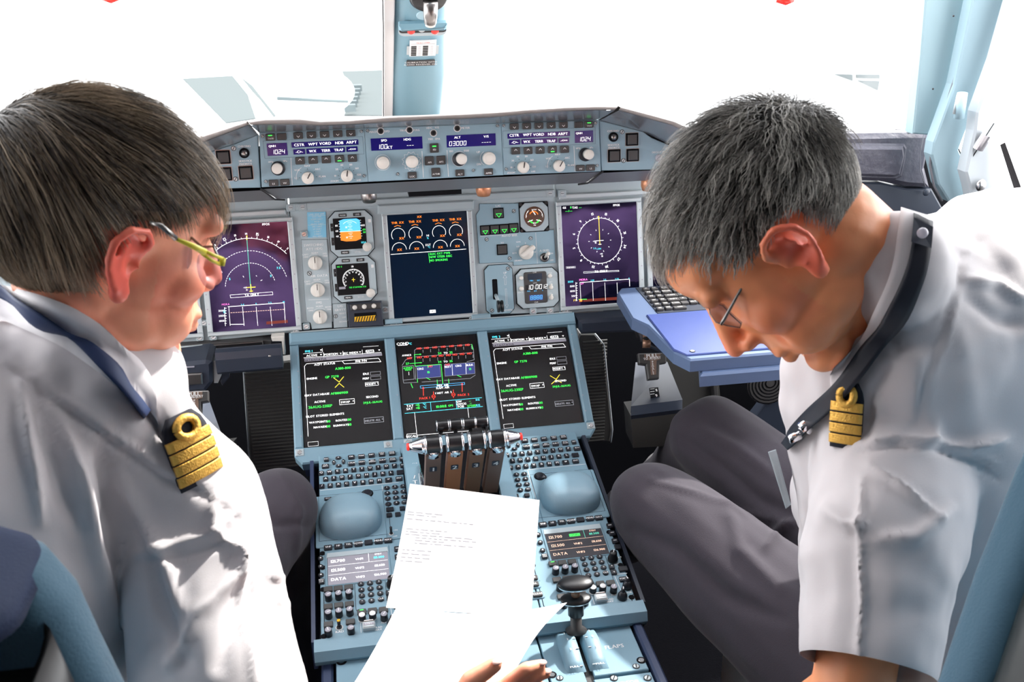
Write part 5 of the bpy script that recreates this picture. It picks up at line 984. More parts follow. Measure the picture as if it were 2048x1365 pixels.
    p = R9(997, 575); mb = MB(); mb.lathe(*p, [(.0082, 0), (.0082, .005), (.0062, .008), (.0058, .017), (.005, .018)], 'black', 24); mb.line([(p[0], p[1]), (p[0] + .002, p[1] + .005)], .001, .0184, 'white'); T.part('power_knob', mb)
    for q, a in (((1162, 880), 100), ((1107, 1000), 75)):
        p = R9(*q); mb = MB(); mb.lathe(*p, [(.0078, 0), (.0072, .006), (.0045, .012)], 'key', 22); d = Vector((math.cos(rad(a)), math.sin(rad(a)), 0)); mb.tube([(p[0], p[1], .006), (p[0] + d.x * .003, p[1] + d.y * .003, .017)], [.004, .0028], 'key', 8); mb.line([(p[0] + d.x * .001, p[1] + d.y * .001), (p[0] + d.x * .0055, p[1] + d.y * .0055)], .0013, .0175, 'white'); T.part('selector_knob', mb)
    p = R9(862, 1022); mb = MB(); mb.rr(*p, .0185, .0125, 0, .008, 'rail', .0015, .002); mb.rr(p[0], p[1], .0150, .0040, .008, .0086, 'lcdl' if side == 0 else 'white'); mb.rr(p[0], p[1] + .0055, .014, .002, .007, .0095, 'metal', 0, .0005); mb.text('STBY', p[0], p[1], .0030, .0088, 'white'); T.part('guard', mb)
# ---- centre display control panel, mostly under the papers
T = Thing('centre_key_panel', 'middle pedestal key panel with C/B and ALL keys, mostly under the papers', 'key panel', PED, (0, -.09))
mb = MB(); mb.slab([(-.0865, -.178), (.0865, -.178), (.0865, -.012), (-.0865, -.012)], -.012, 0, 'panel', .001); mb.disc(.081, z9(108, 570)[1], .0040, 0, .0008, 'gap', 0, 14); mb.disc(.081, z9(108, 570)[1], .003, .0006, .0012, 'rail', 0, 12); T.part('faceplate', mb)
for t, q in (('C/B', (95, 790)), ('ALL', (108, 862)), ('CLEAR', (150, 978))):
    p = z9(*q); mb = MB(); mb.rr(p[0] - .002, p[1], .024, .0145, 0, .0016, 'panel', .004, .001); T.part('key_surround', mb); key(T, 'key', (p[0] - .001, p[1]), .0150, .0090, t, 'bkey', z0=.001, hh=.0034)
for i in range(4):
    for j in range(5): key(T, 'key', (-.066 + i * .026, -.165 + j * .028), .015, .009, '', 'bkey')
# ---- thrust levers
T = Thing('thrust_quadrant', 'four thrust levers numbered 1 to 4 with glossy black and chrome grips', 'thrust levers', WORLD, (0, -.42), h=-.3)
G = at(930, 884, 1.47); print('grip', G)
gy, gz = G.y, G.z
for s_ in (-1, 1):
    mb = MB(); yz(mb, [(-.25, Pz(-.25, 0)), (-.27, Pz(-.27, .03)), (-.36, Pz(-.36, .050)), (-.45, Pz(-.45, .045)), (-.49, Pz(-.49, .02)), (-.50, Pz(-.50, -.005))], s_ * .062, s_ * .0865, 'panel'); 
    T.part('side_housing', mb)
mb = MB(); yz(mb, [(-.25, Pz(-.25, 0)), (-.27, Pz(-.27, .018)), (-.36, Pz(-.36, .034)), (-.45, Pz(-.45, .030)), (-.50, Pz(-.50, -.005))], -.0615, .0615, 'gap'); T.part('slot_plate', mb)
mb = MB()
for i, c_ in enumerate('A/THR'):
    p = onz(855, 928 + i * 8, Pz(-.38, .048)); 
QF = Frame((0, -.40, Pz(-.40, .0492)), 82); mb.T = QF.M
for i, c_ in enumerate('A/THR'): mb.text(c_, -.074, .03 - i * .0135, .0085, .0012, 'white', bold=.0006)
mb.text('CLB', -.070, .052, .0035, .0012, 'white'); mb.line([(-.066, .05), (-.066, -.03)], .0009, .0012, 'white'); T.part('legend', mb)
mb = MB(); mb.tube([(-.0625, -.47, Pz(-.47, .04)), (-.0625, -.44, Pz(-.44, .055)), (-.0625, -.40, Pz(-.40, .056)), (-.0625, -.36, Pz(-.36, .05))], .0035, 'chrome', 12); T.part('detent_bar', mb)
BX = [-.0495, -.0165, .0165, .0475]
for i, x in enumerate(BX):
    L_ = None; m_ = ('brown', 'copper', 'bronze', 'brown')[i]; w = .0115
    mb = MB(); top_ = Vector((0, gy - .002, gz - .012)); bt = Vector((0, -.405, Pz(-.40, .02))); d = (top_ - bt).normalized(); n_ = Vector((0, -d.z, d.y)); n_ = n_ if n_.y < 0 else -n_
    A0, A1 = top_ + n_ * .006, bt + n_ * .006; B1, B0 = bt - n_ * .012, top_ - n_ * .010
    yz(mb, [(A0.y, A0.z), (A1.y, A1.z), (B1.y, B1.z), (B0.y, B0.z)], x - w, x + w, m_); LV = T.part('lever', mb)
    mb = MB(); fr = Frame(tuple(top_.lerp(bt, .30) + n_ * .0063), 0); fr.y = (top_ - bt).normalized(); fr.z = n_; M_ = Matrix(((1, 0, 0, 0), (0, fr.y.y, n_.y, fr.O.y), (0, fr.y.z, n_.z, fr.O.z), (0, 0, 0, 1))); mb.T = M_
    mb.rr(x, .006, .0115, .0155, 0, .0003, 'dark_panel', .002); mb.text('1234'[i], x, .006, .0115, .0005, 'white', bold=.0009); T.part('number', mb, LV)
    mb = MB(); mb.T = Matrix.Translation((x, gy, gz)) @ Matrix.Rotation(rad(90), 4, 'Y'); r = .0135; a = .0115
    mb.lathe(0, 0, [(r * .96, -a), (r, -a * .8), (r, a * .8), (r * .96, a)], 'black', 28); 
    for s_ in (-1, 1): mb.lathe(0, 0, [(r * .9, s_ * a - .0022), (r * 1.07, s_ * a - .0014), (r * 1.07, s_ * a + .0014), (r * .9, s_ * a + .0022)], 'chrome', 28)
    GP = T.part('grip', mb, LV)
    mb = MB(); mb.tube([(x, gy, gz - .004), (x, gy - .001, gz - .020)], [.011, .0095], 'chrome', 14, True); T.part('collar', mb, LV)
    if i in (0, 3):
        s_ = -1 if i == 0 else 1; mb = MB(); mb.T = Matrix.Translation((x + s_ * .0135, gy, gz)) @ Matrix.Rotation(rad(90 * s_), 4, 'Y'); mb.lathe(0, 0, [(.0135, 0), (.0125, .004), (.0075, .018), (.0062, .022)], 'chrome', 28); mb.lathe(0, 0, [(.0058, .022), (.0058, .0250), (.004, .026)], 'redlamp', 20); T.part('end_cone', mb, LV, label='chrome cone with a red button')
    mb = MB(); xr = x * .62; mb.T = Matrix.Translation((xr, gy + .035, gz + .012)) @ Matrix.Rotation(rad(90), 4, 'Y'); mb.lathe(0, 0, [(.0075, -.0092), (.0085, -.007), (.0085, .007), (.0075, .0092)], 'black', 20)
    for s_ in (-1, 1): mb.lathe(0, 0, [(.0068, s_ * .0088 - .001), (.009, s_ * .0088 - .0004), (.009, s_ * .0088 + .0004), (.0068, s_ * .0088 + .001)], 'chrome', 20)
    mb.T = None; mb.tube([(xr, gy + .034, gz + .008), (x, gy + .012, gz - .02)], .003, 'black', 8); T.part('reverse_handle', mb, LV)
# ---- flaps
z10 = zoomer(FLAP, 6.35, 1040, 1150)
T = Thing('flaps_panel', 'pale blue FLAPS panel with curved slotted track, aft of the right radio panel', 'flap panel', FLAP, (.14, -.08))
xa = z10(830, 1320)[0]; print('flap', [z10(*q) for q in ((1350, 495), (1612, 1200), (390, 1345), (820, 820), (700, 820), (940, 1270), (1130, 1200), (600, 760), (975, 1300), (820, 1320))])
xL, xR = z10(390, 1345)[0], .2165; yB = z10(1612, 1200)[1]; yT = .008
sx0, sx1 = z10(820, 1270)[0], z10(940, 1270)[0]
mb = MB(); mb.slab([(sx1, yB), (xR, yB), (xR, yT), (sx1, yT)], -.012, 0, 'panel', .001); mb.slab([(xL, yB - .01), (sx0, yB - .01), (sx0, yT), (xL, yT)], -.012, 0, 'panel', .001); mb.text('FLAPS', *z10(1195, 915), .0072, .0003, 'white', bold=.0005)
for q in ((1230, 540), (1475, 1168), (505, 1318)): screw(mb, z10(*q), .0052, .0002, 80)
for q in ((1350, 610), (1540, 1090), (405, 1275)): p = z10(*q); mb.disc(*p, .0068, 0, .0004, 'gap', 0, 18); mb.disc(*p, .0042, 0, .0012, 'metal', .0004, 14)
T.part('plate', mb)
def hump(x0, x1, y0, y1, h):
    mb = MB(); n = 14; P = [(y0 + (y1 - y0) * i / n, h * math.sin(math.pi * (.06 + .94 * i / n)) ** .8 if i else 0) for i in range(n + 1)]; P[-1] = (y1, 0)
    vs = []; 
    for y, z_ in P: vs += [(x0, y, 0), (x0 + .004, y, z_ - .001), (x1 - .004, y, z_ - .001), (x1, y, 0 if x1 > sx1 else 0)]
    fs = [(i * 4 + k, i * 4 + k + 1, (i + 1) * 4 + k + 1, (i + 1) * 4 + k) for i in range(n) for k in range(3)]
    mb.add(vs, [f[::-1] for f in fs], 'panel', True); return mb, P
yh0, yh1 = z10(900, 1200)[1] - .004, z10(780, 690)[1] - .002
mb, PH = hump(sx0 - .024, sx0 + .004, yh0, yh1, .018); T.part('track_rail', mb); mb, PH = hump(sx1 - .004, sx1 + .024, yh0, yh1, .018); T.part('track_rail', mb)
mb = MB(); mb.slab([(sx0 - .002, yB - .006), (sx1 + .002, yB - .006), (sx1 + .002, yT), (sx0 - .002, yT)], -.02, -.006, 'bkey'); T.part('slot', mb)
mb = MB()
for t, f in (('0', .93), ('1', .80), ('2', .58), ('3', .34), ('FULL', .06)):
    i = min(13, int(f * 14)); y = yh0 + (yh1 - yh0) * f; zz = PH[i][1] + (PH[i + 1][1] - PH[i][1]) * (f * 14 - i) - .0002
    for xx in (sx0 - .012, sx1 + .012): mb.text(t, xx, y, .0042, max(zz, .002) + .0006, 'white', bold=.0003)
    for xx in (sx0 - .002, sx1 + .003): mb.rr(xx, y, .004, .0008, zz - .001, max(zz, .002) + .0006, 'white')
T.part('scale', mb)
p = z10(735, 790); LX = (sx0 + sx1) / 2; LY = p[1] - .002
hL = .091
T2 = Thing('flap_lever', 'glossy black flap lever with two stacked lens-shaped discs on a stem', 'lever', FLAP, (LX, LY))
d = lambda t: (LX - .0, LY + t * .012, t * hL)
mb = MB(); mb.tube([d(-.05), d(.1), d(.14), d(.2), d(.45)], [.009, .009, .016, .0085, .0085], 'bkey', 16); mb.tube([d(.40), d(.42), d(.62), d(.66)], [.0095, .0115, .0115, .0095], 'black', 18); mb.tube([d(.66), d(.95)], .0065, 'bronze', 14); T2.part('stem', mb)
for t, rx, ry, m_ in ((.93, .0265, .017, 'disc'), (.70, .023, .015, 'disc')):
    mb = MB(); c = d(t + (.04 if t > .9 else 0)); mb.ball((c[0], c[1], c[2]), rx, ry, .0075 if t > .9 else .0055, 'black', 32, 14); mb.ball((c[0], c[1], c[2] - .0022), rx * .97, ry * .97, .0070 if t > .9 else .005, 'chrome', 32, 12); T2.part('grip_disc', mb)
T = Thing('aft_panel', 'pale blue panel with DFDR lettering at the bottom edge, below the flaps panel', 'panel', FLAP, (.14, yB - .05)); mb = MB(); mb.slab([(xL, yB - .09), (xR + .002, yB - .09), (xR + .002, yB - .003), (sx1 - .002, yB - .003), (sx1 - .002, yB - .0125), (xL, yB - .0125)], -.014, -.003, 'panel', .001); mb.text('DFDR', *z10(1400, 1352), .0075, -.0027, 'white', bold=.0005)
for q in ((1195, 1300), (1620, 1297)): screw(mb, z10(*q), .0056, -.0025, 60)
T.part('plate', mb)
mb = MB(); mb.slab([(xR + .004, -.30), (xR + .018, -.30), (xR + .018, .0), (xR + .012, .004), (xR + .004, .004)], -.05, .004, 'navy_side', .003); T_ = Thing('pedestal_edge', 'dark blue padded edge strip along the right side of the flaps panel', 'edge strip', FLAP, (xR, -.1)); T_.part('strip', mb)
T = Thing('speedbrake_panel', 'pale blue panel corner with screws, lower left, mostly under the papers', 'panel', FLAP, (-.12, -.08)); mb = MB(); zq = lambda x, y: FLAP.uv(600 + x / 5.054, 1060 + y / 5.054); mb.slab([(-.2135, -.30), (xL - .003, -.30), (xL - .003, .006), (-.2135, .006)], -.012, 0, 'panel', .001); screw(mb, zq(575, 1268), .0052, .0002, -40); p = zq(420, 1335); mb.disc(*p, .0075, 0, .0004, 'gap', 0, 18); mb.disc(*p, .0045, 0, .0012, 'metal', 0, 14); T.part('plate', mb)
mb = MB(); mb.box(-.2345, -.30, -.05, -.218, .0, -.004, 'navy_side', .003); T.part('edge_strip', mb)
# ================================================================ KEYBOARD TABLE
TAB = Frame((0, 0, -.05), 90); zt = zoomer(TAB, 4.265, 1140, 540)
T = Thing('keyboard_table', 'dark blue pull-out table with a black keyboard at its back, under the right pilot\'s face', 'table', TAB, (.55, -.3))
ctr = .475
L = [zt(430, 150), zt(402, 190), zt(480, 300), zt(610, 430), zt(900, 660), zt(965, 745), zt(1010, 775)]
print('tab', L)
half = [(zt(430, 150)[0], zt(600, 150)[1] + .004), (zt(402, 195)[0], zt(402, 195)[1]), (zt(640, 440)[0] - .018, zt(640, 440)[1] + .02), (zt(690, 470)[0] - .006, zt(690, 470)[1]), (zt(960, 735)[0] - .008, zt(960, 735)[1] + .02), (zt(1000, 760)[0] + .004, zt(1010, 768)[1])]
out = half + [(2 * ctr - x, y) for x, y in half[::-1]]
mb = MB(); mb.slab(out, -.022, 0, 'tabside', .003); B_ = T.part('table_body', mb)
ya = zt(900, 375)[1]; yf = zt(1000, 745)[1]; xl = zt(690, 420)[0]
P = [(zt(660, 405)[0], ya), (zt(960, 720)[0] - .010, yf + .03), (zt(1000, 745)[0], yf + .003)]; P = P + [(2 * ctr - x, y) for x, y in P[::-1]]
mb = MB(); mb.slab(P, -.001, .0030, 'table', .0015); T.part('writing_surface', mb)
mb = MB()
for q in ((1043, 710), (1712, 672)): p = zt(*q); mb.disc(*p, .0050, .0028, .0036, 'black', 0, 16); mb.disc(*p, .0036, .003, .0042, 'metal', 0, 14)
T.part('bolts', mb)
mb = MB(); kb0, kb1 = zt(600, 158), zt(760, 368); kl = min(kb0[0], kb1[0]); mb.slab([(kl - .004, kb1[1] - .003), (2 * ctr - kl + .004, kb1[1] - .003), (2 * ctr - kl + .004, kb0[1] + .003), (kl - .004, kb0[1] + .003)], -.001, .0012, 'dark_panel', .0005); T.part('key_bed', mb)
def tk(p, w, h, t=''): key(T, 'key', p, w, h, t, 'bkey', .0045, .001, .0015, .0042)
FK = [(645, 180), (715, 175), (668, 212), (740, 207), (693, 246), (762, 240), (716, 280), (787, 273), (741, 313), (812, 306), (766, 348), (837, 341)]
for i, q in enumerate(FK): tk(zt(*q), .0122, .0098 * 1.25, 'F%d' % (i + 1))
rows = [(('ESC', 800, 172, 1.1), '1234567890'), (('BACK', 820, 202, 1.35), 'QWERTYUIOP'), (('CAPS', 860, 236, 1.9), 'ASDFGHJKL'), (('SHIFT', 880, 270, 1.75), 'ZXCVBNM,.'), (('CTRL', 900, 303, 1.3), '')]
nx_ = [(868, 165), (905, 193), (945, 228), (960, 262), (975, 297)]
for r, ((t, x, y, w), rs) in enumerate(rows):
    p = zt(x, y); tk(p, .0135 * w, .0125, t); q = zt(*nx_[r])
    if rs:
        for i, c_ in enumerate(rs):
            xx = q[0] + i * .0168
            if xx < 2 * ctr - kl - .008: tk((xx, q[1]), .0142, .0125, c_)
    else:
        for i, (t2, w2) in enumerate((('', .0142), ('ALT', .0142), ('SPACE', .05), ('', .0142), ('', .0142))): tk((q[0] + (0, .0168, .052, .088, .105)[i], q[1]), w2, .0125, t2)
p = zt(935, 338); tk(p, .024, .011, 'ON')
p = zt(1172, 317); mb = MB(); mb.rr(*p, .0165, .0105, 0, .003, 'white', .003, .0008); mb.rr(*p, .0095, .0050, .002, .0034, 'tabside', .001); T.part('touch_key', mb)
mb = MB(); q0, q1 = zt(1120, 785), zt(1690, 745); mb.slab([(q0[0], q0[1] - .0), (2 * ctr - q0[0], q0[1]), (2 * ctr - q0[0] - .02, q0[1] + .06), (q0[0] + .02, q0[1] + .06)], -.045, -.0225, 'tabside', .004); T.part('under_tray', mb)
# hinge arm
mb = MB(); h0 = at(1290, 655, 1.80); h1 = at(1292, 690, 1.80)
for a, b, r, m_ in ((at(1291, 640, 1.80), at(1292, 690, 1.80), .007, 'black'), (at(1285, 668, 1.80), at(1300, 668, 1.80), .009, 'bronze'), (at(1285, 687, 1.80), at(1300, 687, 1.80), .009, 'bronze'), (at(1298, 675, 1.82), at(1345, 702, 1.82), .006, 'dark_panel'), (at(1298, 688, 1.82), at(1335, 705, 1.82), .006, 'dark_panel')): mb.tube([TAB.M.inverted() @ a, TAB.M.inverted() @ b], r, m_, 10)
T.part('hinge_arm', mb)
# ================================================================ BELOW THE PANEL
Z = lambda x, y: (280 + x / 3.591, 600 + y / 3.591)
T = Thing('panel_rail', 'layered metal slide rail under the left displays', 'rail', WORLD, (-.45, -.03), h=-.14)
vslab(T, 'rail', -.04, [Z(150, 335), Z(880, 290), Z(940, 295), Z(940, 318), Z(890, 330), Z(150, 385)], .03, 'bkey', .001); vslab(T, 'rail', -.045, [Z(150, 352), Z(480, 325), Z(480, 342), Z(150, 372)], .01, 'rail', .001); vslab(T, 'rail', -.045, [Z(500, 330), Z(880, 300), Z(885, 325), Z(500, 350)], .01, 'dmetal', .001); vslab(T, 'latch_bracket', -.05, [Z(940, 270), Z(1035, 262), Z(1045, 395), Z(1028, 395), Z(1018, 300), Z(950, 300)], .02, 'knobw', .001)
vslab(T, 'rail_cover', -.05, [Z(100, 395), Z(470, 368), Z(540, 368), Z(545, 410), Z(100, 450)], .03, 'dmetal', .002)
T = Thing('slide_bar', 'dark rounded slide bar under the left navigation display', 'bar', WORLD, (-.4, -.08), h=-.2)
a, b = at(*Z(552, 437), 1.76), at(*Z(1022, 398), 1.79); mb = MB(); dd = (b - a).normalized()
sec = [(0, .022), (-.012, .02), (-.018, .008), (-.018, -.016), (-.012, -.022), (.01, -.022), (.01, .02)]; vs = [(p.x, p.y + u, p.z + v) for p in (a, b) for u, v in sec]; n = len(sec); mb.add(vs, [tuple(range(n))[::-1], tuple(range(n, 2 * n))] + [(i, (i + 1) % n, (i + 1) % n + n, i + n) for i in range(n)][::1], 'dark_panel'); T.part('bar', mb)
for q in ((630, 428), (932, 405)): p = at(*Z(*q), 1.755); mb = MB(); mb.ball(p, .003, .003, .003, 'dmetal', 10, 8); T.part('bolt', mb)
T = Thing('folded_table', 'grey folded pull-out table box below the left pilot\'s chin', 'table', WORLD, (-.5, -.1), h=-.2)
vslab(T, 'box', -.12, [Z(-60, 500), Z(470, 438), Z(515, 450), Z(520, 500), Z(520, 600), Z(470, 660), Z(-60, 705)], .12, 'dark_panel', .006); vslab(T, 'front_strip', -.126, [Z(-60, 560), Z(445, 530), Z(450, 610), Z(-60, 650)], .01, 'dmetal', .002); vslab(T, 'seam', -.1215, [Z(170, 490), Z(390, 478), Z(390, 486), Z(170, 498)], .004, 'lcdl', 0); vslab(T, 'bracket', -.10, [Z(525, 440), Z(550, 435), Z(585, 500), Z(585, 545), Z(560, 600), Z(530, 600)], .02, 'rail', .001); vslab(T, 'bracket', -.09, [Z(585, 500), Z(640, 490), Z(640, 560), Z(590, 620), Z(575, 590)], .05, 'dark_panel', .002)
# foot rests
for s_, pts, lb in ((-1, [(487, 745), (497, 733), (580, 722), (592, 735), (600, 935), (500, 947)], 'black ribbed foot rest pad left of the lower displays'), (1, [(1150, 690), (1160, 668), (1190, 668), (1208, 690), (1225, 860), (1220, 885), (1165, 880)], 'black ribbed foot rest pad right of the lower displays')):
    y = .02; T = Thing('foot_rest', lb, 'foot rest', WORLD, tuple(ony(*pts[0], y)[:2]), h=-.45); f = VF(y)
    P = [f.uv(*q) for q in pts]; mb = MB(); mb.slab(P, -.03, 0, 'ribbed', .003)
    y0 = min(p[1] for p in P) + .006; y1 = max(p[1] for p in P) - .014; xa_ = sorted(p[0] for p in P); xl_, xr_ = (xa_[0] + .012, xa_[-1] - .006) if s_ < 0 else (xa_[0] + .016, xa_[-1] - .018); n = int((y1 - y0) / .0075)
    for i in range(n):
        yy = y0 + (y1 - y0) * i / n; mb.box(xl_, yy, -.001, xr_, yy + .0042, .0022, 'ribbed', .0012)
    mb.v = [tuple(f.M @ Vector(v)) for v in mb.v]; T.part('pad', mb)
    mb = MB(); mb.tube([ony(*q, y - .004) for q in (pts if s_ > 0 else pts[:2] + pts[:1] + [pts[-1]])[:4] if True], .0015, 'rail', 6) if s_ < 0 else mb.tube([ony(*q, y - .004) for q in ((1190, 668), (1208, 690), (1225, 860), (1222, 885))], .0015, 'rail', 6); T.part('edge_trim', mb)
# pedal adjust boxes
zb = lambda x, y: (1140 + x / 4.265, 540 + y / 4.265)
for s_ in (1, -1):
    if s_ > 0: Q = lambda x, y: zb(x, y); y0 = -.10
    else: Q = lambda x, y: (Z(355 + (x - 660) * .84, 655 + (y - 710) * .92)); y0 = -.10
    T = Thing('pedal_adjuster', ('dark rudder pedal adjuster box with a T handle, below the keyboard table', 'dark rudder pedal adjuster box behind the left pilot\'s gold epaulette')[s_ < 0], 'pedal adjuster', WORLD, tuple(ony(*Q(720, 1000), y0)[:2]), h=-.5)
    def fc(pxs, m, nm, dep=.02, th=.015, lab=None):
        P = [at(*Q(x, y), D) for x, y, D in pxs]; mb = MB(); n = len(P); nn = (P[1] - P[0]).cross(P[2] - P[0]).normalized(); P = P[::-1] if nn.dot(CF) > 0 else P; nn = -nn if nn.dot(CF) > 0 else nn
        R_ = [p - nn * th for p in P]; mb.add([*P, *R_], [tuple(range(n)), tuple(range(2 * n - 1, n - 1, -1))] + [(i, i + n, (i + 1) % n + n, (i + 1) % n) for i in range(n)], m); return T.part(nm, mb, label=lab)
    fc([(560, 790, 2.0), (830, 785, 2.0), (960, 1110, 1.86), (520, 1165, 1.86)], 'dark_panel', 'top_plate'); fc([(522, 1166, 1.858), (958, 1112, 1.858), (958, 1190, 1.84), (520, 1245, 1.84)], 'dark_panel', 'front_edge', th=.01); fc([(520, 1250, 1.845), (955, 1195, 1.845), (925, 1500, 1.86), (540, 1520, 1.86)], 'ribbed', 'ribbed_body', th=.1)
    fr = Frame(tuple(at(*Q(702, 800), 1.90)), 40); uv = lambda x, y: fr.uv(*Q(x, y))
    TP = [uv(582, 712), uv(822, 706), uv(824, 790), uv(765, 800), uv(762, 925), uv(668, 935), uv(650, 808), uv(590, 800)]; mb = MB(); mb.slab(TP, -.012, 0, 'bkey', .002); mb.slab([uv(630, 720), uv(770, 716), uv(768, 768), uv(738, 775), uv(735, 895), uv(690, 900), uv(682, 775), uv(632, 770)], -.001, .001, 'brown', .0006)
    mb.text('PULL', *uv(698, 734), .0075, .0014, 'white', bold=.0005); mb.text('TO ADJUST', *uv(698, 757), .0045, .0014, 'white', bold=.0003)
    for i, c_ in enumerate('PEDALS'): mb.text(c_, *uv(703 + i * 1.2, 786 + i * 20), .0042, .0014, 'white', bold=.0003)
    mb.v = [tuple(fr.M @ Vector(v)) for v in mb.v]; T.part('handle', mb, label='grey T-shaped placard handle')
    fr2 = Frame(tuple(at(*Q(720, 1045), 1.885)), 60); uv2 = lambda x, y: fr2.uv(*Q(x, y)); mb = MB(); mb.slab([uv2(675, 1010), uv2(752, 1003), uv2(765, 1080), uv2(688, 1092)], -.002, .001, 'black', .0005); mb.text('11', *uv2(735, 1030), .006, .0013, 'white', bold=.0005); mb.text('9', *uv2(735, 1076), .006, .0013, 'white', bold=.0005)
    for k in range(3): mb.line([uv2(685, 1022 + k * 22), uv2(718, 1018 + k * 22)], .0012, .0013, 'white')
    mb.v = [tuple(fr2.M @ Vector(v)) for v in mb.v]; T.part('counter', mb)
T = Thing('slide_bar', 'dark slide bar under the right navigation display beside the keyboard table', 'bar', WORLD, (.35, -.08), h=-.15); z4b = lambda x, y: (920 + x / 4.096, 370 + y / 4.096)
vslab(T, 'upper_rail', -.03, [z4b(950, 1055), z4b(1060, 1045), z4b(1400, 1030), z4b(1400, 1085), z4b(960, 1105)], .03, 'dmetal', .002); vslab(T, 'bar', -.07, [z4b(975, 1120), z4b(1000, 1115), z4b(1430, 1085), z4b(1500, 1160), z4b(1480, 1210), z4b(1000, 1230), z4b(980, 1200)], .05, 'dark_panel', .006)
vslab(T, 'bracket', -.02, [z4b(1450, 1200), z4b(1550, 1180), z4b(1560, 1290), z4b(1480, 1290)], .03, 'dmetal', .002)
# dark foot well partition and air outlet at right
T = Thing('footwell_panel', 'dark grey footwell side panel with a round air grille, below the keyboard table', 'panel', WORLD, (.8, .1), h=-.5)
vslab(T, 'panel', .12, [(1330, 680), (1430, 680), (1450, 900), (1340, 900)], .02, 'ribbed', .001); vslab(T, 'edge', .10, [(1424, 735), (1432, 735), (1445, 900), (1437, 900)], .02, 'bkey', .001)
vslab(T, 'panel', .10, [(1520, 735), (1900, 690), (1700, 900), (1490, 860), (1560, 770)], .03, 'dark_panel', .002)
f = VF(.095); c = f.uv(1540, 765); mb = MB()
for a_ in range(6): mb.arc(c[0], c[1], .012 + a_ * .008, 0, 360, .003, .004, 'gap', 24)
mb.disc(c[0], c[1], .055, 0, .003, 'bkey', .001, 28); mb.v = [tuple(f.M @ Vector(v)) for v in mb.v]; T.part('air_grille', mb)
# padded coaming at the right behind the right head
T = Thing('side_coaming', 'dark stitched leather coaming pad below the right windshield', 'coaming', WORLD, (1.0, .1), h=.15)
zr = lambda x, y: (1600 + x / 2.967, y / 2.967)
def coam(mb, f):
    pass
vslab(T, 'pad', .105, [zr(-300, 800), zr(190, 800), zr(640, 792), zr(745, 790), zr(800, 775), zr(805, 830), zr(770, 900), zr(750, 1000), zr(780, 1118), zr(640, 1110), zr(480, 1080), zr(-300, 1060)], .04, 'leather2', .010)
vslab(T, 'pocket_flap', .092, [zr(-100, 868), zr(620, 872), zr(628, 930), zr(600, 1040), zr(560, 1055), zr(-100, 1030)], .012, 'leather2', .006)
vslab(T, 'pocket_rim', .100, [zr(-100, 850), zr(625, 855), zr(640, 880), zr(632, 950), zr(610, 1050), zr(570, 1072), zr(-100, 1050)], .012, 'leather2', .005)
vslab(T, 'lower_panel', .115, [zr(-300, 1075), zr(480, 1085), zr(640, 1122), zr(785, 1122), zr(900, 1330), zr(-300, 1500)], .03, 'dark_panel', .004)
vslab(T, 'backing', .16, [(1800, 262), (1900, 262), (1990, 440), (1800, 500)], .02, 'gap')  # dark slab added to block outside light showing through the pad gaps
mb = MB(); mb.tube([ony(*zr(x, y), .094) for x, y in ((735, 800), (715, 900), (712, 1010), (745, 1110))], .0008, 'seamm', 6); T.part('stitching', mb); mb = MB(); p = ony(*zr(750, 1143), .10); mb.ball(p, .008, .004, .008, 'dark_panel', 14, 8); T.part('stud', mb)
mb = MB(); p = [ony(*zr(x, y), .10) for x, y in ((640, 780), (690, 770), (735, 782), (690, 792))]; mb.tube([p[0], p[1], p[2]], .006, 'rail', 8); T.part('clip', mb)
# left coaming (hidden behind the left head)
# ================================================================ SEATS
mat('seatblue', (.055, .14, .21), .75, bump=(400, .5, .001), sheen=.3); mat('seatnavy', (.012, .025, .07), .8, bump=(400, .5, .001)); mat('shell', (.006, .006, .007), .38); mat('shellr', (.02, .028, .03), .4); mat('seatgrey', (.20, .215, .23), .8, bump=(900, .8, .002)); mat('strap', (.09, .07, .05), .7, bump=(300, .5, .001)); mat('seatgreen', (.02, .10, .12), .8)
def rloft(mb, secs, m, close=True):
    n = len(secs[0]); vs = [p for s_ in secs for p in s_]; fs = [(i * n + k, i * n + (k + 1) % n, (i + 1) * n + (k + 1) % n, (i + 1) * n + k) for i in range(len(secs) - 1) for k in range(n)]
    fs += [tuple(range(n))[::-1], tuple((len(secs) - 1) * n + k for k in range(n))]; mb.add(vs, fs, m, True)
def ersec(x0, x1, y0, y1, z, r=.03, n=6):
    P = []
    for qx, qy, a in ((x1 - r, y0 + r, -90), (x1 - r, y1 - r, 0), (x0 + r, y1 - r, 90), (x0 + r, y0 + r, 180)):
        for i in range(n + 1): t_ = rad(a + 90 * i / n); P.append((qx + r * math.cos(t_), qy + r * math.sin(t_), z))
    return P
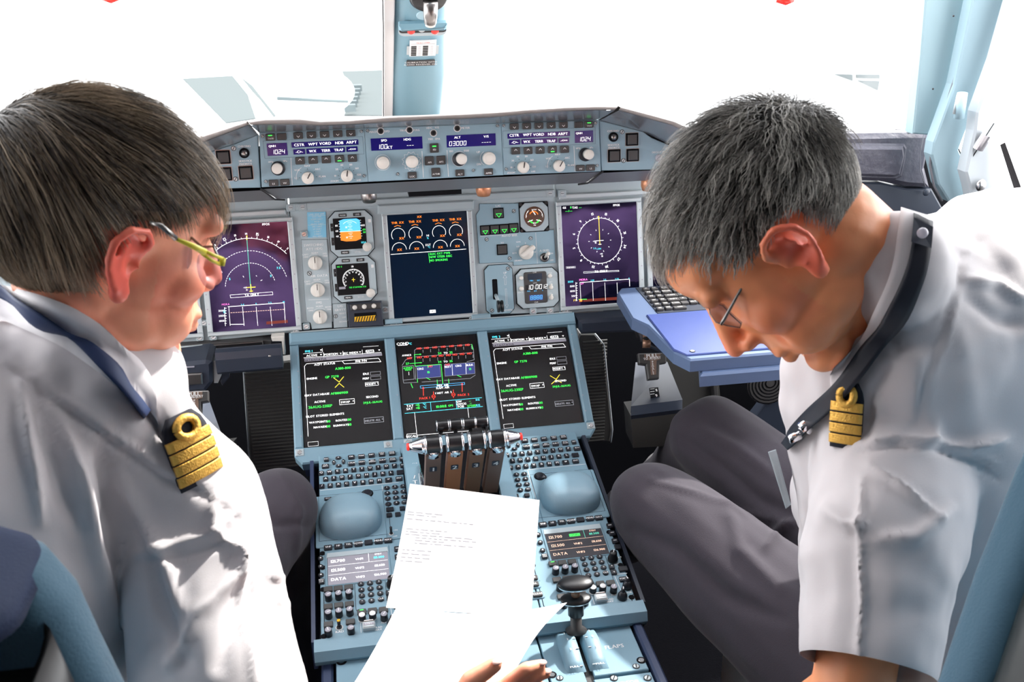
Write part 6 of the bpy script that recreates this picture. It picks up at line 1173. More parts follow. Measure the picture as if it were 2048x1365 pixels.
for s_ in (-1, 1):
    T = Thing('pilot_seat', ('blue fabric pilot seat with navy headband and black shell, behind the left pilot', 'blue fabric pilot seat with dark shell, behind the right pilot')[s_ > 0], 'seat', WORLD, (s_ * .6, -1.05), h=-.86)
    def edge(z, top, lo):  # inboard edge position by height
        t_ = max(0, min(1, (top - z) / (top - lo))); return t_
    if s_ < 0: pe = [(at(0, 1052, .66)), at(110, 1072, .66), at(170, 1140, .665), at(215, 1240, .67), at(275, 1365, .68), at(330, 1500, .70)]
    else: pe = [at(2140, 700, .82), at(2075, 790, .82), at(2010, 930, .82), at(1930, 1130, .82), at(1850, 1365, .82), at(1800, 1560, .82)]
    cu = MB(); secs = []; out_ = s_ * .92
    for i, p in enumerate(pe):
        lo_, hi_ = sorted((p.x, out_)); e = .02 if i == 0 else 0; secs.append(ersec(lo_ + e, hi_ - e, p.y - (.055, .055)[s_ > 0] + e * .5, p.y - e * .5, p.z, .012 if i == 0 else .022))
    secs.append(ersec(*sorted((pe[-1].x, out_)), pe[-1].y - .05, pe[-1].y + .06, -.42, .022)); rloft(cu, secs[::-1], 'seatblue'); T.part('back_cushion', cu)
    sh_ = MB(); secs = []
    for i, p in enumerate(pe):
        if i == 0: continue
        lo_, hi_ = sorted((p.x + s_ * .004, out_)); secs.append(ersec(lo_, hi_, p.y - .15, p.y - (.045, .045)[s_ > 0], p.z - (.05 if i == 1 else .0), .03))
    secs.append(ersec(*sorted((pe[-1].x, out_)), pe[-1].y - .10, pe[-1].y - .02, -.55, .03)); rloft(sh_, secs[::-1], 'shell' if s_ < 0 else 'shellr'); T.part('back_shell', sh_)
    if s_ < 0:
        hb = MB(); secs = []
        for p, dz in ((pe[0], .006), (pe[1], .004), (pe[1].lerp(pe[2], .30), 0)): lo_, hi_ = sorted((p.x - .005, out_)); secs.append(ersec(lo_, hi_, p.y - .105, p.y + .006, p.z + dz, .03))
        secs[0] = [(x, y, z + .002) for x, y, z in secs[0]]; rloft(hb, secs[::-1], 'seatnavy'); T.part('headband', hb, label='navy fabric band with green stitching')
        st = MB()
        for k in range(3): st.tube([(pe[0].x - .02 * k - .0, pe[0].y - .107, pe[0].z + .004), (pe[1].x - .035 - .02 * k, pe[1].y - .109, pe[1].z - .02)], .0006, 'seatgreen', 6)
        T.part('stitching', st)
    pan = MB(); c = onz(1437, 1180, -.42); xi = .40
    secs = [ersec(*sorted((s_ * .375, s_ * .85)), -1.02, -.60, z, .06) for z in (-.52, -.50, -.44, -.425)]; rloft(pan, secs, 'seatgrey'); T.part('seat_pan', pan)
    bs = MB(); bs.box(*sorted((s_ * .45, s_ * .80))[:1], -1.0, -.86, sorted((s_ * .45, s_ * .80))[1], -.66, -.53, 'black', .01); T.part('base', bs)
T = Thing('seat_rail_cover', 'dark plastic side cover with strap slot on the right seat pan edge', 'seat cover', WORLD, (.4, -.8), h=-.4)
mb = MB(); P = [onz(x, y, -.405) for x, y in ((1480, 1205), (1510, 1200), (1560, 1340), (1545, 1345))]; mb.slab([tuple(p[:2]) for p in P], -.45, -.405, 'black', .003); T.part('cover', mb)
T = Thing('seat_belt', 'brown woven seat belt strap hanging beside the right pilot\'s thigh', 'belt', WORLD, (.45, -.8), h=-.4)
mb = MB(); P = [at(1550, 1215, 1.40), at(1548, 1245, 1.37), at(1552, 1290, 1.34), at(1560, 1340, 1.33)]; W_ = (.017, .018, .015, .009); vs = []
for p, w in zip(P, W_): vs += [p - CR * w, p + CR * w, p + CR * w + CF * .003, p - CR * w + CF * .003]
mb.add(vs, [(i * 4 + k, i * 4 + (k + 1) % 4, (i + 1) * 4 + (k + 1) % 4, (i + 1) * 4 + k) for i in range(3) for k in range(4)] + [(3, 2, 1, 0), (12, 13, 14, 15)], 'strap'); T.part('strap', mb)
# ================================================================ PAPERS
def sheet(name, label, corners, sag, lines, tone=.0):
    TL, TR, BL, BR = corners; nu, nv = 14, 18; vs = []; T = Thing(name, label, 'paper', WORLD, tuple((TL + BR)[:2] / 2) if False else ((TL.x + BR.x) / 2, (TL.y + BR.y) / 2), h=(TL.z + BR.z) / 2)
    nn = (TR - TL).cross(BL - TL).normalized(); nn = -nn if nn.z < 0 else nn
    def S(u, v):
        p = (TL * (1 - u) + TR * u) * (1 - v) + (BL * (1 - u) + BR * u) * v; return p + nn * sag(u, v)
    for j in range(nv + 1):
        for i in range(nu + 1): vs.append(S(i / nu, j / nv))
    n1 = len(vs); fs = [(j * (nu + 1) + i, (j + 1) * (nu + 1) + i, (j + 1) * (nu + 1) + i + 1, j * (nu + 1) + i + 1) for j in range(nv) for i in range(nu)]
    vs += [p - nn * .0004 for p in vs]; fs += [tuple(n1 + k for k in f[::-1]) for f in fs[:nu * nv]]
    mb = MB(); mb.add(vs, fs, 'paper', True); pg = T.part('page', mb)
    ink = MB(); rnd = random.Random(5)
    for v, u0, u1, kind in lines:
        u = u0
        while u < u1:
            w = .006 if kind == 'd' else rnd.uniform(.02, .07); 
            if u + w > u1: break
            a, b, c, d = (S(u, v) , S(u + w * .9, v), S(u + w * .9, v + .0045 if kind != 'd' else v + .0025), S(u, v + .0045 if kind != 'd' else v + .0025)); ink.add([p + nn * .0005 for p in (a, d, c, b)], [(0, 1, 2, 3)], 'ink'); u += w + (.006 if kind == 'd' else .012)
    T.part('printed_text', ink, pg); return T
L1 = [(.225, .02, .30, 'w'), (.232, .31, .97, 'd'), (.245, .02, .30, 'w'), (.28, .02, .55, 'w'), (.305, .02, .97, 'd')] + [(.36 + k * .022, .03 + .08 * (k > 2), .35 + .25 * (k in (2, 3, 5)), 'w') for k in range(6)] + [(.53 + k * .03, .03, .25, 'w') for k in range(4)]
sheet('paper_sheet', 'upper white printed sheet held over the pedestal, top edge by the thrust levers', (at(820, 968, 1.42), at(1079, 1001, 1.40), at(772, 1216, 1.27), at(1062, 1235, 1.25)), lambda u, v: -.008 * math.sin(math.pi * v) * (1 - u), L1)
L2 = [(.06 + k * .045, .03, .10 + .25 * rnd_ , 'w') for k, rnd_ in enumerate((.9, .2, .3, .2, .3, .8, .2, .3, .2, .9, .3, .2))] + [(.62, .02, .8, 'd'), (.66, .02, .9, 'd')]
sheet('paper_sheet', 'lower white printed sheet curling in the foreground, right corner by the flap lever', (at(795, 1212, 1.245), at(1134, 1206, 1.20), at(660, 1440, 1.07), at(985, 1440, 1.03)), lambda u, v: .018 * math.sin(math.pi * min(1, v * 1.0)) * (.5 + .5 * u) - .015 * math.sin(math.pi * u) * (1 - v) - .014 * (1 - u) * math.sin(math.pi * v), L2)
# ================================================================ PEOPLE
def amat(name, rough, sheen=0, spec=.5, bump=None, mul=None):
    m = mat(name, (.8, .8, .8), rough, bump=bump, spec=spec, sheen=sheen); nt = m.node_tree; a = nt.nodes.new('ShaderNodeAttribute'); a.attribute_name = 'tint'
    nt.links.new(a.outputs['Color'], nt.nodes['Principled BSDF'].inputs['Base Color']); return m
amat('skin', .42, bump=(160, .35, .0006)); MATS['skin'].node_tree.nodes['Principled BSDF'].inputs['Subsurface Weight'].default_value = .12; MATS['skin'].node_tree.nodes['Principled BSDF'].inputs['Subsurface Radius'].default_value = (.012, .004, .002)
amat('hairm', .38, spec=.6)
mat('shirt', (.60, .57, .585), .75, bump=(900, .25, .0004), sheen=.2); mat('collar', (.80, .77, .79), .7)
mat('trouser', (.042, .036, .047), .9, bump=(700, .5, .0006), sheen=.12, spec=.25)
mat('nail', (.85, .55, .48), .3)
mat('lanyard', (.008, .025, .09), .6); mat('lanyard2', (.010, .013, .024), .5); mat('gold', (.85, .50, .10), .42, .55, bump=(500, .8, .0012)); mat('epnavy', (.008, .010, .02), .8)
mat('lens', (.9, .9, .95), .03, trans=.0); mat('yellow', (.80, .70, .06), .35); mat('gunmetal', (.25, .24, .23), .25, .9)
def lensmat():
    m = MATS['glass'].copy(); m.name = 'lens'; N = m.node_tree.nodes
    for n in N:
        if n.type == 'LAYER_WEIGHT': n.inputs[0].default_value = .35
        if n.type == 'BSDF_TRANSPARENT': n.inputs[0].default_value = (.72, .72, .80, 1)
    MATS['lens'] = m
lensmat()
def cap(mb, a, b, ra, rb, n=16, k=6):
    a, b = Vector(a), Vector(b); d = (b - a).normalized(); P, R_ = [], []
    for i in range(k, 0, -1): t = i / k * math.pi / 2 * .97; P.append(a - d * ra * math.sin(t)); R_.append(ra * math.cos(t))
    for i in range(5): P.append(a.lerp(b, i / 4)); R_.append(ra + (rb - ra) * i / 4)
    for i in range(1, k + 1): t = i / k * math.pi / 2 * .97; P.append(b + d * rb * math.sin(t)); R_.append(rb * math.cos(t))
    mb.tube(P, R_, 'white', n)
def remesh(mb, voxel, smooth=6, name='r'):
    me = bpy.data.meshes.new(name); me.from_pydata(mb.v, [], mb.f); o = link(bpy.data.objects.new(name, me))
    m = o.modifiers.new('r', 'REMESH'); m.mode = 'VOXEL'; m.voxel_size = voxel
    s_ = o.modifiers.new('s', 'SMOOTH'); s_.iterations = smooth; s_.factor = .5
    dg = bpy.context.evaluated_depsgraph_get(); e = o.evaluated_get(dg); m2 = bpy.data.meshes.new_from_object(e); bpy.data.objects.remove(o); bpy.data.meshes.remove(me); return m2
def getv(me):
    a = np.empty(len(me.vertices) * 3); me.vertices.foreach_get('co', a); n = np.empty(len(me.vertices) * 3); me.vertices.foreach_get('normal', n); return a.reshape(-1, 3), n.reshape(-1, 3)
def setv(me, v): me.vertices.foreach_set('co', v.ravel()); me.update()
cp, cr, cu_, cf = (np.array(x) for x in (CP, CR, CU, CF))
def topx(v): d = v - cp; z = d @ cf; return np.stack([1024 + FPX * (d @ cr) / z, 682.5 - FPX * (d @ cu_) / z], 1)
def creases(me, L):
    v, n = getv(me); px = topx(v); fr = np.clip(-(n * ((v - cp) / np.linalg.norm(v - cp, axis=1)[:, None])).sum(1) * 2.2, 0, 1); D = np.zeros(len(v))
    for pts, w, amp in L:
        best = np.full(len(v), 1e9); P = np.array(pts, float)
        tt = np.zeros(len(v)); tot = len(P) - 1
        for i, (a, b) in enumerate(zip(P[:-1], P[1:])):
            ab = b - a; t = np.clip(((px - a) @ ab) / (ab @ ab), 0, 1); d = np.hypot(*(px - (a + t[:, None] * ab)).T); m = d < best; best = np.where(m, d, best); tt = np.where(m, (i + t) / tot, tt)
        D += amp * np.exp(-(best / w) ** 2) * np.sin(np.pi * np.clip(tt * .9 + .05, 0, 1)) ** .5
    setv(me, v + n * (D * fr)[:, None])
def npnoise(v, f, seed=0):
    return np.array([noise.noise(Vector((float(a) + seed, float(b), float(c)))) for a, b, c in v * f])
def partmesh(T, name, me, mats, parent=None, label=None):
    v, n = getv(me); c = (v.min(0) + v.max(0)) / 2; setv(me, v - c); me.name = name
    me.materials.clear()
    for m in mats: me.materials.append(MATS[m])
    me.polygons.foreach_set('use_smooth', [True] * len(me.polygons)); o = link(bpy.data.objects.new(name, me)); c = Vector(c)
    o['_c'] = list(c)
    if parent is None: o.parent = T.o; o.location = c - s_off(T)
    else: o.parent = parent; o.location = c - Vector(parent['_c'])
    if label: o['label'] = label
    return o
def s_off(T): return T.off
def tint(me, cols):
    a = me.color_attributes.new('tint', 'FLOAT_COLOR', 'POINT'); c = np.ones((len(me.vertices), 4)); c[:, :3] = cols; a.data.foreach_set('color', c.ravel())
from mathutils.bvhtree import BVHTree
def bvh_of(*ms):
    V, F_ = [], []
    for m in ms:
        b = len(V); V += [tuple(w.co) for w in m.vertices]; F_ += [tuple(b + i for i in p.vertices) for p in m.polygons]
    return BVHTree.FromPolygons(V, F_)
def surf(bv, x, y, off=.004, D=.9):
    d = ray(x, y); h = bv.ray_cast(CP, d.normalized())
    if h[0] is None: return at(x, y, D)
    n = h[1] if h[1].dot(d) < 0 else -h[1]; return h[0] + n * off * .6 - d.normalized() * off * .7
def smoothpts(P, k=2):
    for _ in range(k): P = [P[0]] + [(P[i - 1] + P[i] * 2 + P[i + 1]) / 4 for i in range(1, len(P) - 1)] + [P[-1]]
    return P
def subd(L, n=4):
    out = []
    for a, b in zip(L[:-1], L[1:]):
        for i in range(n): out.append(tuple(a[k] + (b[k] - a[k]) * i / n for k in range(2)))
    return out + [tuple(L[-1][:2])]
def strip(bv, A, B, m, off=.004, th=.0025, D=.9, nx=4, k=3):
    A, B = subd([a[:2] for a in A]), subd([b[:2] for b in B]); G_ = []
    for i in range(nx + 1): G_.append(smoothpts([surf(bv, a[0] + (b[0] - a[0]) * i / nx, a[1] + (b[1] - a[1]) * i / nx, off, D) for a, b in zip(A, B)], k))
    mb = MB(); n = len(A); vs = [p for g in G_ for p in g]; N_ = len(vs); vs += [p + (p - CP).normalized() * (th + off * 1.5) for p in vs]
    fs = [(i * n + j, i * n + j + 1, (i + 1) * n + j + 1, (i + 1) * n + j) for i in range(nx) for j in range(n - 1)]; fs += [tuple(N_ + k_ for k_ in f[::-1]) for f in fs]
    fs += [(j + 1, j, j + N_, j + 1 + N_) for j in range(n - 1)] + [(nx * n + j, nx * n + j + 1, nx * n + j + 1 + N_, nx * n + j + N_) for j in range(n - 1)] + [(i * n, (i + 1) * n, (i + 1) * n + N_, i * n + N_) for i in range(nx)] + [((i + 1) * n - 1 + n, (i + 1) * n - 1, (i + 1) * n - 1 + N_, (i + 1) * n - 1 + n + N_) for i in range(nx)]
    mb.add(vs, fs, m, True); return mb
class Head:
    def __init__(s, O, F, U):
        s.O = Vector(O); s.F = Vector(F).normalized(); U = Vector(U); s.U = (U - s.F * U.dot(s.F)).normalized(); s.S = s.U.cross(s.F)  # S: the person's left
    def w(s, f, l, u): return s.O + s.F * f + s.S * l + s.U * u
    def loc(s, v): d = v - np.array(s.O); return np.stack([d @ np.array(s.F), d @ np.array(s.S), d @ np.array(s.U)], 1)
    def R(s): return Matrix((s.F, s.S, s.U)).transposed()
def head_prims(mb, H, nose=1.0, ef=0):
    R = H.R(); B = lambda f, l, u, a, b, c: mb.ball(H.w(f, l, u), a, b, c, 'white', 24, 16, R)
    B(-.012, 0, .040, .098, .076, .086); B(.030, 0, .0, .068, .064, .085); B(.034, 0, -.055, .052, .053, .052); B(.062, 0, -.104, .027, .027, .021)
    B(.060, 0, .055, .042, .058, .040)
    for s_ in (-1, 1):
        B(.060, s_ * .040, -.022, .026, .024, .026); B(.022, s_ * .042, -.064, .036, .016, .026); B(.050, s_ * .030, -.060, .035, .026, .034)
        B(.101, s_ * .011, -.034, .011, .008, .008)
    cap(mb, H.w(.084, -.040, .032), H.w(.084, .040, .032), .013, .013); cap(mb, H.w(.088, 0, .025), H.w(.113 * nose, 0, -.028), .009, .0105)
    cap(mb, H.w(.090, -.020, -.062), H.w(.090, .020, -.062), .0085, .0085); cap(mb, H.w(.088, -.018, -.073), H.w(.088, .018, -.073), .0085, .0085); B(.078, 0, -.050, .018, .030, .022)
    for s_ in (-1, 1): ear(mb, H, s_, ef)
def ear(mb, H, s_, ef=0):
    q = lambda f, l, u: H.w(-.004 + f, s_ * (.070 + l), -.002 + u)
    q0_ = q; q = lambda f, l, u: q0_(ef + f * 1.02, l * 1.12, u * 1.0 + .004)
    P = [(.012, .004, .006), (.016, .012, .020), (.008, .020, .032), (-.008, .024, .034), (-.020, .024, .022), (-.022, .021, .004), (-.016, .016, -.012), (-.008, .011, -.024)]
    mb.tube([q(*p) for p in P], [.0042, .0045, .0045, .0048, .0048, .0045, .0045, .0060], 'white', 10)
    P = [(-.006, .015, .022), (-.011, .016, .008), (-.008, .013, -.008), (.002, .010, -.014)]; mb.tube([q(*p) for p in P], .0042, 'white', 8)
    mb.ball(q(-.004, .006, -.026), .0105, .0060, .0125, 'white', 14, 10, H.R()); mb.ball(q(.011, .006, -.002), .0055, .006, .0085, 'white', 12, 8, H.R())
    mb.ball(q(-.006, .004, .006), .018, .010, .028, 'white', 18, 12, H.R() @ Matrix.Rotation(s_ * rad(18), 3, 'Z'))
def carve_head(me, H):
    v, n = getv(me); L = H.loc(v); D = np.zeros(len(v))
    for s_ in (-1, 1):
        D -= .010 * np.exp(-(((L[:, 0] - .088) / .022) ** 2 + ((L[:, 1] - s_ * .030) / .017) ** 2 + ((L[:, 2] - .008) / .012) ** 2))
        D -= .004 * np.exp(-(((L[:, 0] - .014) / .014) ** 2 + ((L[:, 1] - s_ * .080) / .02) ** 2 + ((L[:, 2] + .002) / .011) ** 2)) * 1.2
        D -= .004 * np.exp(-(((L[:, 0] - .094) / .02) ** 2 + ((np.abs(L[:, 1]) - .032 - (-.03 - L[:, 2]) * .3) / .005) ** 2 + ((L[:, 2] + .048) / .018) ** 2))
        D -= .008 * np.exp(-(((L[:, 0] + .000) / .007) ** 2 + ((L[:, 1] - s_ * .086) / .014) ** 2 + ((L[:, 2] - .000) / .010) ** 2))
    D -= .005 * np.exp(-((L[:, 0] - .10) / .03) ** 2 - (L[:, 1] / .03) ** 2 - ((L[:, 2] + .0675) / .0028) ** 2)
    setv(me, v + n * D[:, None])
def skin_tint(me, H, base, hot, dark=None):
    v, n = getv(me); L = H.loc(v); c = np.tile(np.array(base), (len(v), 1)).astype(float)
    w = np.zeros(len(v))
    for s_ in (-1, 1): w += np.clip(1.2 * np.exp(-(((L[:, 0] + .006) / .028) ** 4 + ((L[:, 1] - s_ * .092) / .018) ** 4 + ((L[:, 2]) / .045) ** 4)), 0, 1)
    w += .6 * np.exp(-(((L[:, 0] - .12) / .02) ** 2 + (L[:, 1] / .02) ** 2 + ((L[:, 2] + .03) / .02) ** 2)) + .35 * np.exp(-(((L[:, 2] + .03) / .03) ** 2)) * (np.abs(L[:, 1]) > .03) * (L[:, 0] > .03)
    w = np.clip(w, 0, 1)[:, None]; c = c * (1 - w) + np.array(hot) * w
    c *= (1 + .12 * npnoise(v, 60))[:, None]
    br = (np.exp(-(((L[:, 2] - .036 - .1 * (np.abs(L[:, 1]) - .03)) / .006) ** 2 + ((np.abs(L[:, 1]) - .032) / .016) ** 4)) * (L[:, 0] > .06))[:, None]; c = c * (1 - .75 * br) + np.array((.10, .08, .06)) * .75 * br
    lp = (np.exp(-(((L[:, 2] + .067) / .008) ** 2 + (L[:, 1] / .022) ** 4)) * (L[:, 0] > .085))[:, None]; c = c * (1 - .5 * lp) + np.array((.5, .12, .09)) * .5 * lp
    tint(me, np.clip(c, 0, 1))
# ---- hair
def hair(T, H, N, seed, region, flow, length, colf, cols, lift, cap_col, clump=.35, wd=.0007, wave=0, capoff=.004):
    rnd = np.random.RandomState(seed); c0 = np.array((-.012, 0, .040)); r0 = np.array((.100, .078, .088))
    q = rnd.normal(size=(N * 3, 3)); q /= np.linalg.norm(q, axis=1)[:, None]
    keep = region(q); q = q[keep][:N]; n_ = len(q)
    p = c0 + q * r0 * 1.0
    # lower nape / side roots lie on the ellipsoid continued
    K = 9; seg = length(q, rnd) / K; P = np.zeros((n_, K + 1, 3)); P[:, 0] = p
    nz = np.stack([npnoise(q, 5.0, s_) for s_ in (11, 23, 37)], 1); nz2 = np.stack([npnoise(q, 22.0, s_) for s_ in (5, 15, 25)], 1)
    lf = lift(q, rnd)
    for k in range(K):
        cur = P[:, k]; nn = (cur - c0) / r0 ** 2; nn /= np.linalg.norm(nn, axis=1)[:, None]
        d = flow(cur, q, k / K) + nz * clump + nz2 * clump * .8 + rnd.normal(size=(n_, 3)) * .06
        if wave: d += wave * np.sin(k * 1.5 + nz2[:, :1] * 14) * np.cross(nn, d)
        d -= (d * nn).sum(1)[:, None] * nn; d /= np.linalg.norm(d, axis=1)[:, None] + 1e-9
        nx = cur + (d + nn * (lf * (1 - k / K * 1.15))[:, None]) * seg[:, None]
        e = (nx - c0) / r0; l_ = np.linalg.norm(e, axis=1); m = l_ < 1.03; nx = np.where(m[:, None], c0 + e / l_[:, None] * 1.03 * r0, nx); P[:, k + 1] = nx
    Mw = np.array([[*H.F], [*H.S], [*H.U]]); Wp = P @ Mw + np.array(H.O)
    tan = np.gradient(Wp, axis=1); tan /= np.linalg.norm(tan, axis=2)[:, :, None] + 1e-9
    ctr = np.array(H.w(*c0)); out = Wp - ctr; sd = np.cross(tan, out); sd /= np.linalg.norm(sd, axis=2)[:, :, None] + 1e-9; up = np.cross(sd, tan)
    w = (wd * (.6 + .9 * rnd.rand(n_)))[:, None] * np.linspace(1.0, .25, K + 1)[None, :] ; w = w[:, :, None]
    V = np.stack([Wp + sd * w, Wp - sd * w, Wp + up * w * .8], 2).reshape(-1, 3); K1 = K + 1
    base = (np.arange(n_) * K1 * 3)[:, None, None, None] + (np.arange(K) * 3)[None, :, None, None]
    tri = np.array([[0, 1, 4, 3], [1, 2, 5, 4], [2, 0, 3, 5]])[None, None]
    Fc = (base + tri).reshape(-1, 4)
    me = bpy.data.meshes.new('hair'); me.vertices.add(len(V)); me.vertices.foreach_set('co', V.ravel()); me.loops.add(Fc.size); me.loops.foreach_set('vertex_index', Fc.ravel()); me.polygons.add(len(Fc)); me.polygons.foreach_set('loop_start', np.arange(len(Fc)) * 4); me.polygons.foreach_set('loop_total', np.full(len(Fc), 4)); me.update(calc_edges=True)
    g = np.clip(colf(P, q) + (nz2[:, :1] * .55 + npnoise(q * np.array((1, 1, .4)), 14, 77)[:, None] * .5 + rnd.normal(size=(n_, 1)) * .16), 0, 1)  # n,K+1
    A_, B_ = (np.array(x) for x in cols); col = A_ * (1 - g[:, :, None]) + B_ * g[:, :, None]; tint(me, np.repeat(col.reshape(-1, 3), 3, axis=0))
    o = partmesh(T, 'hair', me, ['hairm'])
    # scalp under the strands
    mb = MB(); vs, fs = [], []; nu, nv = 48, 28
    for j in range(nv + 1):
        a = math.pi * j / nv
        for i in range(nu):
            t_ = 2 * math.pi * i / nu; qq = np.array((math.sin(a) * math.cos(t_), math.sin(a) * math.sin(t_), math.cos(a))); ins = region(qq[None])[0]
            vs.append(tuple(H.w(*(c0 + qq * (r0 + (capoff if ins else -.006))))))
    for j in range(nv):
        for i in range(nu): k = (i + 1) % nu; fs.append((j * nu + i, (j + 1) * nu + i, (j + 1) * nu + k, j * nu + k))
    mat(T.o.name + '_scalp', cap_col, .8); mb.add(vs, fs, T.o.name + '_scalp', True); T.part('scalp_hair', mb, o)
# ---- epaulette
def epaulette(T, A, B, up, w, label, parent):
    A, B = Vector(A), Vector(B); d = (B - A); L = d.length; y = d.normalized(); z = (Vector(up) - y * Vector(up).dot(y)).normalized(); x = y.cross(z)
    M_ = Matrix(((x.x, y.x, z.x, A.x), (x.y, y.y, z.y, A.y), (x.z, y.z, z.z, A.z), (0, 0, 0, 1)))
    bend = lambda v: Vector((v[0], v[1], v[2] - (v[0] / w) ** 2 * w * .35 - (v[1] / L) ** 2 * L * .16))
    def grid(x0, x1, y0, y1, z0, z1, m, f=lambda y: 1):
        mb_ = []; nx, ny = 8, 8; vs = []
        for zz in (z0, z1):
            for j in range(ny + 1):
                for i in range(nx + 1): yy = y0 + (y1 - y0) * j / ny; vs.append(bend(((x0 + (x1 - x0) * i / nx) * f(yy), yy, zz)))
        n1 = (nx + 1) * (ny + 1); fs = []
        for j in range(ny):
            for i in range(nx): a = j * (nx + 1) + i; fs += [(a + n1, a + 1 + n1, a + nx + 2 + n1, a + nx + 1 + n1), (a + nx + 1, a + nx + 2, a + 1, a)]
        for i in range(nx): fs += [(i, i + 1, i + 1 + n1, i + n1), (n1 - nx - 1 + i + n1, n1 - nx + i + n1, n1 - nx + i, n1 - nx - 1 + i)]
        for j in range(ny): a = j * (nx + 1); fs += [(a + nx + 1, a, a + n1, a + nx + 1 + n1), (a + nx, a + 2 * nx + 1, a + 2 * nx + 1 + n1, a + nx + n1)]
        return vs, fs, m
    mb = MB(); mb.T = M_; h = w / 2; tp = lambda yy: 1 if yy > L * .28 else .55 + .45 * math.sqrt(max(0, yy / (L * .28)))
    mb.add(*grid(-h, h, 0, L, -.001, .0045, 'epnavy', tp), True); o = T.part('epaulette', mb, None, label)
    for k in range(4):
        mb = MB(); mb.T = M_; y1 = L * (.93 - k * .165); mb.add(*grid(-h * 1.02, h * 1.02, y1 - L * .140, y1, .003, .0075, 'gold'), True); T.part('gold_stripe', mb, o)
    mb = MB(); mb.T = M_; P = [bend((math.cos(t) * h * .45, L * .20 + math.sin(t) * L * .13, .0065)) for t in [i * 2 * math.pi / 16 for i in range(17)]]; mb.tube(P, .0042, 'gold', 8); T.part('gold_loop', mb, o)
# ================================================================ LEFT PILOT
T = Thing('person', 'pilot at left seen from behind in white shirt, gold-striped epaulette and yellow-armed glasses', 'person', WORLD, (-.5, -.85), h=-.45)
LP = T
view_r = CR; fwd = Vector((.86, .51, 0)).normalized()
Hl = Head(at(200, 486, .89), Vector((fwd.x, fwd.y, -.27)), Vector((0.24, .10, 1)))
neck0 = at(170, 760, .93)
shR = at(375, 1000, 1.0); shL = shR + Vector((-.30, .28, .02)); elR = at(450, 1430, .94); hipc = Vector((-.56, -.86, -.36))
wrist = at(905, 1450, 1.02)
body = MB(); head_prims(body, Hl)
cap(body, Hl.w(-.015, 0, -.03), neck0 + Vector((.01, .03, .0)), .058, .036); cap(body, Hl.w(.02, 0, -.075), Hl.w(.0, 0, -.15), .045, .055)
cap(body, shR, shL, .045, .045); cap(body, neck0 + Vector((-.07, 0, -.06)), hipc, .05, .07); cap(body, shR, elR, .042, .038)
hand_c = at(985, 1395, 1.06)
cap(body, elR, wrist, .036, .027); cap(body, wrist, at(960, 1400, 1.04), .026, .027)
for (k1_, k2_, tip, r) in ((at(1022, 1362, 1.035), at(1052, 1338, 1.035), at(1082, 1330, 1.05), .0084), (at(1030, 1380, 1.045), at(1062, 1352, 1.045), at(1092, 1348, 1.06), .0086), (at(1030, 1402, 1.055), at(1062, 1376, 1.055), at(1088, 1374, 1.07), .0082), (at(1025, 1428, 1.065), at(1052, 1402, 1.065), at(1072, 1402, 1.08), .0072)):
    cap(body, at(985, 1405, 1.05), k1_, r * 1.25, r * 1.05, 10, 4); cap(body, k1_, k2_, r * 1.0, r * .95, 10, 4); cap(body, k2_, tip, r * .92, r * .78, 10, 4)
cap(body, at(915, 1420, 1.03), at(942, 1362, 1.01), .016, .0115, 12, 4); cap(body, at(942, 1362, 1.01), at(990, 1330, 1.012), .0112, .0088, 12, 4)
me = remesh(body, .0032, 9); carve_head(me, Hl); skin_tint(me, Hl, (.93, .40, .25), (.92, .15, .10)); BL_ = me.copy(); partmesh(T, 'body', me, ['skin'])
for a_, b_ in ((at(988, 1327, 1.004), at(1000, 1322, 1.006)), (at(1080, 1325, 1.043), at(1088, 1327, 1.047)), (at(1090, 1342, 1.053), at(1097, 1345, 1.057))):
    mb = MB(); mb.ball((a_ + b_) / 2, .0055, .0045, .0022, 'nail', 12, 8); T.part('fingernail', mb)
# shirt
sm = MB(); cap(sm, shR + Vector((.0, 0, -.015)), shL, .072, .080); cap(sm, neck0 + Vector((-.07, .0, -.06)), hipc, .12, .16); cap(sm, neck0 + Vector((-.10, -.04, -.06)), hipc + Vector((-.05, -.05, .0)), .13, .17); cap(sm, shR.lerp(shL, .45) + Vector((-.03, -.06, -.10)), hipc + Vector((.02, -.04, .05)), .15, .17)
cap(sm, neck0 + Vector((0, 0, -.01)), shR, .062, .07); cap(sm, neck0, shL, .065, .07); cap(sm, shR, shR.lerp(elR, .5), .072, .076); cap(sm, shR.lerp(elR, .4), elR, .076, .078); cap(sm, shR + Vector((-.08, .06, -.10)), hipc + Vector((.0, .03, .1)), .08, .12)
cap(sm, neck0 + Vector((.0, 0, -.02)), neck0 + Vector((-.09, .0, -.07)), .088, .10); cap(sm, neck0 + Vector((.01, 0, .01)), Hl.w(-.02, 0, -.13), .068, .062)
me = remesh(sm, .005, 10); v, n = getv(me)
f = npnoise(v * np.array((1, 1, .40)), 13, 3) * .010 + npnoise(v * np.array((1.3, .7, .45)), 28, 9) * .0045; setv(me, v + n * f[:, None])
